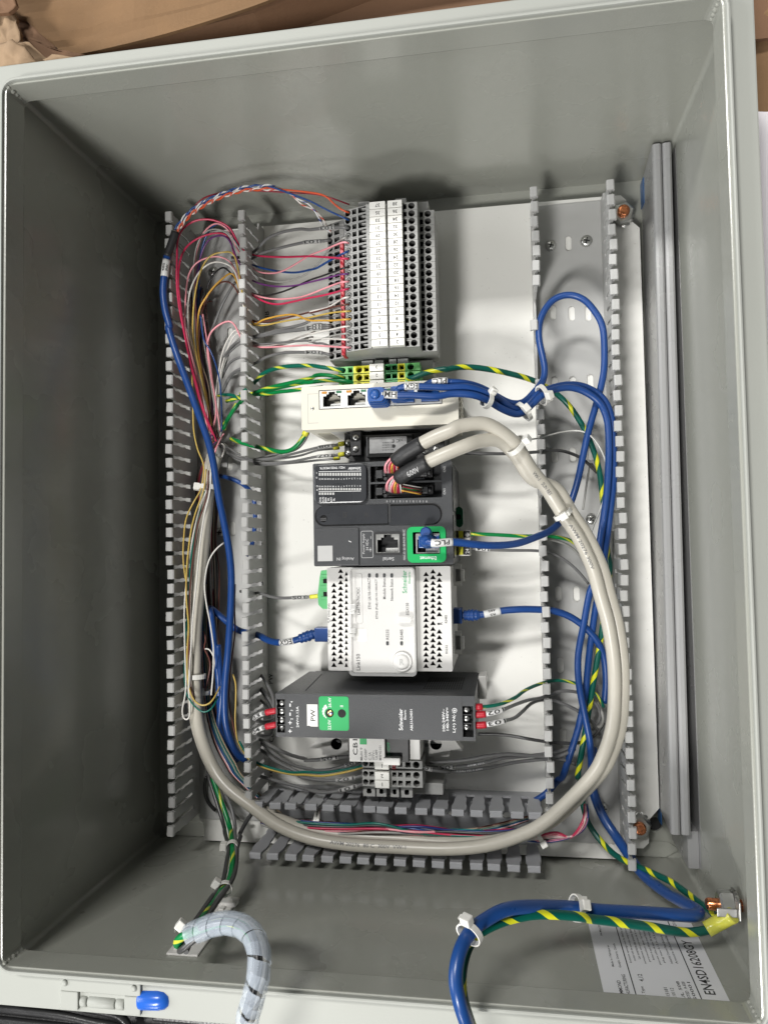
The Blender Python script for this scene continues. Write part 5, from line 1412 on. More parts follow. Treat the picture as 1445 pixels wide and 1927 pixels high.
# ---- wires from the left duct to the terminal column
knot = lambda: k7((560 + random.uniform(-45, 50), 1030 + random.uniform(-25, 25), random.uniform(2.6, 4.2)))[0]
def twire(tp, slot, arc, r, m, label, zt=7.9, group=None, cut=.0):
    """tp: points near the terminal ... slot: where it passes the duct fingers; arc: route inside the duct"""
    return wire(list(reversed(arc)) + list(reversed(slot)) + list(reversed(tp)), r, m, label, "wire", group, n=7)
R1_ = .066
GT = "thin wires into the terminal column"
def bundle(u0, v0, z0, mid, lo):   # a route down inside the left duct towards the knot
    return k7((u0, v0, z0)) + k7(*mid) + [knot()]
twire(kt1((425, 655, 8.72), (385, 640, 9.0), (330, 655, 8.6), (150, 730, 7.0), (0, 787, 6.2)), k4((1300, 722, 5.8), (1150, 808, 5.2), (1050, 832, 4.8), (930, 818, 4.4), (860, 760, 4.2), (760, 640, 4.6)),
      k4((690, 480, 5.2), (620, 420, 5.6), (560, 410, 5.4), (480, 470, 5.0), (420, 600, 4.6), (395, 740, 4.2), (390, 950, 4.0)) + bundle(420, 300, 3.8, [(490, 650, 3.6)], 0), R1_, w['pink'], "pink wire into terminal 29 that crosses over a blue one", group=GT)
twire(kt1((425, 737, 8.72), (370, 760, 9.0), (300, 795, 7.6), (200, 850, 6.8), (80, 920, 6.2)), k4((1380, 800, 5.8), (1250, 826, 5.3), (1100, 815, 4.8), (920, 775, 4.4), (815, 710, 4.3), (740, 560, 4.7)),
      k4((650, 430, 5.2), (560, 420, 4.8), (480, 540, 4.2), (430, 800, 3.6)) + bundle(430, 250, 3.2, [(500, 650, 3.2)], 0), R1_ + .012, w['blue'], "blue wire drooping between the pink and crimson ones to terminal 27", group=GT)
twire(kt1((428, 818, 8.72), (360, 815, 9.0), (250, 805, 7.4), (100, 795, 6.6), (0, 790, 6.2)), k4((1200, 693, 5.6), (1050, 692, 5.0), (900, 680, 4.4), (830, 655, 4.2), (760, 580, 4.8)),
      k4((690, 445, 5.6), (560, 382, 6.0), (450, 374, 6.2), (350, 405, 6.2), (275, 475, 6.3), (245, 560, 6.4), (243, 700, 6.4), (240, 900, 6.4), (258, 1100, 6.2), (300, 1320, 6.0)) + bundle(345, 320, 5.6, [(420, 600, 5.0), (490, 830, 4.4)], 0), R1_ + .014, w['crimson'], "thick crimson wire running nearly level into terminal 25", group=GT)
twire(kt1((428, 902, 8.72), (360, 918, 9.0), (300, 942, 7.8), (150, 995, 7.0), (0, 1045, 6.4)), k4((1300, 922, 6.0), (1150, 985, 5.4), (1000, 1022, 4.8), (900, 1010, 4.4), (820, 960, 4.2)),
      k4((720, 860, 4.6), (640, 780, 4.6), (540, 860, 4.0), (480, 1050, 3.4)) + bundle(450, 250, 3.2, [(510, 650, 3.2)], 0), R1_, w['black'], "black wire rising into terminal 23", group=GT)
twire(kt1((428, 975, 8.72), (360, 978, 9.0), (300, 990, 7.8), (150, 1030, 7.0), (0, 1065, 6.4)), k4((1250, 936, 5.8), (1080, 944, 5.2), (930, 915, 4.6), (840, 860, 4.3), (760, 730, 4.7)),
      k4((680, 540, 5.2), (600, 510, 5.2), (500, 560, 4.8), (430, 740, 4.2), (400, 1000, 3.8)) + bundle(440, 300, 3.4, [(500, 700, 3.4)], 0), R1_, w['purple'], "purple wire curving into terminal 21", group=GT)
twire(kt1((428, 1055, 8.72), (360, 1060, 9.0), (280, 1085, 7.6), (150, 1135, 6.9), (0, 1195, 6.3)), k4((1250, 1042, 5.6), (1080, 1052, 5.0), (940, 1030, 4.6), (850, 985, 4.3), (770, 880, 4.7)),
      k4((700, 740, 5.2), (600, 690, 5.6), (500, 700, 5.6), (405, 745, 5.4), (340, 850, 5.2), (315, 1050, 5.0), (310, 1250, 4.8)) + bundle(350, 250, 4.6, [(440, 600, 4.4)], 0), R1_, w['pink'], "pale pink wire into terminal 19 above a crimson one", group=GT)
twire(kt1((428, 1130, 8.72), (360, 1145, 9.0), (280, 1170, 7.6), (130, 1205, 6.9), (0, 1228, 6.4)), k4((1250, 1068, 5.8), (1090, 1096, 5.2), (970, 1068, 4.7), (870, 1005, 4.3), (790, 900, 4.6)),
      k4((690, 545, 5.0), (600, 490, 5.4), (480, 510, 5.6), (370, 565, 5.6), (300, 640, 5.6), (262, 760, 5.6), (255, 950, 5.6), (285, 1200, 5.4)) + bundle(330, 250, 5.2, [(410, 600, 4.8), (490, 850, 4.4)], 0), R1_ + .01, w['crimson'], "crimson wire sagging lowest on its way into terminal 17", group=GT)
twire(kt1((438, 1215, 8.72), (380, 1225, 9.0), (320, 1258, 7.6), (200, 1330, 6.9)) + kt2((0, 155, 6.2)), k4((1440, 1200, 5.7), (1250, 1225, 5.2), (1050, 1260, 4.7), (920, 1255, 4.4), (830, 1200, 4.3)),
      k4((740, 830, 5.2), (640, 745, 5.6), (540, 740, 5.6), (450, 800, 5.4), (375, 920, 5.2), (335, 1110, 5.0)) + bundle(355, 250, 4.4, [(440, 550, 4.2)], 0), R1_, w['white'], "white wire bending down from terminal 15", group=GT)
twire(kt1((432, 1292, 8.72), (370, 1300, 9.0), (250, 1325, 7.4), (100, 1365, 6.6)) + kt2((0, 165, 6.2)), k4((1380, 1160, 5.8), (1150, 1215, 5.2), (960, 1245, 4.6), (850, 1205, 4.3)),
      k4((740, 960, 4.8), (640, 900, 4.8), (520, 1000, 4.2), (450, 1200, 3.8)) + bundle(430, 300, 3.6, [(510, 700, 3.4)], 0), R1_, w['brown'], "brown wire into terminal 13 under the white one", group=GT)
twire(kt2((450, 142, 8.72), (380, 145, 9.0), (250, 158, 7.6), (120, 185, 6.9), (0, 212, 6.4)), k4((1320, 1215, 5.8), (1150, 1240, 5.2), (980, 1275, 4.7), (900, 1270, 4.4), (840, 1225, 4.3)),
      k4((735, 690, 5.4), (650, 655, 5.8), (560, 665, 5.8), (490, 720, 5.6), (430, 850, 5.4), (390, 1050, 5.2), (375, 1300, 5.0)) + bundle(395, 250, 4.6, [(470, 600, 4.2)], 0), R1_, w['yellow'], "pale yellow wire into terminal 11", group=GT)
twire(kt2((450, 225, 8.72), (380, 230, 9.0), (250, 240, 7.6), (100, 240, 6.9), (0, 238, 6.4)), k4((1250, 1185, 5.8), (1120, 1192, 5.2), (960, 1230, 4.7), (880, 1250, 4.4)),
      k4((720, 835, 5.0), (660, 855, 5.2), (570, 930, 5.2), (480, 1050, 5.0), (425, 1175, 4.6)) + bundle(420, 250, 4.0, [(490, 650, 3.6)], 0), R1_ + .006, w['amber'], "orange yellow wire into terminal 9", group=GT)
twire(kt2((450, 298, 8.72), (370, 305, 9.0), (250, 332, 7.5), (100, 362, 6.7), (0, 388, 6.2)), k7((1420, 105, 5.6), (1200, 182, 5.0), (1000, 232, 4.6), (900, 210, 4.3), (820, 150, 4.2)),
      k7((740, 90, 4.0), (640, 250, 3.6), (590, 500, 3.4)) + [knot()], R1_, w['white'], "white wire climbing into terminal 7", group=GT)
twire(kt2((450, 372, 8.72), (370, 378, 9.0), (250, 400, 7.4), (100, 442, 6.6), (0, 470, 6.1)), k7((1400, 150, 5.4), (1200, 205, 4.9), (1020, 240, 4.5), (910, 225, 4.2)),
      k7((780, 150, 3.6), (640, 400, 3.4), (600, 700, 3.2)) + [knot()], R1_, w['lgrey'], "light grey wire into terminal 5", group=GT)
twire(kt2((445, 445, 8.72), (370, 438, 9.0), (250, 432, 7.4), (100, 430, 6.6), (0, 430, 6.1)), k7((1400, 165, 5.4), (1180, 195, 4.9), (1000, 225, 4.5), (880, 190, 4.2)),
      k7((740, 130, 3.8), (620, 420, 3.4), (590, 750, 3.2)) + [knot()], R1_, w['white'], "white wire running level into terminal 3", group=GT)
twire(kt2((445, 522, 8.72), (370, 520, 9.0), (250, 512, 7.5), (100, 502, 6.7), (0, 498, 6.2)), k7((1300, 226, 5.4), (1150, 234, 5.0), (960, 242, 4.6), (870, 225, 4.3), (800, 190, 4.3)),
      k7((700, 20, 4.6), (540, 100, 4.4), (500, 250, 4.2), (530, 480, 4.0), (575, 780, 3.8)) + [knot()], R1_ + .006, w['pink'], "pink wire into terminal 1 at the bottom of the column", group=GT)
twire(kt1((415, 585, 8.72), (370, 602, 9.0), (300, 645, 7.6), (210, 730, 6.9), (110, 865, 6.2), (60, 910, 5.9)), k4((1350, 835, 5.6), (1200, 895, 5.2), (1080, 905, 4.8), (960, 875, 4.4), (870, 800, 4.2), (780, 640, 4.7)),
      k4((700, 520, 5.4), (620, 465, 5.6), (520, 462, 5.4), (450, 520, 5.0), (400, 640, 4.6), (380, 900, 4.2)) + bundle(405, 300, 4.0, [(480, 650, 3.8)], 0), .06, w['lgrey'], "greyish wire dipping steeply from terminal 31", group=GT)

# ---- thicker grey wires with printed sleeves
def greyw(pts, label, r=.112, m=None, lab=None, sl_=None, white=False, flip=True, group="grey labelled wires"):
    o = wire(pts, r, m or w['grey'], label, "wire", group, n=10)
    if lab:
        P, _ = o_path[o]; d0 = P.near(sl_[0]); d1 = P.near(sl_[1])
        if d0 > d1: d0, d1 = d1, d0
        a = P.at(d0)[0]; b = P.at(d1)[0]
        fl = (b.x < a.x)          # printed upside down as in the photo
        sleeve(o, d0, d1, SLEEVEW if white else SLEEVE, lab, .03, flip=(not fl) if flip else fl)
    return o
greyw(k4((700, 700, 4.5), (830, 690, 4.2), (930, 620, 4.4), (1010, 535, 5.0), (1150, 478, 5.8), (1300, 455, 6.4)) + kt1((0, 515, 6.9), (130, 500, 7.6), (300, 488, 8.5), (370, 488, 9.05), (428, 496, 8.72)),
      "grey wire with pale sleeve into terminal 33 near the top", lab="103", sl_=kt1((122, 500, 7.6), (302, 488, 8.3)))
greyw(k4((700, 740, 4.2), (850, 720, 4.2), (960, 662, 4.6), (1150, 608, 5.4), (1320, 570, 6.0)) + kt1((0, 642, 6.3), (130, 632, 6.7), (195, 625, 7.1), (240, 622, 6.75)), "grey wire marked 103 into the topmost lower left terminal", lab="103",
      sl_=k4((1320, 570, 6.0)) + kt1((128, 632, 6.7)))
for (v, lab, vs_, nm) in ((205, None, 0, "grey wire between the yellow wires into the lower deck"), (290, "104", 300, "upper of two grey wires marked 104 close together"), (318, "104", 330, "lower of two grey wires marked 104 close together")):
    o = greyw(k7((620, 480, 3.0), (700, 250, 3.6), (830, 160, 4.0), (900, 150 + (0 if v < 310 else 10), 4.2), (1100, 95 + (v - 205) * .2, 5.2), (1330, 40 + (v - 205) * .45, 6.2)) + kt2((60, v, 6.4), (150, v, 6.6), (205, v, 7.05), (245, v + 3, 6.75)), nm,
              lab=lab, sl_=(k7((1340, 72 if v < 300 else 104, 6.2)) + kt2((158, v, 6.6))) if lab else None)
greyw(k7((620, 640, 3.0), (690, 500, 3.6), (760, 440, 4.0), (900, 382, 4.2), (1000, 325, 4.8), (1150, 288, 5.4), (1330, 284, 6.1)) + kt2((60, 570, 6.4), (150, 578, 6.6), (205, 592, 7.05), (250, 600, 6.75)), "grey wire marked 104 at the foot of the terminal column", lab="104",
      sl_=k7((1335, 284, 6.1)) + kt2((155, 580, 6.6)))
greyw(k7((600, 560, 2.8), (640, 350, 3.4), (800, 200, 4.2), (950, 215, 4.6), (1150, 200, 5.2), (1350, 185, 5.9)) + kt2((60, 478, 6.3), (170, 480, 7.0), (245, 520, 6.75)), "thin grey wire behind the pink one at the column's foot", r=.08)
greyw(k4((505, 1400, 3.0), (560, 1260, 3.2), (620, 1110, 3.6), (690, 980, 4.2), (735, 910, 4.8)), "grey wire slanting up across the bare base of the left duct", group=None)
greyw(k7((600, 430, 2.6), (640, 330, 3.4), (700, 240, 4.4), (760, 190, 5.0), (800, 180, 4.8)), "grey wire looping up to the left duct's inner fingers", r=.1)
greyw(k7((625, 500, 2.8), (670, 400, 3.6), (730, 345, 4.4), (800, 320, 4.6)), "second grey wire looping up to the left duct's inner fingers", r=.1)
greyw(k7((640, 590, 2.8), (680, 500, 3.6), (740, 440, 4.4), (800, 420, 4.6)), "third grey wire looping up to the left duct's inner fingers", r=.1)
# relay wires with yellow ferrules
for (a, sl0, f, nm, lab) in ((((600, 1040), (680, 1100), (800, 1165), (930, 1195), (1150, 1165)), ((245, 690), (380, 672)), ((408, 664), (462, 656)), "grey wire marked 108 into the relay's upper screw", "108"),
                    (((610, 1060), (700, 1150), (820, 1200), (950, 1225), (1200, 1215)), ((238, 762), (380, 752)), ((408, 748), (462, 742)), "grey wire marked 107 into the relay's lower screw", "107"),
                    (((600, 1080), (700, 1160), (830, 1190), (960, 1200), (1250, 1170)), ((240, 712), (340, 702)), ((370, 698), (420, 690)), "thin grey wire into the upper small yellow ferrule at the relay", None),
                    (((620, 1090), (720, 1180), (850, 1225), (1000, 1240), (1250, 1222)), ((240, 792), (340, 784)), ((370, 780), (425, 774)), "thin grey wire into the lower small yellow ferrule at the relay", None)):
    z1 = 6.9 if lab else 6.2
    pts = k7(*[(u, v, 3.0 + .5 * i) for i, (u, v) in enumerate(a)]) + ks(*[(u, v, z1 - .1) for u, v in sl0]) + ks(*[(u, v, z1) for u, v in f])
    o = greyw(pts, nm, r=.10 if lab else .085, lab=lab, sl_=ks(*[(u, v, z1 - .1) for u, v in sl0]) if lab else None)
    P, r = o_path[o]; part("ferrule", tube_mb(P.sub(P.near(ks((f[0][0], f[0][1], z1))[0]), P.L - .02), .17 if lab else .13, 10), PEY, o)

# ---- green and yellow earth wires, left side
ge = "green and yellow earth wires"
wire(k7((780, 640, 3.4), (910, 532, 4.2), (960, 475, 4.8), (1050, 430, 5.4), (1200, 402, 6.0), (1400, 398, 6.5)) + kt2((100, 722, 6.9), (220, 738, 7.2), (330, 756, 7.3), (365, 758, 6.8)), .155, TYS, "dark green earth wire with yellow dashes into the earth terminal marked 3", "wire", ge, n=12)
wire(k7((700, 690, 3.6), (800, 660, 3.8), (910, 628, 4.2), (1000, 592, 4.8), (1200, 545, 5.6), (1400, 498, 6.2)) + kt2((60, 818, 6.6), (150, 808, 7.1), (260, 820, 7.4), (340, 835, 7.3), (372, 838, 6.8)), .15, GY, "bright green earth wire with thin yellow stripe into the terminal marked 2", "wire", ge, n=12)
wire(k7((640, 900, 3.0), (720, 780, 3.6), (830, 660, 4.0), (920, 622, 4.2), (1080, 590, 4.9), (1300, 545, 5.6)) + kt2((0, 888, 6.4), (150, 870, 6.9), (300, 866, 7.2), (430, 880, 7.2), (490, 900, 6.8)), .15, GY, "bright green earth wire passing just above the switch", "wire", ge, n=12)
wire(k7((660, 700, 3.2), (780, 660, 3.6), (910, 642, 4.0), (1000, 640, 4.5), (1100, 622, 5.0), (1200, 612, 5.4), (1330, 595, 5.8), (1480, 580, 5.6)), .14, GY, "bright green earth wire ending behind the switch's left end", "wire", ge, n=12)
o = wire(k7((700, 1020, 3.0), (800, 1055, 3.4), (910, 1085, 3.8), (1000, 1105, 4.2), (1100, 1128, 4.6), (1190, 1125, 4.9), (1260, 1080, 5.2), (1310, 1010, 5.4), (1345, 945, 5.6), (1350, 895, 5.7)), .17, GY, "bright green earth wire curling up to a yellow ferrule at the switch", "wire", ge, n=12)
P, r = o_path[o]; part("ferrule", tube_mb(P.sub(P.L - .85, P.L - .02), .24, 10), PEY, o)
greyw(k7((930, 1190, 4.2), (1080, 1150, 4.5), (1230, 1120, 4.8), (1310, 1060, 5.0), (1355, 980, 5.2), (1362, 930, 5.3)), "short grey wire hugging the green loop under the switch", r=.10)
wire(k7((590, 655, 3.2), (650, 645, 3.4), (720, 648, 3.7), (790, 690, 4.0), (830, 672, 4.0)), .13, TYS, "short dark green wire end in the left duct's middle", "wire", ge, n=10)
wire(k7((640, 940, 3.4), (660, 880, 3.6), (700, 810, 4.0), (735, 750, 4.4), (750, 720, 4.4)), .15, GY, "green earth wire rising inside the left duct beside the fingers", "wire", ge, n=10)

# ---- bundle of coloured wires hanging in the left duct down to the knot
gb = "coloured wires bundled in the left duct"
for nm, m, r, pts in (
    ("tan", 'tan', .06, [(340, -60, 4.6), (365, 200, 4.4), (425, 430, 4.0), (490, 640, 3.6)]),
    ("dark tan", 'tan', .055, [(385, -80, 4.0), (390, 100, 4.0), (430, 330, 3.8), (515, 600, 3.4)]),
    ("dark purple", 'purple', .06, [(400, -100, 3.6), (415, 120, 3.5), (465, 420, 3.3), (540, 760, 3.2)]),
    ("black", 'black', .06, [(430, -60, 3.0), (445, 200, 3.0), (500, 520, 2.9), (555, 850, 2.9)]),
    ("brown", 'brown', .06, [(415, -60, 3.4), (440, 200, 3.2), (480, 500, 3.1), (550, 800, 3.0)]),
    ("white", 'white', .058, [(355, 60, 4.3), (405, 350, 4.0), (470, 560, 3.7), (495, 700, 3.4), (540, 880, 3.2)]),
    ("dark red", 'darkred', .066, [(275, 0, 6.0), (325, 200, 5.7), (385, 450, 5.2), (455, 720, 4.7)]),
    ("rose", 'pink', .06, [(460, -40, 4.5), (490, 150, 4.3), (530, 450, 4.0), (590, 820, 3.7), (605, 960, 3.4)]),
    ("grey", 'lgrey', .062, [(450, -30, 3.8), (470, 200, 3.7), (520, 480, 3.5), (570, 850, 3.4)])):
    wire(k7(*pts) + [knot()], r, w[m], "%s wire hanging in the wire bundle at the top of the left duct" % nm, "wire", gb, n=6)
wire(k4((440, 1190, 4.8), (470, 1400, 4.6)) + k7((520, 260, 4.6), (570, 385, 4.6), (605, 530, 4.4), (618, 700, 4.2), (622, 850, 3.8), (618, 960, 3.4)), .058, w['blue'], "thin blue wire bowing out at the right of the left duct's bundle", "wire", gb, n=6)
wire(k7((620, 1060, 4.4), (645, 1075, 4.4), (645, 1120, 4.2), (615, 1190, 3.8), (585, 1260, 3.4), (560, 1340, 3.2)), .062, w['white'], "short white wire bending over below the knot in the left duct", "wire", gb, n=7)
wire(k7((640, 975, 4.6), (610, 1020, 4.4), (580, 1080, 4.2), (555, 1170, 3.8)), .06, w['pink'], "short cut rose wire end sticking up at the knot", "wire", gb, n=7)
solo("wire_tip", MB().lathe(k7((548, 1052, 4.6))[0], [(.07, 0), (.1, .1), (.1, .25), (.05, .32)], (0, .2, 1), 10), COPPER, "bare copper wire end at the knot of the bundle", "wire end")
wire(k7((640, 1060, 3.2), (700, 1110, 3.4), (780, 1145, 3.6), (860, 1160, 3.8)), .06, w['white'], "white wire leaving the knot towards the inner fingers", "wire", gb, n=6)
for nm, m, r, pts in (
    ("yellow brown wire bowing leftmost beside the beige cable", 'yellow', .06, k7((370, 480, 4.8), (378, 800, 5.0), (385, 960, 5.0), (420, 1120, 5.0), (470, 1250, 5.0)) + k5((445, 90, 5.2), (385, 200, 5.6), (320, 340, 5.8), (298, 520, 5.8), (295, 700, 5.6), (315, 860, 5.4))),
    ("yellow wire lying along the beige cable's left", 'yellow', .064, k7((490, 1280, 5.2)) + k5((465, 110, 5.6), (400, 290, 5.9), (355, 480, 5.9), (325, 760, 5.9), (320, 1000, 5.9), (340, 1250, 5.8), (330, 1440, 5.8)) + k6((328, 300, 5.9), (350, 450, 6.0), (395, 545, 6.1), (455, 582, 6.1), (520, 560, 6.0), (570, 490, 5.6), (605, 415, 5.0))),
    ("green wire curling under the yellow loop", 'teal', .064, k5((480, 110, 5.2), (400, 450, 5.2), (360, 700, 5.1), (345, 1000, 5.2)) + k6((312, 60, 5.6), (308, 380, 5.8), (335, 500, 6.0), (400, 592, 6.1), (475, 637, 6.1), (545, 592, 5.9), (590, 500, 5.2))),
    ("white wire folded into a hanging loop", 'white', .06, k5((495, 100, 5.4), (430, 270, 5.6), (380, 480, 5.7), (330, 800, 5.7), (305, 1100, 5.8)) + k6((308, 80, 5.9), (318, 400, 6.0), (305, 520, 6.0), (284, 620, 6.0), (295, 685, 6.0), (325, 700, 6.0), (350, 670, 6.0), (352, 570, 6.0), (342, 420, 6.0), (350, 120, 5.8))),
    ("white wire lying on the beige cable", 'white', .062, k7((530, 1290, 5.4)) + k5((520, 120, 5.7), (470, 330, 6.0), (432, 600, 6.0), (405, 900, 6.0), (375, 1180, 6.0), (362, 1440, 5.9)) + k6((352, 200, 5.9), (350, 420, 5.9))),
    ("maroon wire lying on the beige cable", 'brown', .064, k7((510, 1290, 5.2)) + k5((490, 170, 5.6), (420, 380, 5.8), (385, 620, 5.8), (355, 900, 5.7), (345, 1300, 5.7)) + k6((345, 200, 5.9), (362, 430, 5.8), (430, 640, 5.2))),
    ("white wire standing loose to the right of the beige cable", 'white', .06, k5((640, 548, 5.2), (580, 595, 5.5), (520, 680, 5.7), (488, 790, 5.8), (475, 920, 5.8), (492, 1070, 5.7), (525, 1240, 5.6), (550, 1420, 5.5)) + k6((552, 120, 5.5), (548, 300, 5.5), (532, 488, 5.4))),
    ("maroon wire zigzagging at the left duct's lower middle", 'brown', .06, k5((470, 1300, 4.4), (490, 1390, 4.6)) + k6((462, 80, 4.6), (500, 140, 4.7), (525, 220, 4.7), (510, 330, 4.5), (480, 450, 4.2))),
    ("white hook shaped wire end by the blue cables", 'white', .055, k6((480, 95, 5.0), (510, 92, 5.1), (540, 130, 5.0), (562, 200, 4.8), (548, 300, 4.6))),
    ("maroon wire at the right of the left blue cables", 'brown', .06, k5((735, 900, 4.6), (730, 1100, 4.6), (735, 1300, 4.4)) + k6((715, 120, 4.3), (690, 350, 4.2), (685, 550, 4.2), (730, 800, 4.2), (770, 920, 4.0))),
    ("yellow wire at the right of the left blue cables", 'yellow', .06, k6((715, 310, 4.4), (740, 380, 4.5), (740, 560, 4.4), (735, 700, 4.3), (755, 880, 4.2), (800, 960, 4.2)))):
    wire(pts, r, w[m], nm, "wire", gb, n=7)
# deeper layers of the bundle above and below the knot
deep = ('black', 'brown', 'darkred', 'dgrey', 'purple', 'tan', 'navy', 'black', 'brown', 'dgrey', 'white', 'darkred', 'black', 'tan', 'dgrey', 'brown')
for q, c in enumerate(deep):
    R = random.Random(q + 5); u = 345 + q * 8.5; e = R.uniform(-14, 14); nm = {'dgrey': 'dark grey', 'darkred': 'dark red'}.get(c, c)
    wire(k4((u + 55 + e, 860 + q * 14, 2.6), (u + 15, 1080, 2.4), (u + 25 + e, 1330, 2.5)) + k7((u + 40, 150, 2.4), (u + 78 - q * 1.2 + e * .4, 420, 2.5), (520 + q * 3, 700, 2.6), (545 + q * 4, 900, 2.9)) + [knot()], .066, w[c],
         "%s wire deep in the left duct's upper bundle, %s layer" % (nm, ORD[q % 8] if q < 8 else 'inner ' + ORD[q - 8]), "wire", gb, n=6)
    v = 395 + q * 11
    wire([knot()] + k7((540 + q * 2 - 30, 1140, 2.8), (v + 40, 1270, 2.6), (v + 8, 1420, 2.5)) + k5((v + 22 + e * .5, 250, 2.6), (v + 40 - q * 2, 520, 2.8), (v + 30 + e, 800, 2.8), (v + 35, 1100, 2.9), (v + 45 - e, 1380, 3.0)) + k6((v + 60, 220, 3.0), (v + 75 + e, 480, 3.0), (v + 110, 720, 3.2)), .07 if c in ('black', 'dgrey') else .06, w[c],
         "%s wire behind the beige cables, left duct, %s layer" % (nm, ORD[q % 8] if q < 8 else 'inner ' + ORD[q - 8]), "wire", gb, n=6)
# lower part: bundle that follows the beige cable into the bottom duct
for q, (c, d) in enumerate((('dgrey', 0), ('pink', 14), ('white', 24), ('navy', 34), ('blue', 46), ('teal', 58), ('lgrey', 74), ('teal', 92), ('tan', 110), ('brown', 6))):
    nm = ('dark grey', 'pink', 'white', 'navy', 'blue', 'teal', 'light grey', 'dark teal', 'tan', 'brown')[q]
    o = random.uniform(-10, 10)
    tail = kb((190 + d * .5, 165 + d * .22, 4.0), (320 + d, 185 + d * .25, 3.9), (480 + d, 205 + d * .2, 3.9 + .1 * (q % 3)), (700, 232 + (q * 7) % 40 - 22, 4.2), (900, 240 + (q * 11) % 40 - 15, 4.4), (1080, 240 - q * 3, 4.2), (1250, 190 - q * 2, 3.8))
    wire(k5((430 + d * .5, 900, 3.4)) + k6((455 + d * .4, 200 + o, 3.2), (475 + d * .4, 500, 3.4), (505 + d * .5, 700, 3.7), (560 + d * .75, 900, 3.9), (655 + d * .8, 1080, 4.2), (740 + d * .7, 1200, 4.3)) + tail, .062, w[c],
         "%s wire following the beige cable round into the bottom duct" % nm, "wire", "wires turning into the bottom duct", n=6)
# bundle lying across the bottom duct
mix = ['crimson', 'pink', 'crimson', 'pink', 'white', 'pink', 'white', 'black', 'pink', 'purple', 'pink', 'blue', 'teal', 'navy', 'dgrey', 'white', 'crimson', 'cyan', 'pink', 'brown', 'navy', 'lgrey']
for q, c in enumerate(mix):
    r_ = random.Random(q + 40)
    y0 = 158 + (q % 11) * 5.0; z0 = 4.0 + .25 * (q // 11) + r_.uniform(-.1, .3)
    ym = 192 + (q * 5) % 55 * .6; y2 = 212 + (q * 13) % 55 * .5
    cross = r_.uniform(-10, 10)
    pts = kb((130, y0 - 18, z0 - .6), (200, y0 + 6, z0), (330, y0 + 22, z0 + .3), (480, 188 + (q % 11) * 4.2, z0 + .4), (620, ym + cross, z0 + .5 + r_.uniform(-.2, .4)), (780, (ym + y2) / 2 - cross, z0 + .6 + r_.uniform(-.2, .4)), (920, y2, z0 + .6), (1060, y2 + 6, z0 + .7), (1190, 212 + (q * 7) % 45, z0 + .6))
    if q < 12:
        pts += kb((1290, 235 + q * 2.5, 4.6), (1370, 222 + q * 3.2, 5.0)) + kbr((330 + q * 2, 362 - q * 1.5 + 25, 5.0), (385 + q * 2.2, 320 + q, 5.0), (408 + q * 1.8, 265, 4.6), (410 + q, 200, 3.8))
    else: pts += kb((1260, 186 + q, z0), (1320, 160 + q, z0 - .5))
    wire([p + Vector((0, 0, .75)) for p in pts], .088, w[c], "%s wire across the bottom duct, %s" % ({'dgrey': 'dark grey', 'lgrey': 'light grey'}.get(c, c), ('%s down, turning up at its right end' % ORD[min(q, 10)]) if q < 12 else ('running straight on behind, %s down' % ORD[q - 12])), "wire", "wires lying across the bottom duct", n=6)

# ---- data cables at the left: the one to the gateway
def plug_boot(o, d0, d1, r0, ribs=5, hx=True):
    P, r = o_path[o]
    pts = P.sub(d0, d1, .06); L = d1 - d0
    part("boot", tube_mb(pts, r0, 14, rfun=lambda t, l: (1.0 - .18 * abs(2 * t - 1)) * (1 + .10 * math.sin(t * ribs * 2 * math.pi))), w['bluecable'], o)
pts = k6((600, 480, 3.6), (590, 300, 3.9), (565, 100, 4.0)) + k5((530, 1150, 4.0), (520, 1100, 3.6), (620, 1180, 3.2), (760, 1290, 3.4), (930, 1332, 4.2), (1000, 1372, 5.0), (1080, 1395, 5.5), (1170, 1392, 5.9), (1260, 1372, 6.1), (1360, 1338, 6.2), (1445, 1310, 6.2), (1510, 1300, 6.2))
egx = wire(k6((610, 700, 3.2)) + pts, .24, w['bluecable'], "blue data cable sleeved EGX plugged into the gateway's left side", "cable", "blue data cables", n=14, name="data_cable")
P, r = o_path[egx]
sleeve(egx, P.near(k5((1115, 1398, 5.7))[0]), P.near(k5((1235, 1378, 6.0))[0]), SLEEVEW, "EGX", .015, flip=True)
plug_boot(egx, P.near(k5((1275, 1368, 6.1))[0]), P.near(k5((1420, 1315, 6.2))[0]), .38, 4)
c = at(608, 1193, 6.2)
bx("plug", (c.x - .5, c.y - .5, 5.8, GX0 - .005, c.y + .5, 6.75), w['bluecable'], egx, bevel=.08)
wire(k6((590, 60, 3.9), (605, 250, 4.0), (625, 420, 4.0), (612, 600, 3.8), (605, 780, 3.5), (690, 950, 3.2), (760, 1050, 3.0)), .24, w['bluecable'], "blue data cable hugging the slanting one low in the left duct", "cable", "blue data cables", n=14, name="data_cable")
wire(k5((600, -20, 3.2), (660, -10, 3.6), (730, 15, 3.8), (800, 50, 3.8), (880, 130, 3.0), (905, 270, 2.6), (900, 420, 2.4), (880, 560, 2.3), (830, 660, 2.4)), .17, w['bluecable'], "short blue cable bend beside the inner fingers of the left duct", "cable", "blue data cables", n=10, name="data_cable")
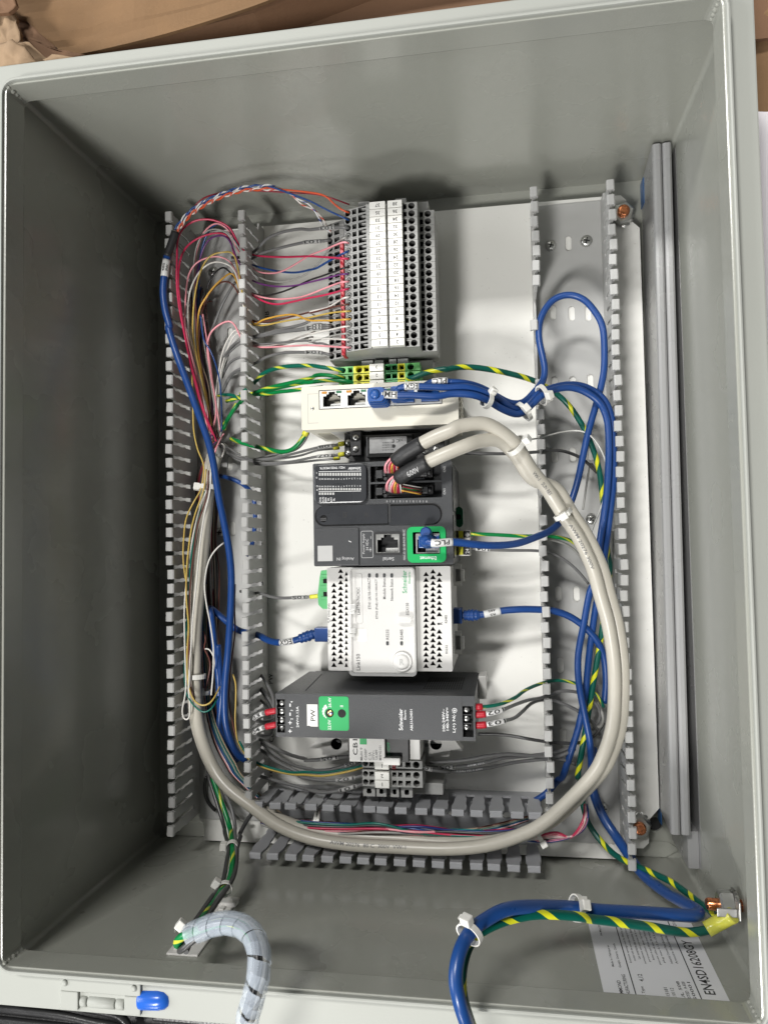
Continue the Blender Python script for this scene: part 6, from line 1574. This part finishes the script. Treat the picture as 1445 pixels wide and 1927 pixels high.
# 105 wire into the green plug connector
o = greyw(k5((780, 960, 3.0), (870, 985, 3.8), (940, 972, 4.6), (1020, 1002, 5.4), (1120, 1018, 6.0), (1220, 1015, 6.4), (1340, 1010, 6.5), (1400, 1005, 6.5), (1450, 1000, 6.5)), "grey wire marked 105 with a yellow ferrule into the green plug connector", lab="105", sl_=k5((1215, 1015, 6.4), (1350, 1010, 6.5)))
P, r = o_path[o]; part("ferrule", tube_mb(P.sub(P.near(k5((1380, 1006, 6.5))[0]), P.L), .16, 10), PEY, o)

# ---- wires of the power supply and breaker, left side
for (a, nm, sl0, f) in ((((900, 700, 4.2), (930, 720, 4.6), (1000, 715, 5.2), (1050, 660, 6.0), (1040, 630, 7.0), (980, 640, 9.0)), "grey wire sleeved in white into the supply's second terminal, upper red ferrule", None, None),):
    pass
for k, (y0, nm) in enumerate(((630, "upper"), (750, "lower"))):
    pts = k6((960, 320 + k * 110, 3.4), (1010, 400 + k * 100, 4.0), (1060, 520 + k * 80, 5.0), (1050, y0 + 60, 6.0), (985, y0 + 95, 7.2), (915, y0 + 75, 8.6), (905, y0 + 48, 10.0), (950, y0 + 22, 11.0), (1000, y0 + 5, 11.3), (1090, y0 - 12, 11.35))
    o = wire(pts, .105, w['grey'], "dark grey wire in white sleeve looping to the supply's %s left red ferrule" % nm, "wire", "power supply output wires", n=10)
    P, r = o_path[o]; d1 = P.near(k6((985, y0 + 10, 11.2))[0]); d0 = P.near(k6((900, y0 + 55, 9.4))[0])
    sleeve(o, d0, d1, SLEEVEW, "103" if k == 0 else "104", .06, flip=False)
    part("ferrule", tube_mb(P.sub(P.near(k6((1008, y0 + 2, 11.3))[0]), P.L), .205, 12), REDP, o)
    pts = k6((940, 420 + k * 100, 3.2), (1000, 520 + k * 60, 4.0), (1060, 640 + k * 60, 5.5), (1040, y0 + 70, 6.6), (960, y0 + 80, 7.6), (925, y0 + 50, 9.2), (960, y0 + 30, 10.4), (1010, y0 + 16, 11.0))
    wire(pts, .10, w['dgrey'], "dark wire looping just under the %s white sleeved wire" % nm, "wire", "power supply output wires", n=8)
greyw(k6((880, 830, 3.4), (960, 870, 3.8), (1060, 930, 4.4), (1200, 995, 5.0), (1350, 1035, 5.6)) + kps((290, 600, 5.8), (390, 595, 6.1), (490, 582, 6.2), (560, 575, 5.8)), "grey wire marked 105 at the breaker's left edge", r=.13, lab="105", sl_=kps((385, 596, 6.1), (498, 582, 6.2)))
greyw(k6((900, 850, 3.2), (990, 920, 3.6), (1100, 1010, 4.2), (1250, 1090, 4.8), (1400, 1120, 5.2)) + kps((350, 658, 5.4), (440, 655, 5.8), (530, 630, 6.0), (620, 605, 5.6)), "grey wire marked 105 curving just below the breaker", r=.12, lab="105", sl_=kps((528, 630, 6.0), (600, 612, 5.8)))
greyw(k6((930, 940, 3.2), (1000, 985, 3.6), (1100, 1060, 4.2), (1300, 1160, 4.8)) + kps((250, 690, 5.2), (350, 712, 5.6), (480, 718, 6.0), (590, 702, 6.2), (655, 685, 5.9)), "grey wire marked 102 into the lower terminal numbered 2", r=.125, lab="102", sl_=kps((485, 718, 6.0), (592, 702, 6.2)))
greyw(k6((930, 1170, 3.0), (1010, 1195, 3.6), (1150, 1235, 4.2), (1350, 1290, 4.8)) + kps((300, 770, 5.2), (400, 790, 5.7), (500, 778, 6.1), (600, 752, 6.3), (658, 735, 5.9)), "grey wire marked 101 into the lowest terminal", r=.125, lab="101", sl_=kps((500, 780, 6.1), (610, 750, 6.3)))
wire(k6((770, 880, 4.2), (840, 1000, 4.2), (900, 1050, 4.4), (1000, 1095, 4.8), (1200, 1145, 5.2)) + kps((300, 668, 5.5), (400, 672, 5.8), (520, 655, 6.0), (600, 640, 6.0), (660, 622, 5.8)), .09, w['teal'], "dark green wire sweeping under the power supply to the breaker terminals", "wire", n=9)
wire(k6((775, 900, 4.1), (835, 1015, 4.2), (900, 1065, 4.4), (1000, 1110, 4.8), (1200, 1160, 5.2)) + kps((290, 684, 5.5), (400, 692, 5.8), (520, 672, 6.0), (600, 652, 6.0), (660, 630, 5.8)), .085, w['yellow'], "yellow wire sweeping under the power supply beside the dark green one", "wire", n=9)
for q, (v, nm) in enumerate(((300, "upper"), (430, "lower"))):
    greyw(k6((900, v + 20, 2.8), (950, v + 15, 3.2), (1000, v + 90, 3.8), (1050, v + 200, 4.8)), "dark grey wire leaving the left duct just above the supply's terminals, the %s one" % nm, m=w['dgrey'], r=.10)

# ---- cables at the switch
gd = "blue data cables"
tie1 = kr((700, 215, 7.6))[0]
def sw_plug(px, py, o, d_boot):
    pass
loopA = ks((720, 262, 10.4), (760, 262, 10.5), (860, 270, 10.5), (1000, 270, 10.4), (1200, 280, 10.2)) + kr((100, 210, 10.0), (230, 215, 9.8), (330, 250, 9.3), (430, 310, 8.7), (530, 345, 8.2), (590, 310, 8.0), (660, 240, 7.8), (720, 200, 7.4))
hm = wire(loopA + kr((800, 175, 6.8), (880, 170, 6.4), (970, 200, 6.2), (1060, 270, 6.0), (1105, 370, 6.0), (1118, 500, 6.0), (1115, 700, 6.0), (1100, 900, 5.8), (1070, 1100, 5.4), (1050, 1250, 5.2), (1045, 1400, 5.0)) +
          kr2((1000, 170, 4.8), (955, 400, 4.8), (920, 600, 5.0), (925, 780, 5.2), (960, 970, 5.2), (995, 1150, 5.0), (1004, 1290, 4.4)) + kbr((452, 70, 3.4), (458, 140, 2.4)), .235, w['bluecable'], "blue data cable sleeved HMI, frontmost at the switch", "cable", gd, n=14, name="data_cable")
loopB = ks((870, 235, 9.9), (920, 205, 10.2), (1000, 200, 10.2), (1200, 205, 10.0)) + kr((70, 170, 9.9), (200, 165, 9.7), (300, 195, 9.3), (400, 240, 8.7), (500, 310, 8.0), (570, 300, 7.7), (650, 215, 7.5), (700, 190, 7.0))
eg = wire(loopB + kr((790, 160, 6.2), (890, 150, 5.8), (990, 175, 5.6), (1090, 250, 5.6), (1140, 380, 5.6), (1150, 520, 5.6), (1150, 750, 5.5), (1130, 950, 5.3), (1105, 1150, 5.0), (1085, 1300, 4.9), (1078, 1430, 4.7)) +
          kr2((1040, 250, 4.4), (1005, 480, 4.4), (985, 650, 4.4), (965, 850, 4.4), (925, 1050, 4.3), (880, 1200, 4.2), (820, 1380, 3.8)) + kbr((270, 80, 3.0), (200, 160, 2.8), (120, 210, 2.6)), .235, w['bluecable'], "blue data cable sleeved EGX, in the middle at the switch", "cable", gd, n=14, name="data_cable")
loopC = ks((1090, 215, 9.3), (1130, 175, 9.6), (1200, 160, 9.7), (1300, 160, 9.7)) + kr((60, 135, 9.6), (180, 140, 9.4), (290, 170, 8.9), (390, 225, 8.4), (480, 270, 7.8), (560, 270, 7.5), (640, 195, 7.2), (690, 130, 6.8), (705, 60, 6.6), (690, -30, 6.4))
pc = wire(loopC + [at(1014, 640, 6.2)] + K(960, 300, 4.516)((245, 1400, 6.0), (285, 1290, 5.8), (360, 1195, 5.6), (450, 1155, 5.6), (540, 1155, 5.6), (630, 1195, 5.6), (715, 1290, 5.6), (785, 1430, 5.6)) +
          kr((1090, 0, 5.6), (1075, 130, 5.4), (1030, 300, 5.2), (985, 460, 5.0), (950, 620, 5.0), (915, 780, 5.0), (870, 920, 5.2), (810, 1030, 5.8), (740, 1095, 7.0), (640, 1140, 8.6), (520, 1180, 10.0), (380, 1192, 11.0), (250, 1185, 11.6), (110, 1168, 12.0)) +
          K(540, 860, 4.25)((1220, 688, 12.3), (1150, 690, 12.3), (1110, 668, 12.2)), .235, w['bluecable'], "blue data cable sleeved PLC, looping high in the right duct to the controller", "cable", gd, n=14, name="data_cable")
for o, p0, p1, s, fl in ((hm, (752, 266, 10.5), (872, 268, 10.5), "HMI", True), (eg, (935, 203, 10.2), (1065, 202, 10.2), "EGX", True), (pc, (1180, 162, 9.7), (1290, 160, 9.7), "PLC", True)):
    P, r = o_path[o]; sleeve(o, P.near(ks(p0)[0]), P.near(ks(p1)[0]), SLEEVEW, s, .015, flip=fl, spin=0.15)
P, r = o_path[pc]; d0 = P.near(K(540, 860, 4.25)((1325, 690, 12.2))[0]); d1 = P.near(K(540, 860, 4.25)((1165, 690, 12.3))[0])
sl_o = part("marker_sleeve", tube_mb(P.sub(d0, d1), r + .015, 14), SLEEVEW, pc); wrap_text(pc, (d0 + d1) / 2, "PLC", .85, .3, r + .015, False, INK, sl_o)
# plugs: bent boots in the switch and in the controller
def boot_at(o, px, py, z0, z1, r, crop, n=5, tilt=(0, 0, 1)):
    c = crop((px, py, z1))[0]
    mb = MB(); H_ = z1 - z0 + .22; q = 2 * n + 1
    for k in range(q):
        f = k / q; g = (1.12 - .30 * f ** 2.5) * (1 if k % 2 == 0 else .90); za = z0 + H_ * f; zb_ = z0 + H_ * (k + 1) / q
        mb.prism(rrect(c.x - r * g, c.y - r * g * .92, c.x + r * g * 1.15, c.y + r * g * .92, r * .42, 4), 'z', za, zb_ - .002, 0, True)
    mb.lathe((c.x, c.y, z0 + H_), [(r * .62, 0), (r * .5, .10), (r * .2, .15)], tilt, 14)
    return part("boot", mb, w['plugblue'], o)
boot_at(hm, 708, 268, 8.8, 10.5, .56, ks, 4); boot_at(eg, 880, 250, 8.8, 10.0, .46, ks, 3); boot_at(pc, 1090, 230, 9.0, 9.4, .38, ks, 2)
for o, k in ((hm, 2), (eg, 3), (pc, 4)):
    xa = at(606 + k * 46.0, 745, zs - .05).x
    bx("plug", (xa + .10, w1.y + .50, zs - .5, xa + 1.28, w0.y - .25, zs + .10), w['plugblue'], o, bevel=.05)
c = K(540, 860, 4.25)((1110, 670, 12.1))[0]
mb = MB().lathe((c.x, c.y, 10.7), [(.5, 0), (.5, .4), (.46, .42), (.48, .5), (.48, .75), (.42, .78), (.45, .84), (.43, 1.1), (.38, 1.12), (.36, 1.45), (.2, 1.7)], (0, 0, 1), 18)
part("boot", mb, w['blue'], pc)
c2 = K(540, 860, 4.25)((1112, 612, 11.6))[0]
part("release_tab", MB().lathe(c2 + Vector((0, 0, -.6)), [(.3, 0), (.36, .15), (.36, .75), (.26, .9)], (0, .1, 1), 16), w['blue'], pc)
bx("plug", (c.x - .6, c.y - .45, 10.3, c.x + .75, c.y + .35, 10.95), w['blue'], pc, bevel=.06)
# 485 cable out of the gateway's right side
rs = wire(kr2((95, 338, 5.9), (180, 336, 6.0), (280, 335, 6.0), (340, 325, 6.0), (420, 308, 5.9), (540, 298, 5.8), (680, 300, 5.4), (780, 312, 5.0), (880, 352, 4.8), (970, 420, 4.6), (1040, 500, 4.4), (1085, 600, 4.0), (1100, 760, 3.6), (1090, 900, 3.2)), .245, w['bluecable'],
          "blue data cable sleeved 485 out of the gateway's right side", "cable", gd, n=14, name="data_cable")
P, r = o_path[rs]; d0, d1 = P.near(kr2((298, 333, 6.0))[0]), P.near(kr2((420, 308, 5.9))[0])
so = part("marker_sleeve", tube_mb(P.sub(d0, d1), r + .015, 14), SLEEVEW, rs); wrap_text(rs, (d0 + d1) / 2, "485", .5, .18, r + .015, True, INK, so, spin=.55); wrap_text(rs, (d0 + d1) / 2, "RS", .35, .18, r + .015, True, INK, so, spin=-.55)
plug_boot(rs, P.near(kr2((175, 336, 6))[0]), P.near(kr2((292, 334, 6))[0]), .40, 4)
c = kr2((130, 338, 5.9))[0]
bx("plug", (GX1 - .2, c.y - .52, 5.2, c.x + .45, c.y + .52, 6.5), w['bluecable'], rs, bevel=.08)

# ---- right duct: earth wires and greys
wire(kt2((1035, 850, 6.9), (1090, 845, 7.3), (1180, 805, 7.6), (1300, 770, 7.8), (1445, 745, 7.8)) + kr((60, 55, 7.8), (150, 38, 7.6), (260, 40, 7.4), (400, 62, 7.0), (520, 90, 6.4), (620, 120, 5.6), (720, 170, 4.8), (810, 235, 4.2), (880, 310, 4.0), (950, 420, 3.9), (1010, 550, 3.8), (1055, 700, 3.8), (1075, 860, 3.8), (1095, 1050, 3.8), (1110, 1250, 3.8)) +
     kr2((1125, 0, 3.8), (1115, 130, 3.8), (1090, 320, 4.0), (1055, 560, 4.2), (1020, 760, 4.2), (985, 980, 4.2), (950, 1180, 4.0), (915, 1390, 3.8)) + kbr((385, 60, 3.2), (395, 150, 3.0), (415, 260, 2.8), (450, 350, 3.0), (520, 440, 3.6), (610, 520, 4.8), (740, 580, 6.4), (900, 655, 8.8), (1030, 750, 11.2), (1140, 835, 13.2)) +
     kb5((1110, 320, 14.0), (1160, 300, 14.6)), .20, TY, "dark green earth wire with wide yellow bands down the right duct to the wall stud", "wire", "green and yellow earth wires", n=14)
wire(kr((225, 1118, 7.2), (330, 1120, 7.0), (450, 1126, 6.8), (560, 1132, 6.4), (660, 1130, 5.6), (760, 1135, 4.8), (860, 1155, 4.2), (930, 1200, 3.6)), .13, GY, "green earth wire from the controller's right end into the right duct", "wire", "green and yellow earth wires", n=10)
greyw(kr((235, 1212, 6.9), (350, 1220, 6.8), (480, 1224, 6.6), (650, 1226, 5.6), (760, 1245, 4.8), (860, 1305, 4.2), (930, 1370, 3.8), (985, 1440, 3.4)), "grey wire marked 104 from the controller's plug terminal", r=.10, lab="104", sl_=kr((262, 1215, 6.9), (358, 1220, 6.8)), white=True)
greyw(kr((700, 1150, 4.6), (790, 1165, 4.2), (870, 1200, 3.8), (930, 1260, 3.4), (970, 1330, 3.2)), "pale grey wire under the beige cable beside the controller", m=w['lgrey'], r=.09)
greyw(kr((150, 590, 6.2), (230, 595, 6.2), (450, 598, 6.0), (640, 588, 5.2), (780, 575, 4.4), (880, 598, 4.0), (960, 640, 3.8), (1040, 720, 3.4)), "dark grey wire passing behind the beige cables into the right duct", m=w['dgrey'], r=.115)
greyw(kr((550, 510, 6.0), (640, 502, 5.6), (700, 488, 5.0), (800, 460, 4.8), (900, 447, 4.8), (980, 465, 5.0), (1050, 540, 5.4), (1095, 640, 5.6), (1110, 740, 5.6), (1095, 860, 5.6), (1050, 990, 5.4), (1010, 1090, 5.0), (980, 1200, 4.4)), "thin clear grey wire arching over the blue cables in the right duct", m=w['clearw'], r=.06)
greyw(kr((950, 960, 4.0), (1000, 660, 3.4), (1040, 730, 3.0)), "short grey wire behind the blue cable at the right duct's slots", m=w['lgrey'], r=.07)
# supply right side: ferrules 102/103 and earth
for (pts, m, lab, sl0, nm, r) in (
    (((258, 930, 11.3), (300, 930, 11.3), (380, 920, 11.0), (450, 900, 10.4), (520, 865, 9.4), (580, 820, 8.0), (680, 778, 6.0), (780, 758, 5.0), (880, 770, 4.6), (980, 810, 4.2), (1050, 860, 3.8), (1085, 930, 3.4)), TYS, None, None, "green earth wire with yellow tip and red ferrule at the power supply's right end", .115),
    (((258, 980, 11.3), (300, 978, 11.3), (370, 968, 11.2), (440, 945, 10.8), (520, 912, 9.6), (600, 885, 8.2), (690, 868, 6.0), (780, 832, 5.0), (880, 828, 4.6), (980, 860, 4.0), (1050, 930, 3.6), (1060, 1010, 3.2), (1010, 1080, 3.0)), w['grey'], "102", ((325, 975, 11.2), (435, 948, 10.8)), "grey wire marked 102, middle of three red ferrules right of the supply", .115),
    (((258, 1048, 11.3), (300, 1048, 11.3), (380, 1035, 11.2), (450, 1018, 10.8), (510, 1000, 9.8), (560, 960, 8.6), (620, 905, 7.2), (690, 885, 5.8), (780, 895, 5.0), (860, 925, 4.6), (940, 970, 4.0), (1020, 1040, 3.4), (1060, 1110, 3.0)), w['grey'], "103", ((330, 1045, 11.2), (445, 1020, 10.8)), "grey wire marked 103, lowest of three red ferrules right of the supply", .115)):
    o = wire(kr2(*pts), r, m, nm, "wire", "power supply input wires", n=10)
    P, r_ = o_path[o]
    part("ferrule", tube_mb(P.sub(0, P.near(kr2((314, pts[1][1], 11.3))[0])), .215, 12), REDP, o)
    if lab: sleeve(o, P.near(kr2(sl0[0])[0]), P.near(kr2(sl0[1])[0]), SLEEVEW, lab, .05, flip=True)
greyw(kr2((275, 1106, 4.4), (380, 1106, 4.6), (480, 1115, 4.8), (590, 1135, 5.0), (690, 1152, 4.8), (790, 1162, 4.4), (880, 1165, 4.0), (980, 1150, 3.6), (1060, 1080, 3.2), (1085, 1030, 3.0)), "dark grey wire running from behind the supply level into the right duct", m=w['dgrey'], r=.115)
for q, (pts, nm, lab) in enumerate(((((-40, 1285, 5.2), (40, 1285, 5.4), (200, 1272, 5.6), (330, 1248, 5.6), (450, 1235, 5.4), (560, 1240, 5.2), (700, 1252, 4.8), (800, 1250, 4.4), (900, 1200, 4.0)), "topmost grey wire of three leaving the breaker to the right", None),
                           (((-60, 1318, 5.0), (0, 1322, 5.2), (150, 1318, 5.3), (300, 1295, 5.3), (430, 1262, 5.2), (560, 1250, 4.8), (700, 1235, 4.6), (800, 1215, 4.2), (880, 1190, 3.8)), "middle grey wire marked 105 leaving the breaker to the right", "105"),
                           (((-60, 1338, 5.0), (30, 1345, 5.0), (200, 1345, 5.1), (350, 1322, 5.0), (500, 1290, 4.8), (620, 1275, 4.6), (700, 1268, 4.6), (820, 1270, 4.2), (900, 1300, 3.8)), "lowest grey wire with white print leaving the breaker to the right", None))):
    o = greyw(kr2(*pts), nm, r=.13, lab=lab, sl_=kr2((25, 1322, 5.2), (135, 1318, 5.3)) if lab else None)
    if q == 2: wrap_text(o, o_path[o][0].near(kr2((150, 1345, 5.1))[0]), "UR AWM 1015 (UL) 105 C 600V", 3.2, .14, .13, False, INKW, o)
    if q == 1: wrap_text(o, o_path[o][0].near(kr2((260, 1300, 5.3))[0]), "AWM 1015", 1.2, .13, .13, False, INKW, o)
o = greyw(kps((935, 640, 5.2), (980, 640, 5.6), (1050, 655, 5.8), (1150, 668, 5.4)), "short grey wire marked 105 beside the breaker's right foot", r=.12, lab="105", sl_=kps((985, 642, 5.6), (1052, 655, 5.8)), white=True)
greyw(kr2((1000, 1030, 3.0), (1060, 1070, 3.2), (1085, 1000, 3.4), (1040, 900, 3.4)), "grey wire coil end behind the beige cable in the right duct", m=w['lgrey'], r=.11)
wire(kr2((1130, 1000, 2.8), (1128, 600, 2.8), (1135, 200, 2.8)) + kr((1140, 1200, 2.8), (1142, 1100, 2.8)), .10, w['lgrey'], "pale wire lying along the right duct's far fingers", "wire", n=8)

# ---- blue cable and earth wire leaving over the front edge
bl = wire(kr2((1010, 1200, 3.6), (1022, 1290, 3.3)) + kbr((448, 70, 2.9), (474, 180, 2.6), (520, 290, 3.0), (585, 390, 3.6), (660, 500, 4.8), (740, 610, 6.4), (850, 700, 9.0), (960, 765, 11.8), (1035, 805, 13.6), (1062, 828, 14.4), (1035, 845, 14.9), (940, 840, 15.4), (700, 825, 16.4), (500, 815, 17.2), (300, 795, 18.0)) +
          kbb((610, 292, 20.4), (400, 385, 21.4), (270, 490, 22.2), (190, 640, 23.0), (155, 850, 23.6), (190, 1050, 23.8), (250, 1230, 23.4), (300, 1380, 22.6)), .33, w['blue'], "blue cable bending from the right duct out over the front edge", "cable", "blue data cables", n=18, name="data_cable")
ey = wire(kb5((1170, 320, 15.0), (1100, 362, 15.0), (1020, 390, 15.2), (900, 412, 15.6), (780, 410, 16.0), (560, 372, 16.8), (300, 335, 17.6), (100, 310, 18.2)) + kbb((1180, 365, 18.7), (1000, 348, 19.1), (800, 345, 19.6), (600, 380, 20.2), (440, 440, 21.0), (325, 510, 21.4), (245, 640, 22.0), (205, 850, 22.4), (225, 1040, 22.5), (285, 1230, 22.1), (335, 1380, 21.3)), .235, TY,
          "dark green earth cable with yellow bands tied along the blue cable at the front", "cable", "green and yellow earth wires", n=16, name="earth_cable")
yt = wire(kb5((985, 392, 15.2), (1075, 342, 15.2), (1180, 285, 15.6)), .40, YTAPE, "clear yellow insulating sleeve of the lug on the wall stud", "sleeve", n=16, name="lug_sleeve")
c = kb5((1195, 270, 15.7))[0]
lug = MB().box(c.x - .9, c.y - .22, c.z - .05, c.x + .1, c.y + .22, c.z + .07); 
solo("ring_lug", lug.box(c.x + .12, c.y - .25, c.z - .4, c.x + .22, c.y + .7, c.z + .4), ZINCD, "metal ring lug under the nut on the right wall's stud", "lug", bevel=.04)

# ---- wires down to the adhesive mounts and the spiral wrapped loom
gl = "wires to the spiral wrap"
tail = lambda dx, dy, dz: [p + Vector((dx, dy, dz)) for p in ksp((520, 560, 14.0), (430, 690, 16.0), (355, 800, 18.0), (285, 905, 19.4), (262, 962, 19.9))]
for q, (m, r, nm, head, d) in enumerate((
    (w['dgrey'], .15, "dark grey wire, leftmost of those going down to the spiral wrap", k6((500, 1080, 2.6), (515, 1200, 2.8), (580, 1400, 3.4), (640, 1600, 4.2)) + ksp((610, 30, 5.4), (638, 140, 7.4), (625, 260, 9.2), (590, 430, 11.6)), (-.12, .1, -.1)),
    (GY, .19, "bright green earth wire going down to the spiral wrap", k6((545, 1190, 3.0), (600, 1350, 3.4), (650, 1480, 3.8), (692, 1620, 4.4)) + ksp((660, 40, 5.6), (672, 140, 7.4), (670, 280, 9.4), (640, 420, 11.4)), (-.02, -.05, -.45)),
    (w['grey'], .14, "grey wire between the green one and the rightmost wire to the spiral wrap", k6((650, 1330, 2.8), (705, 1450, 3.4), (735, 1600, 4.0)) + ksp((690, 20, 5.2), (695, 130, 7.3), (690, 280, 9.2), (660, 420, 11.6)), (.08, -.05, .12)),
    (w['dgrey'], .16, "dark grey wire, rightmost of those going down to the spiral wrap", k6((880, 1490, 3.0), (820, 1580, 3.6), (770, 1680, 4.6)) + ksp((735, 60, 5.6), (708, 150, 7.4), (700, 290, 9.4), (665, 410, 11.8)), (.28, -.1, .05)))):
    o = wire(head + tail(*d), r, m, nm, "wire", gl, n=10)
wire(k6((640, 1270, 2.6), (655, 1400, 2.9), (720, 1500, 3.0), (800, 1560, 2.8), (830, 1560, 2.4)), .1, w['lgrey'], "light grey wire turning aside at the left duct's foot", "wire", gl, n=8)
wire(k6((490, 1180, 1.9), (475, 1280, 1.8), (500, 1390, 1.7), (570, 1470, 1.7)), .14, w['black'], "black printed wire curving at the foot of the left duct", "wire", gl, n=8)
# ends folding back into the wrap
wire(ksp((262, 962, 19.9), (250, 975, 20.3), (262, 968, 20.8), (330, 915, 20.9), (400, 860, 20.9), (520, 800, 20.9)), .17, w['dgrey'], "dark grey wire bend sticking out of the spiral wrap's open end", "wire", gl, n=10)
wire(ksp((250, 925, 19.6), (228, 925, 20.1), (240, 885, 20.7), (300, 845, 21.0), (420, 800, 21.0), (560, 750, 21.2), (680, 750, 21.6), (790, 800, 22.2), (850, 900, 22.8)), .22, GY, "green earth wire bend sticking out of the spiral wrap's open end", "wire", gl, n=12)
# spiral wrap: helical band with real gaps
def spiral_wrap(P, r, pitch, gap, label):
    mb = MB(); n = int(P.L / pitch * 20); prev = None; th = .045
    for k in range(n + 1):
        d = P.L * k / n
        a = 2 * math.pi * d / pitch
        row = []
        g = gap(d / P.L); wdt = pitch * (1 - g)
        for e in (0, .5, 1):
            dd = min(P.L, max(0, d + (e - .5) * wdt)); c, t = P.at(dd)
            n1 = t.cross(Vector((0.2, 1, .3))).normalized(); n2 = n1.cross(t)
            rad = n1 * math.cos(a) + n2 * math.sin(a)
            bulge = r + (.025 if e == .5 else 0) + .015 * e
            row.append((c + rad * bulge, c + rad * (bulge - th)))
        if prev:
            for j in (0, 1):
                mb.face([prev[j][0], row[j][0], row[j + 1][0], prev[j + 1][0]], 0, True)
                mb.face([prev[j][1], prev[j + 1][1], row[j + 1][1], row[j][1]], 0, True)
            mb.face([prev[0][0], prev[0][1], row[0][1], row[0][0]]); mb.face([prev[2][0], row[2][0], row[2][1], prev[2][1]])
        prev = row
    return solo("spiral_wrap", mb, SPIRAL, label, "spiral wrap")
sp_path = Path(ksp((318, 852, 20.9), (430, 800, 20.9), (560, 755, 21.2), (680, 755, 21.6), (780, 795, 22.2), (855, 880, 22.8), (885, 1000, 23.3), (885, 1130, 23.6), (855, 1290, 23.7), (815, 1420, 23.5), (780, 1560, 23.0)))
spiral_wrap(sp_path, .56, 1.05, lambda t: .05 if t < .42 else .05 + .30 * (t - .42), "milky translucent spiral wrap arching from the tie mounts over the front edge")
for q, (m, r, dv, nm) in enumerate(((w['lgrey'], .2, (.18, .1, -.2), "pale grey"), (w['dgrey'], .17, (-.2, .05, -.15), "dark"), (w['black'], .16, (0, .15, .2), "black"))):
    wire([p + Vector(dv) for p in sp_path.p[3::5] + sp_path.p[-1:]] , r, m, "%s wire running inside the translucent spiral wrap" % nm, "wire", gl, n=9)
# adhesive tie mounts on the lower wall
def tie_mount(pxs, label):
    c = [at_y(px, py, 0.0) for px, py in pxs]
    x0, x1 = min(p.x for p in c), max(p.x for p in c); z0, z1 = min(p.z for p in c), max(p.z for p in c)
    t = thing("tie_mount", label, "tie mount", ((x0 + x1) / 2, 0, (z0 + z1) / 2), "adhesive tie mounts")
    bx("base", (x0, .004, z0, x1, .14, z1), WHITEP, t, bevel=.05)
    xm, zm = (x0 + x1) / 2, (z0 + z1) / 2
    bx("bridge", (xm - .75, .145, zm - .35, xm + .75, .42, zm + .35), WHITEP, t, bevel=.1)
    bx("pad", (x0 + .04, .0015, z0 + .04, x1 - .04, .0039, z1 - .04), SLEEVE, t)
    bx("side_lip", (x0 + .3, .145, z0 + .3, x0 + .6, .26, z1 - .3), WHITEP, t, bevel=.04)
tie_mount(((314, 1797), (372, 1802), (400, 1740), (345, 1760)), "white adhesive tie mount under the spiral wrap's open end")
tie_mount(((400, 1722), (430, 1722), (450, 1692), (425, 1695)), "white adhesive tie mount further back on the lower wall")
# cable ties
def tie_on(o, p, label, head, extra=0.0, ring=(1, 1), width=.3, rad=None):
    P, r = o_path[o]; d = P.near(p); c, t = P.at(d)
    return cable_tie(c, t, (rad or r) + extra, label, head, width, ring=ring)
kx = lambda k, *a: k(*a)[0]
tie_on(hm, kx(kr, (345, 230, 9.2)), "cable tie across the blue cables left of the right duct, head at its top", (.25, .9, .5), .16, (1.0, 1.5), rad=.32)
tie_on(hm, kx(kr, (560, 325, 8.1)), "cable tie at the dip of the blue cables", (.5, .4, .7), .12, (1.0, 1.5), rad=.3)
tie_on(hm, kx(kr, (690, 220, 7.6)), "cable tie where the blue cables enter the right duct", (.5, -.3, .9), .12, (1, 1.5), rad=.3)
tie_on(bc1, kx(kr, (500, 545, 10.6)), "cable tie holding the two beige cables together at their bend", (.6, .6, .7), .1, (1, 1.35), rad=.5)
tie_on(bc1, kx(kr, (820, 990, 8.6)), "cable tie on the beige cables beside the right duct's fingers", (-.1, -.1, 1), .06, (1, 1.1), rad=.44)
tie_on(bl, kx(kbr, (385, 810, 17.8)), "cable tie at the middle of the blue cable over the lower wall", (0, .55, .8), .18, (1, 1.1), rad=.36)
tie_on(bl, kx(kbb, (275, 460, 22.2)), "cable tie at the blue cable's bend near the front edge", (-.45, .5, .8), .18, (1, 1.1), rad=.36)
cable_tie(kb((350, 192, 4.6))[0], (1, -.1, 0), .62, "thin cable tie across the coloured wires in the bottom duct", (0, .8, -.6), .24, ring=(1.2, .8))
cable_tie(kb((1300, 258, 5.4))[0], (.8, .5, 0), .35, "cable tie head under the beige cable at the bottom duct's right end", (.4, -.9, .5), .3)
tie_on(bc1, kx(k6, (398, 330, 5.1)), "cable tie round the beige cable and loose wires, middle of the left duct", (-.5, 0, -.8), .1, (1.0, 1.35), width=.34, rad=.42)
tie_on(bc1, kx(k5, (500, 80, 4.8)), "cable tie at the upper end of the beige cables in the left duct", (-.9, .1, .3), .1, (1.2, 1.1), width=.36, rad=.44)
for (p, h, nm, rr) in (((668, 140, 7.4), (-.8, 0, .7), "cable tie round the grey and green wires right below the left duct", .36), ((610, 480, 12.4), (-.6, .5, .7), "cable tie on the back tie mount", .42), ((330, 830, 18.6), (-.6, .7, .6), "cable tie on the front tie mount by the spiral wrap's end", .42)):
    c = ksp(p)[0]; a = ksp((p[0] + 20, p[1] - 60, p[2] - 1.0))[0]
    cable_tie(c, (c - a), rr, nm, h, .36, ring=(1, 1))
cable_tie(at(382, 1302, 4.0), (0.1, 1, 0), .5, "partly hidden cable tie lower in the left duct", (-.6, 0, .9), .3)
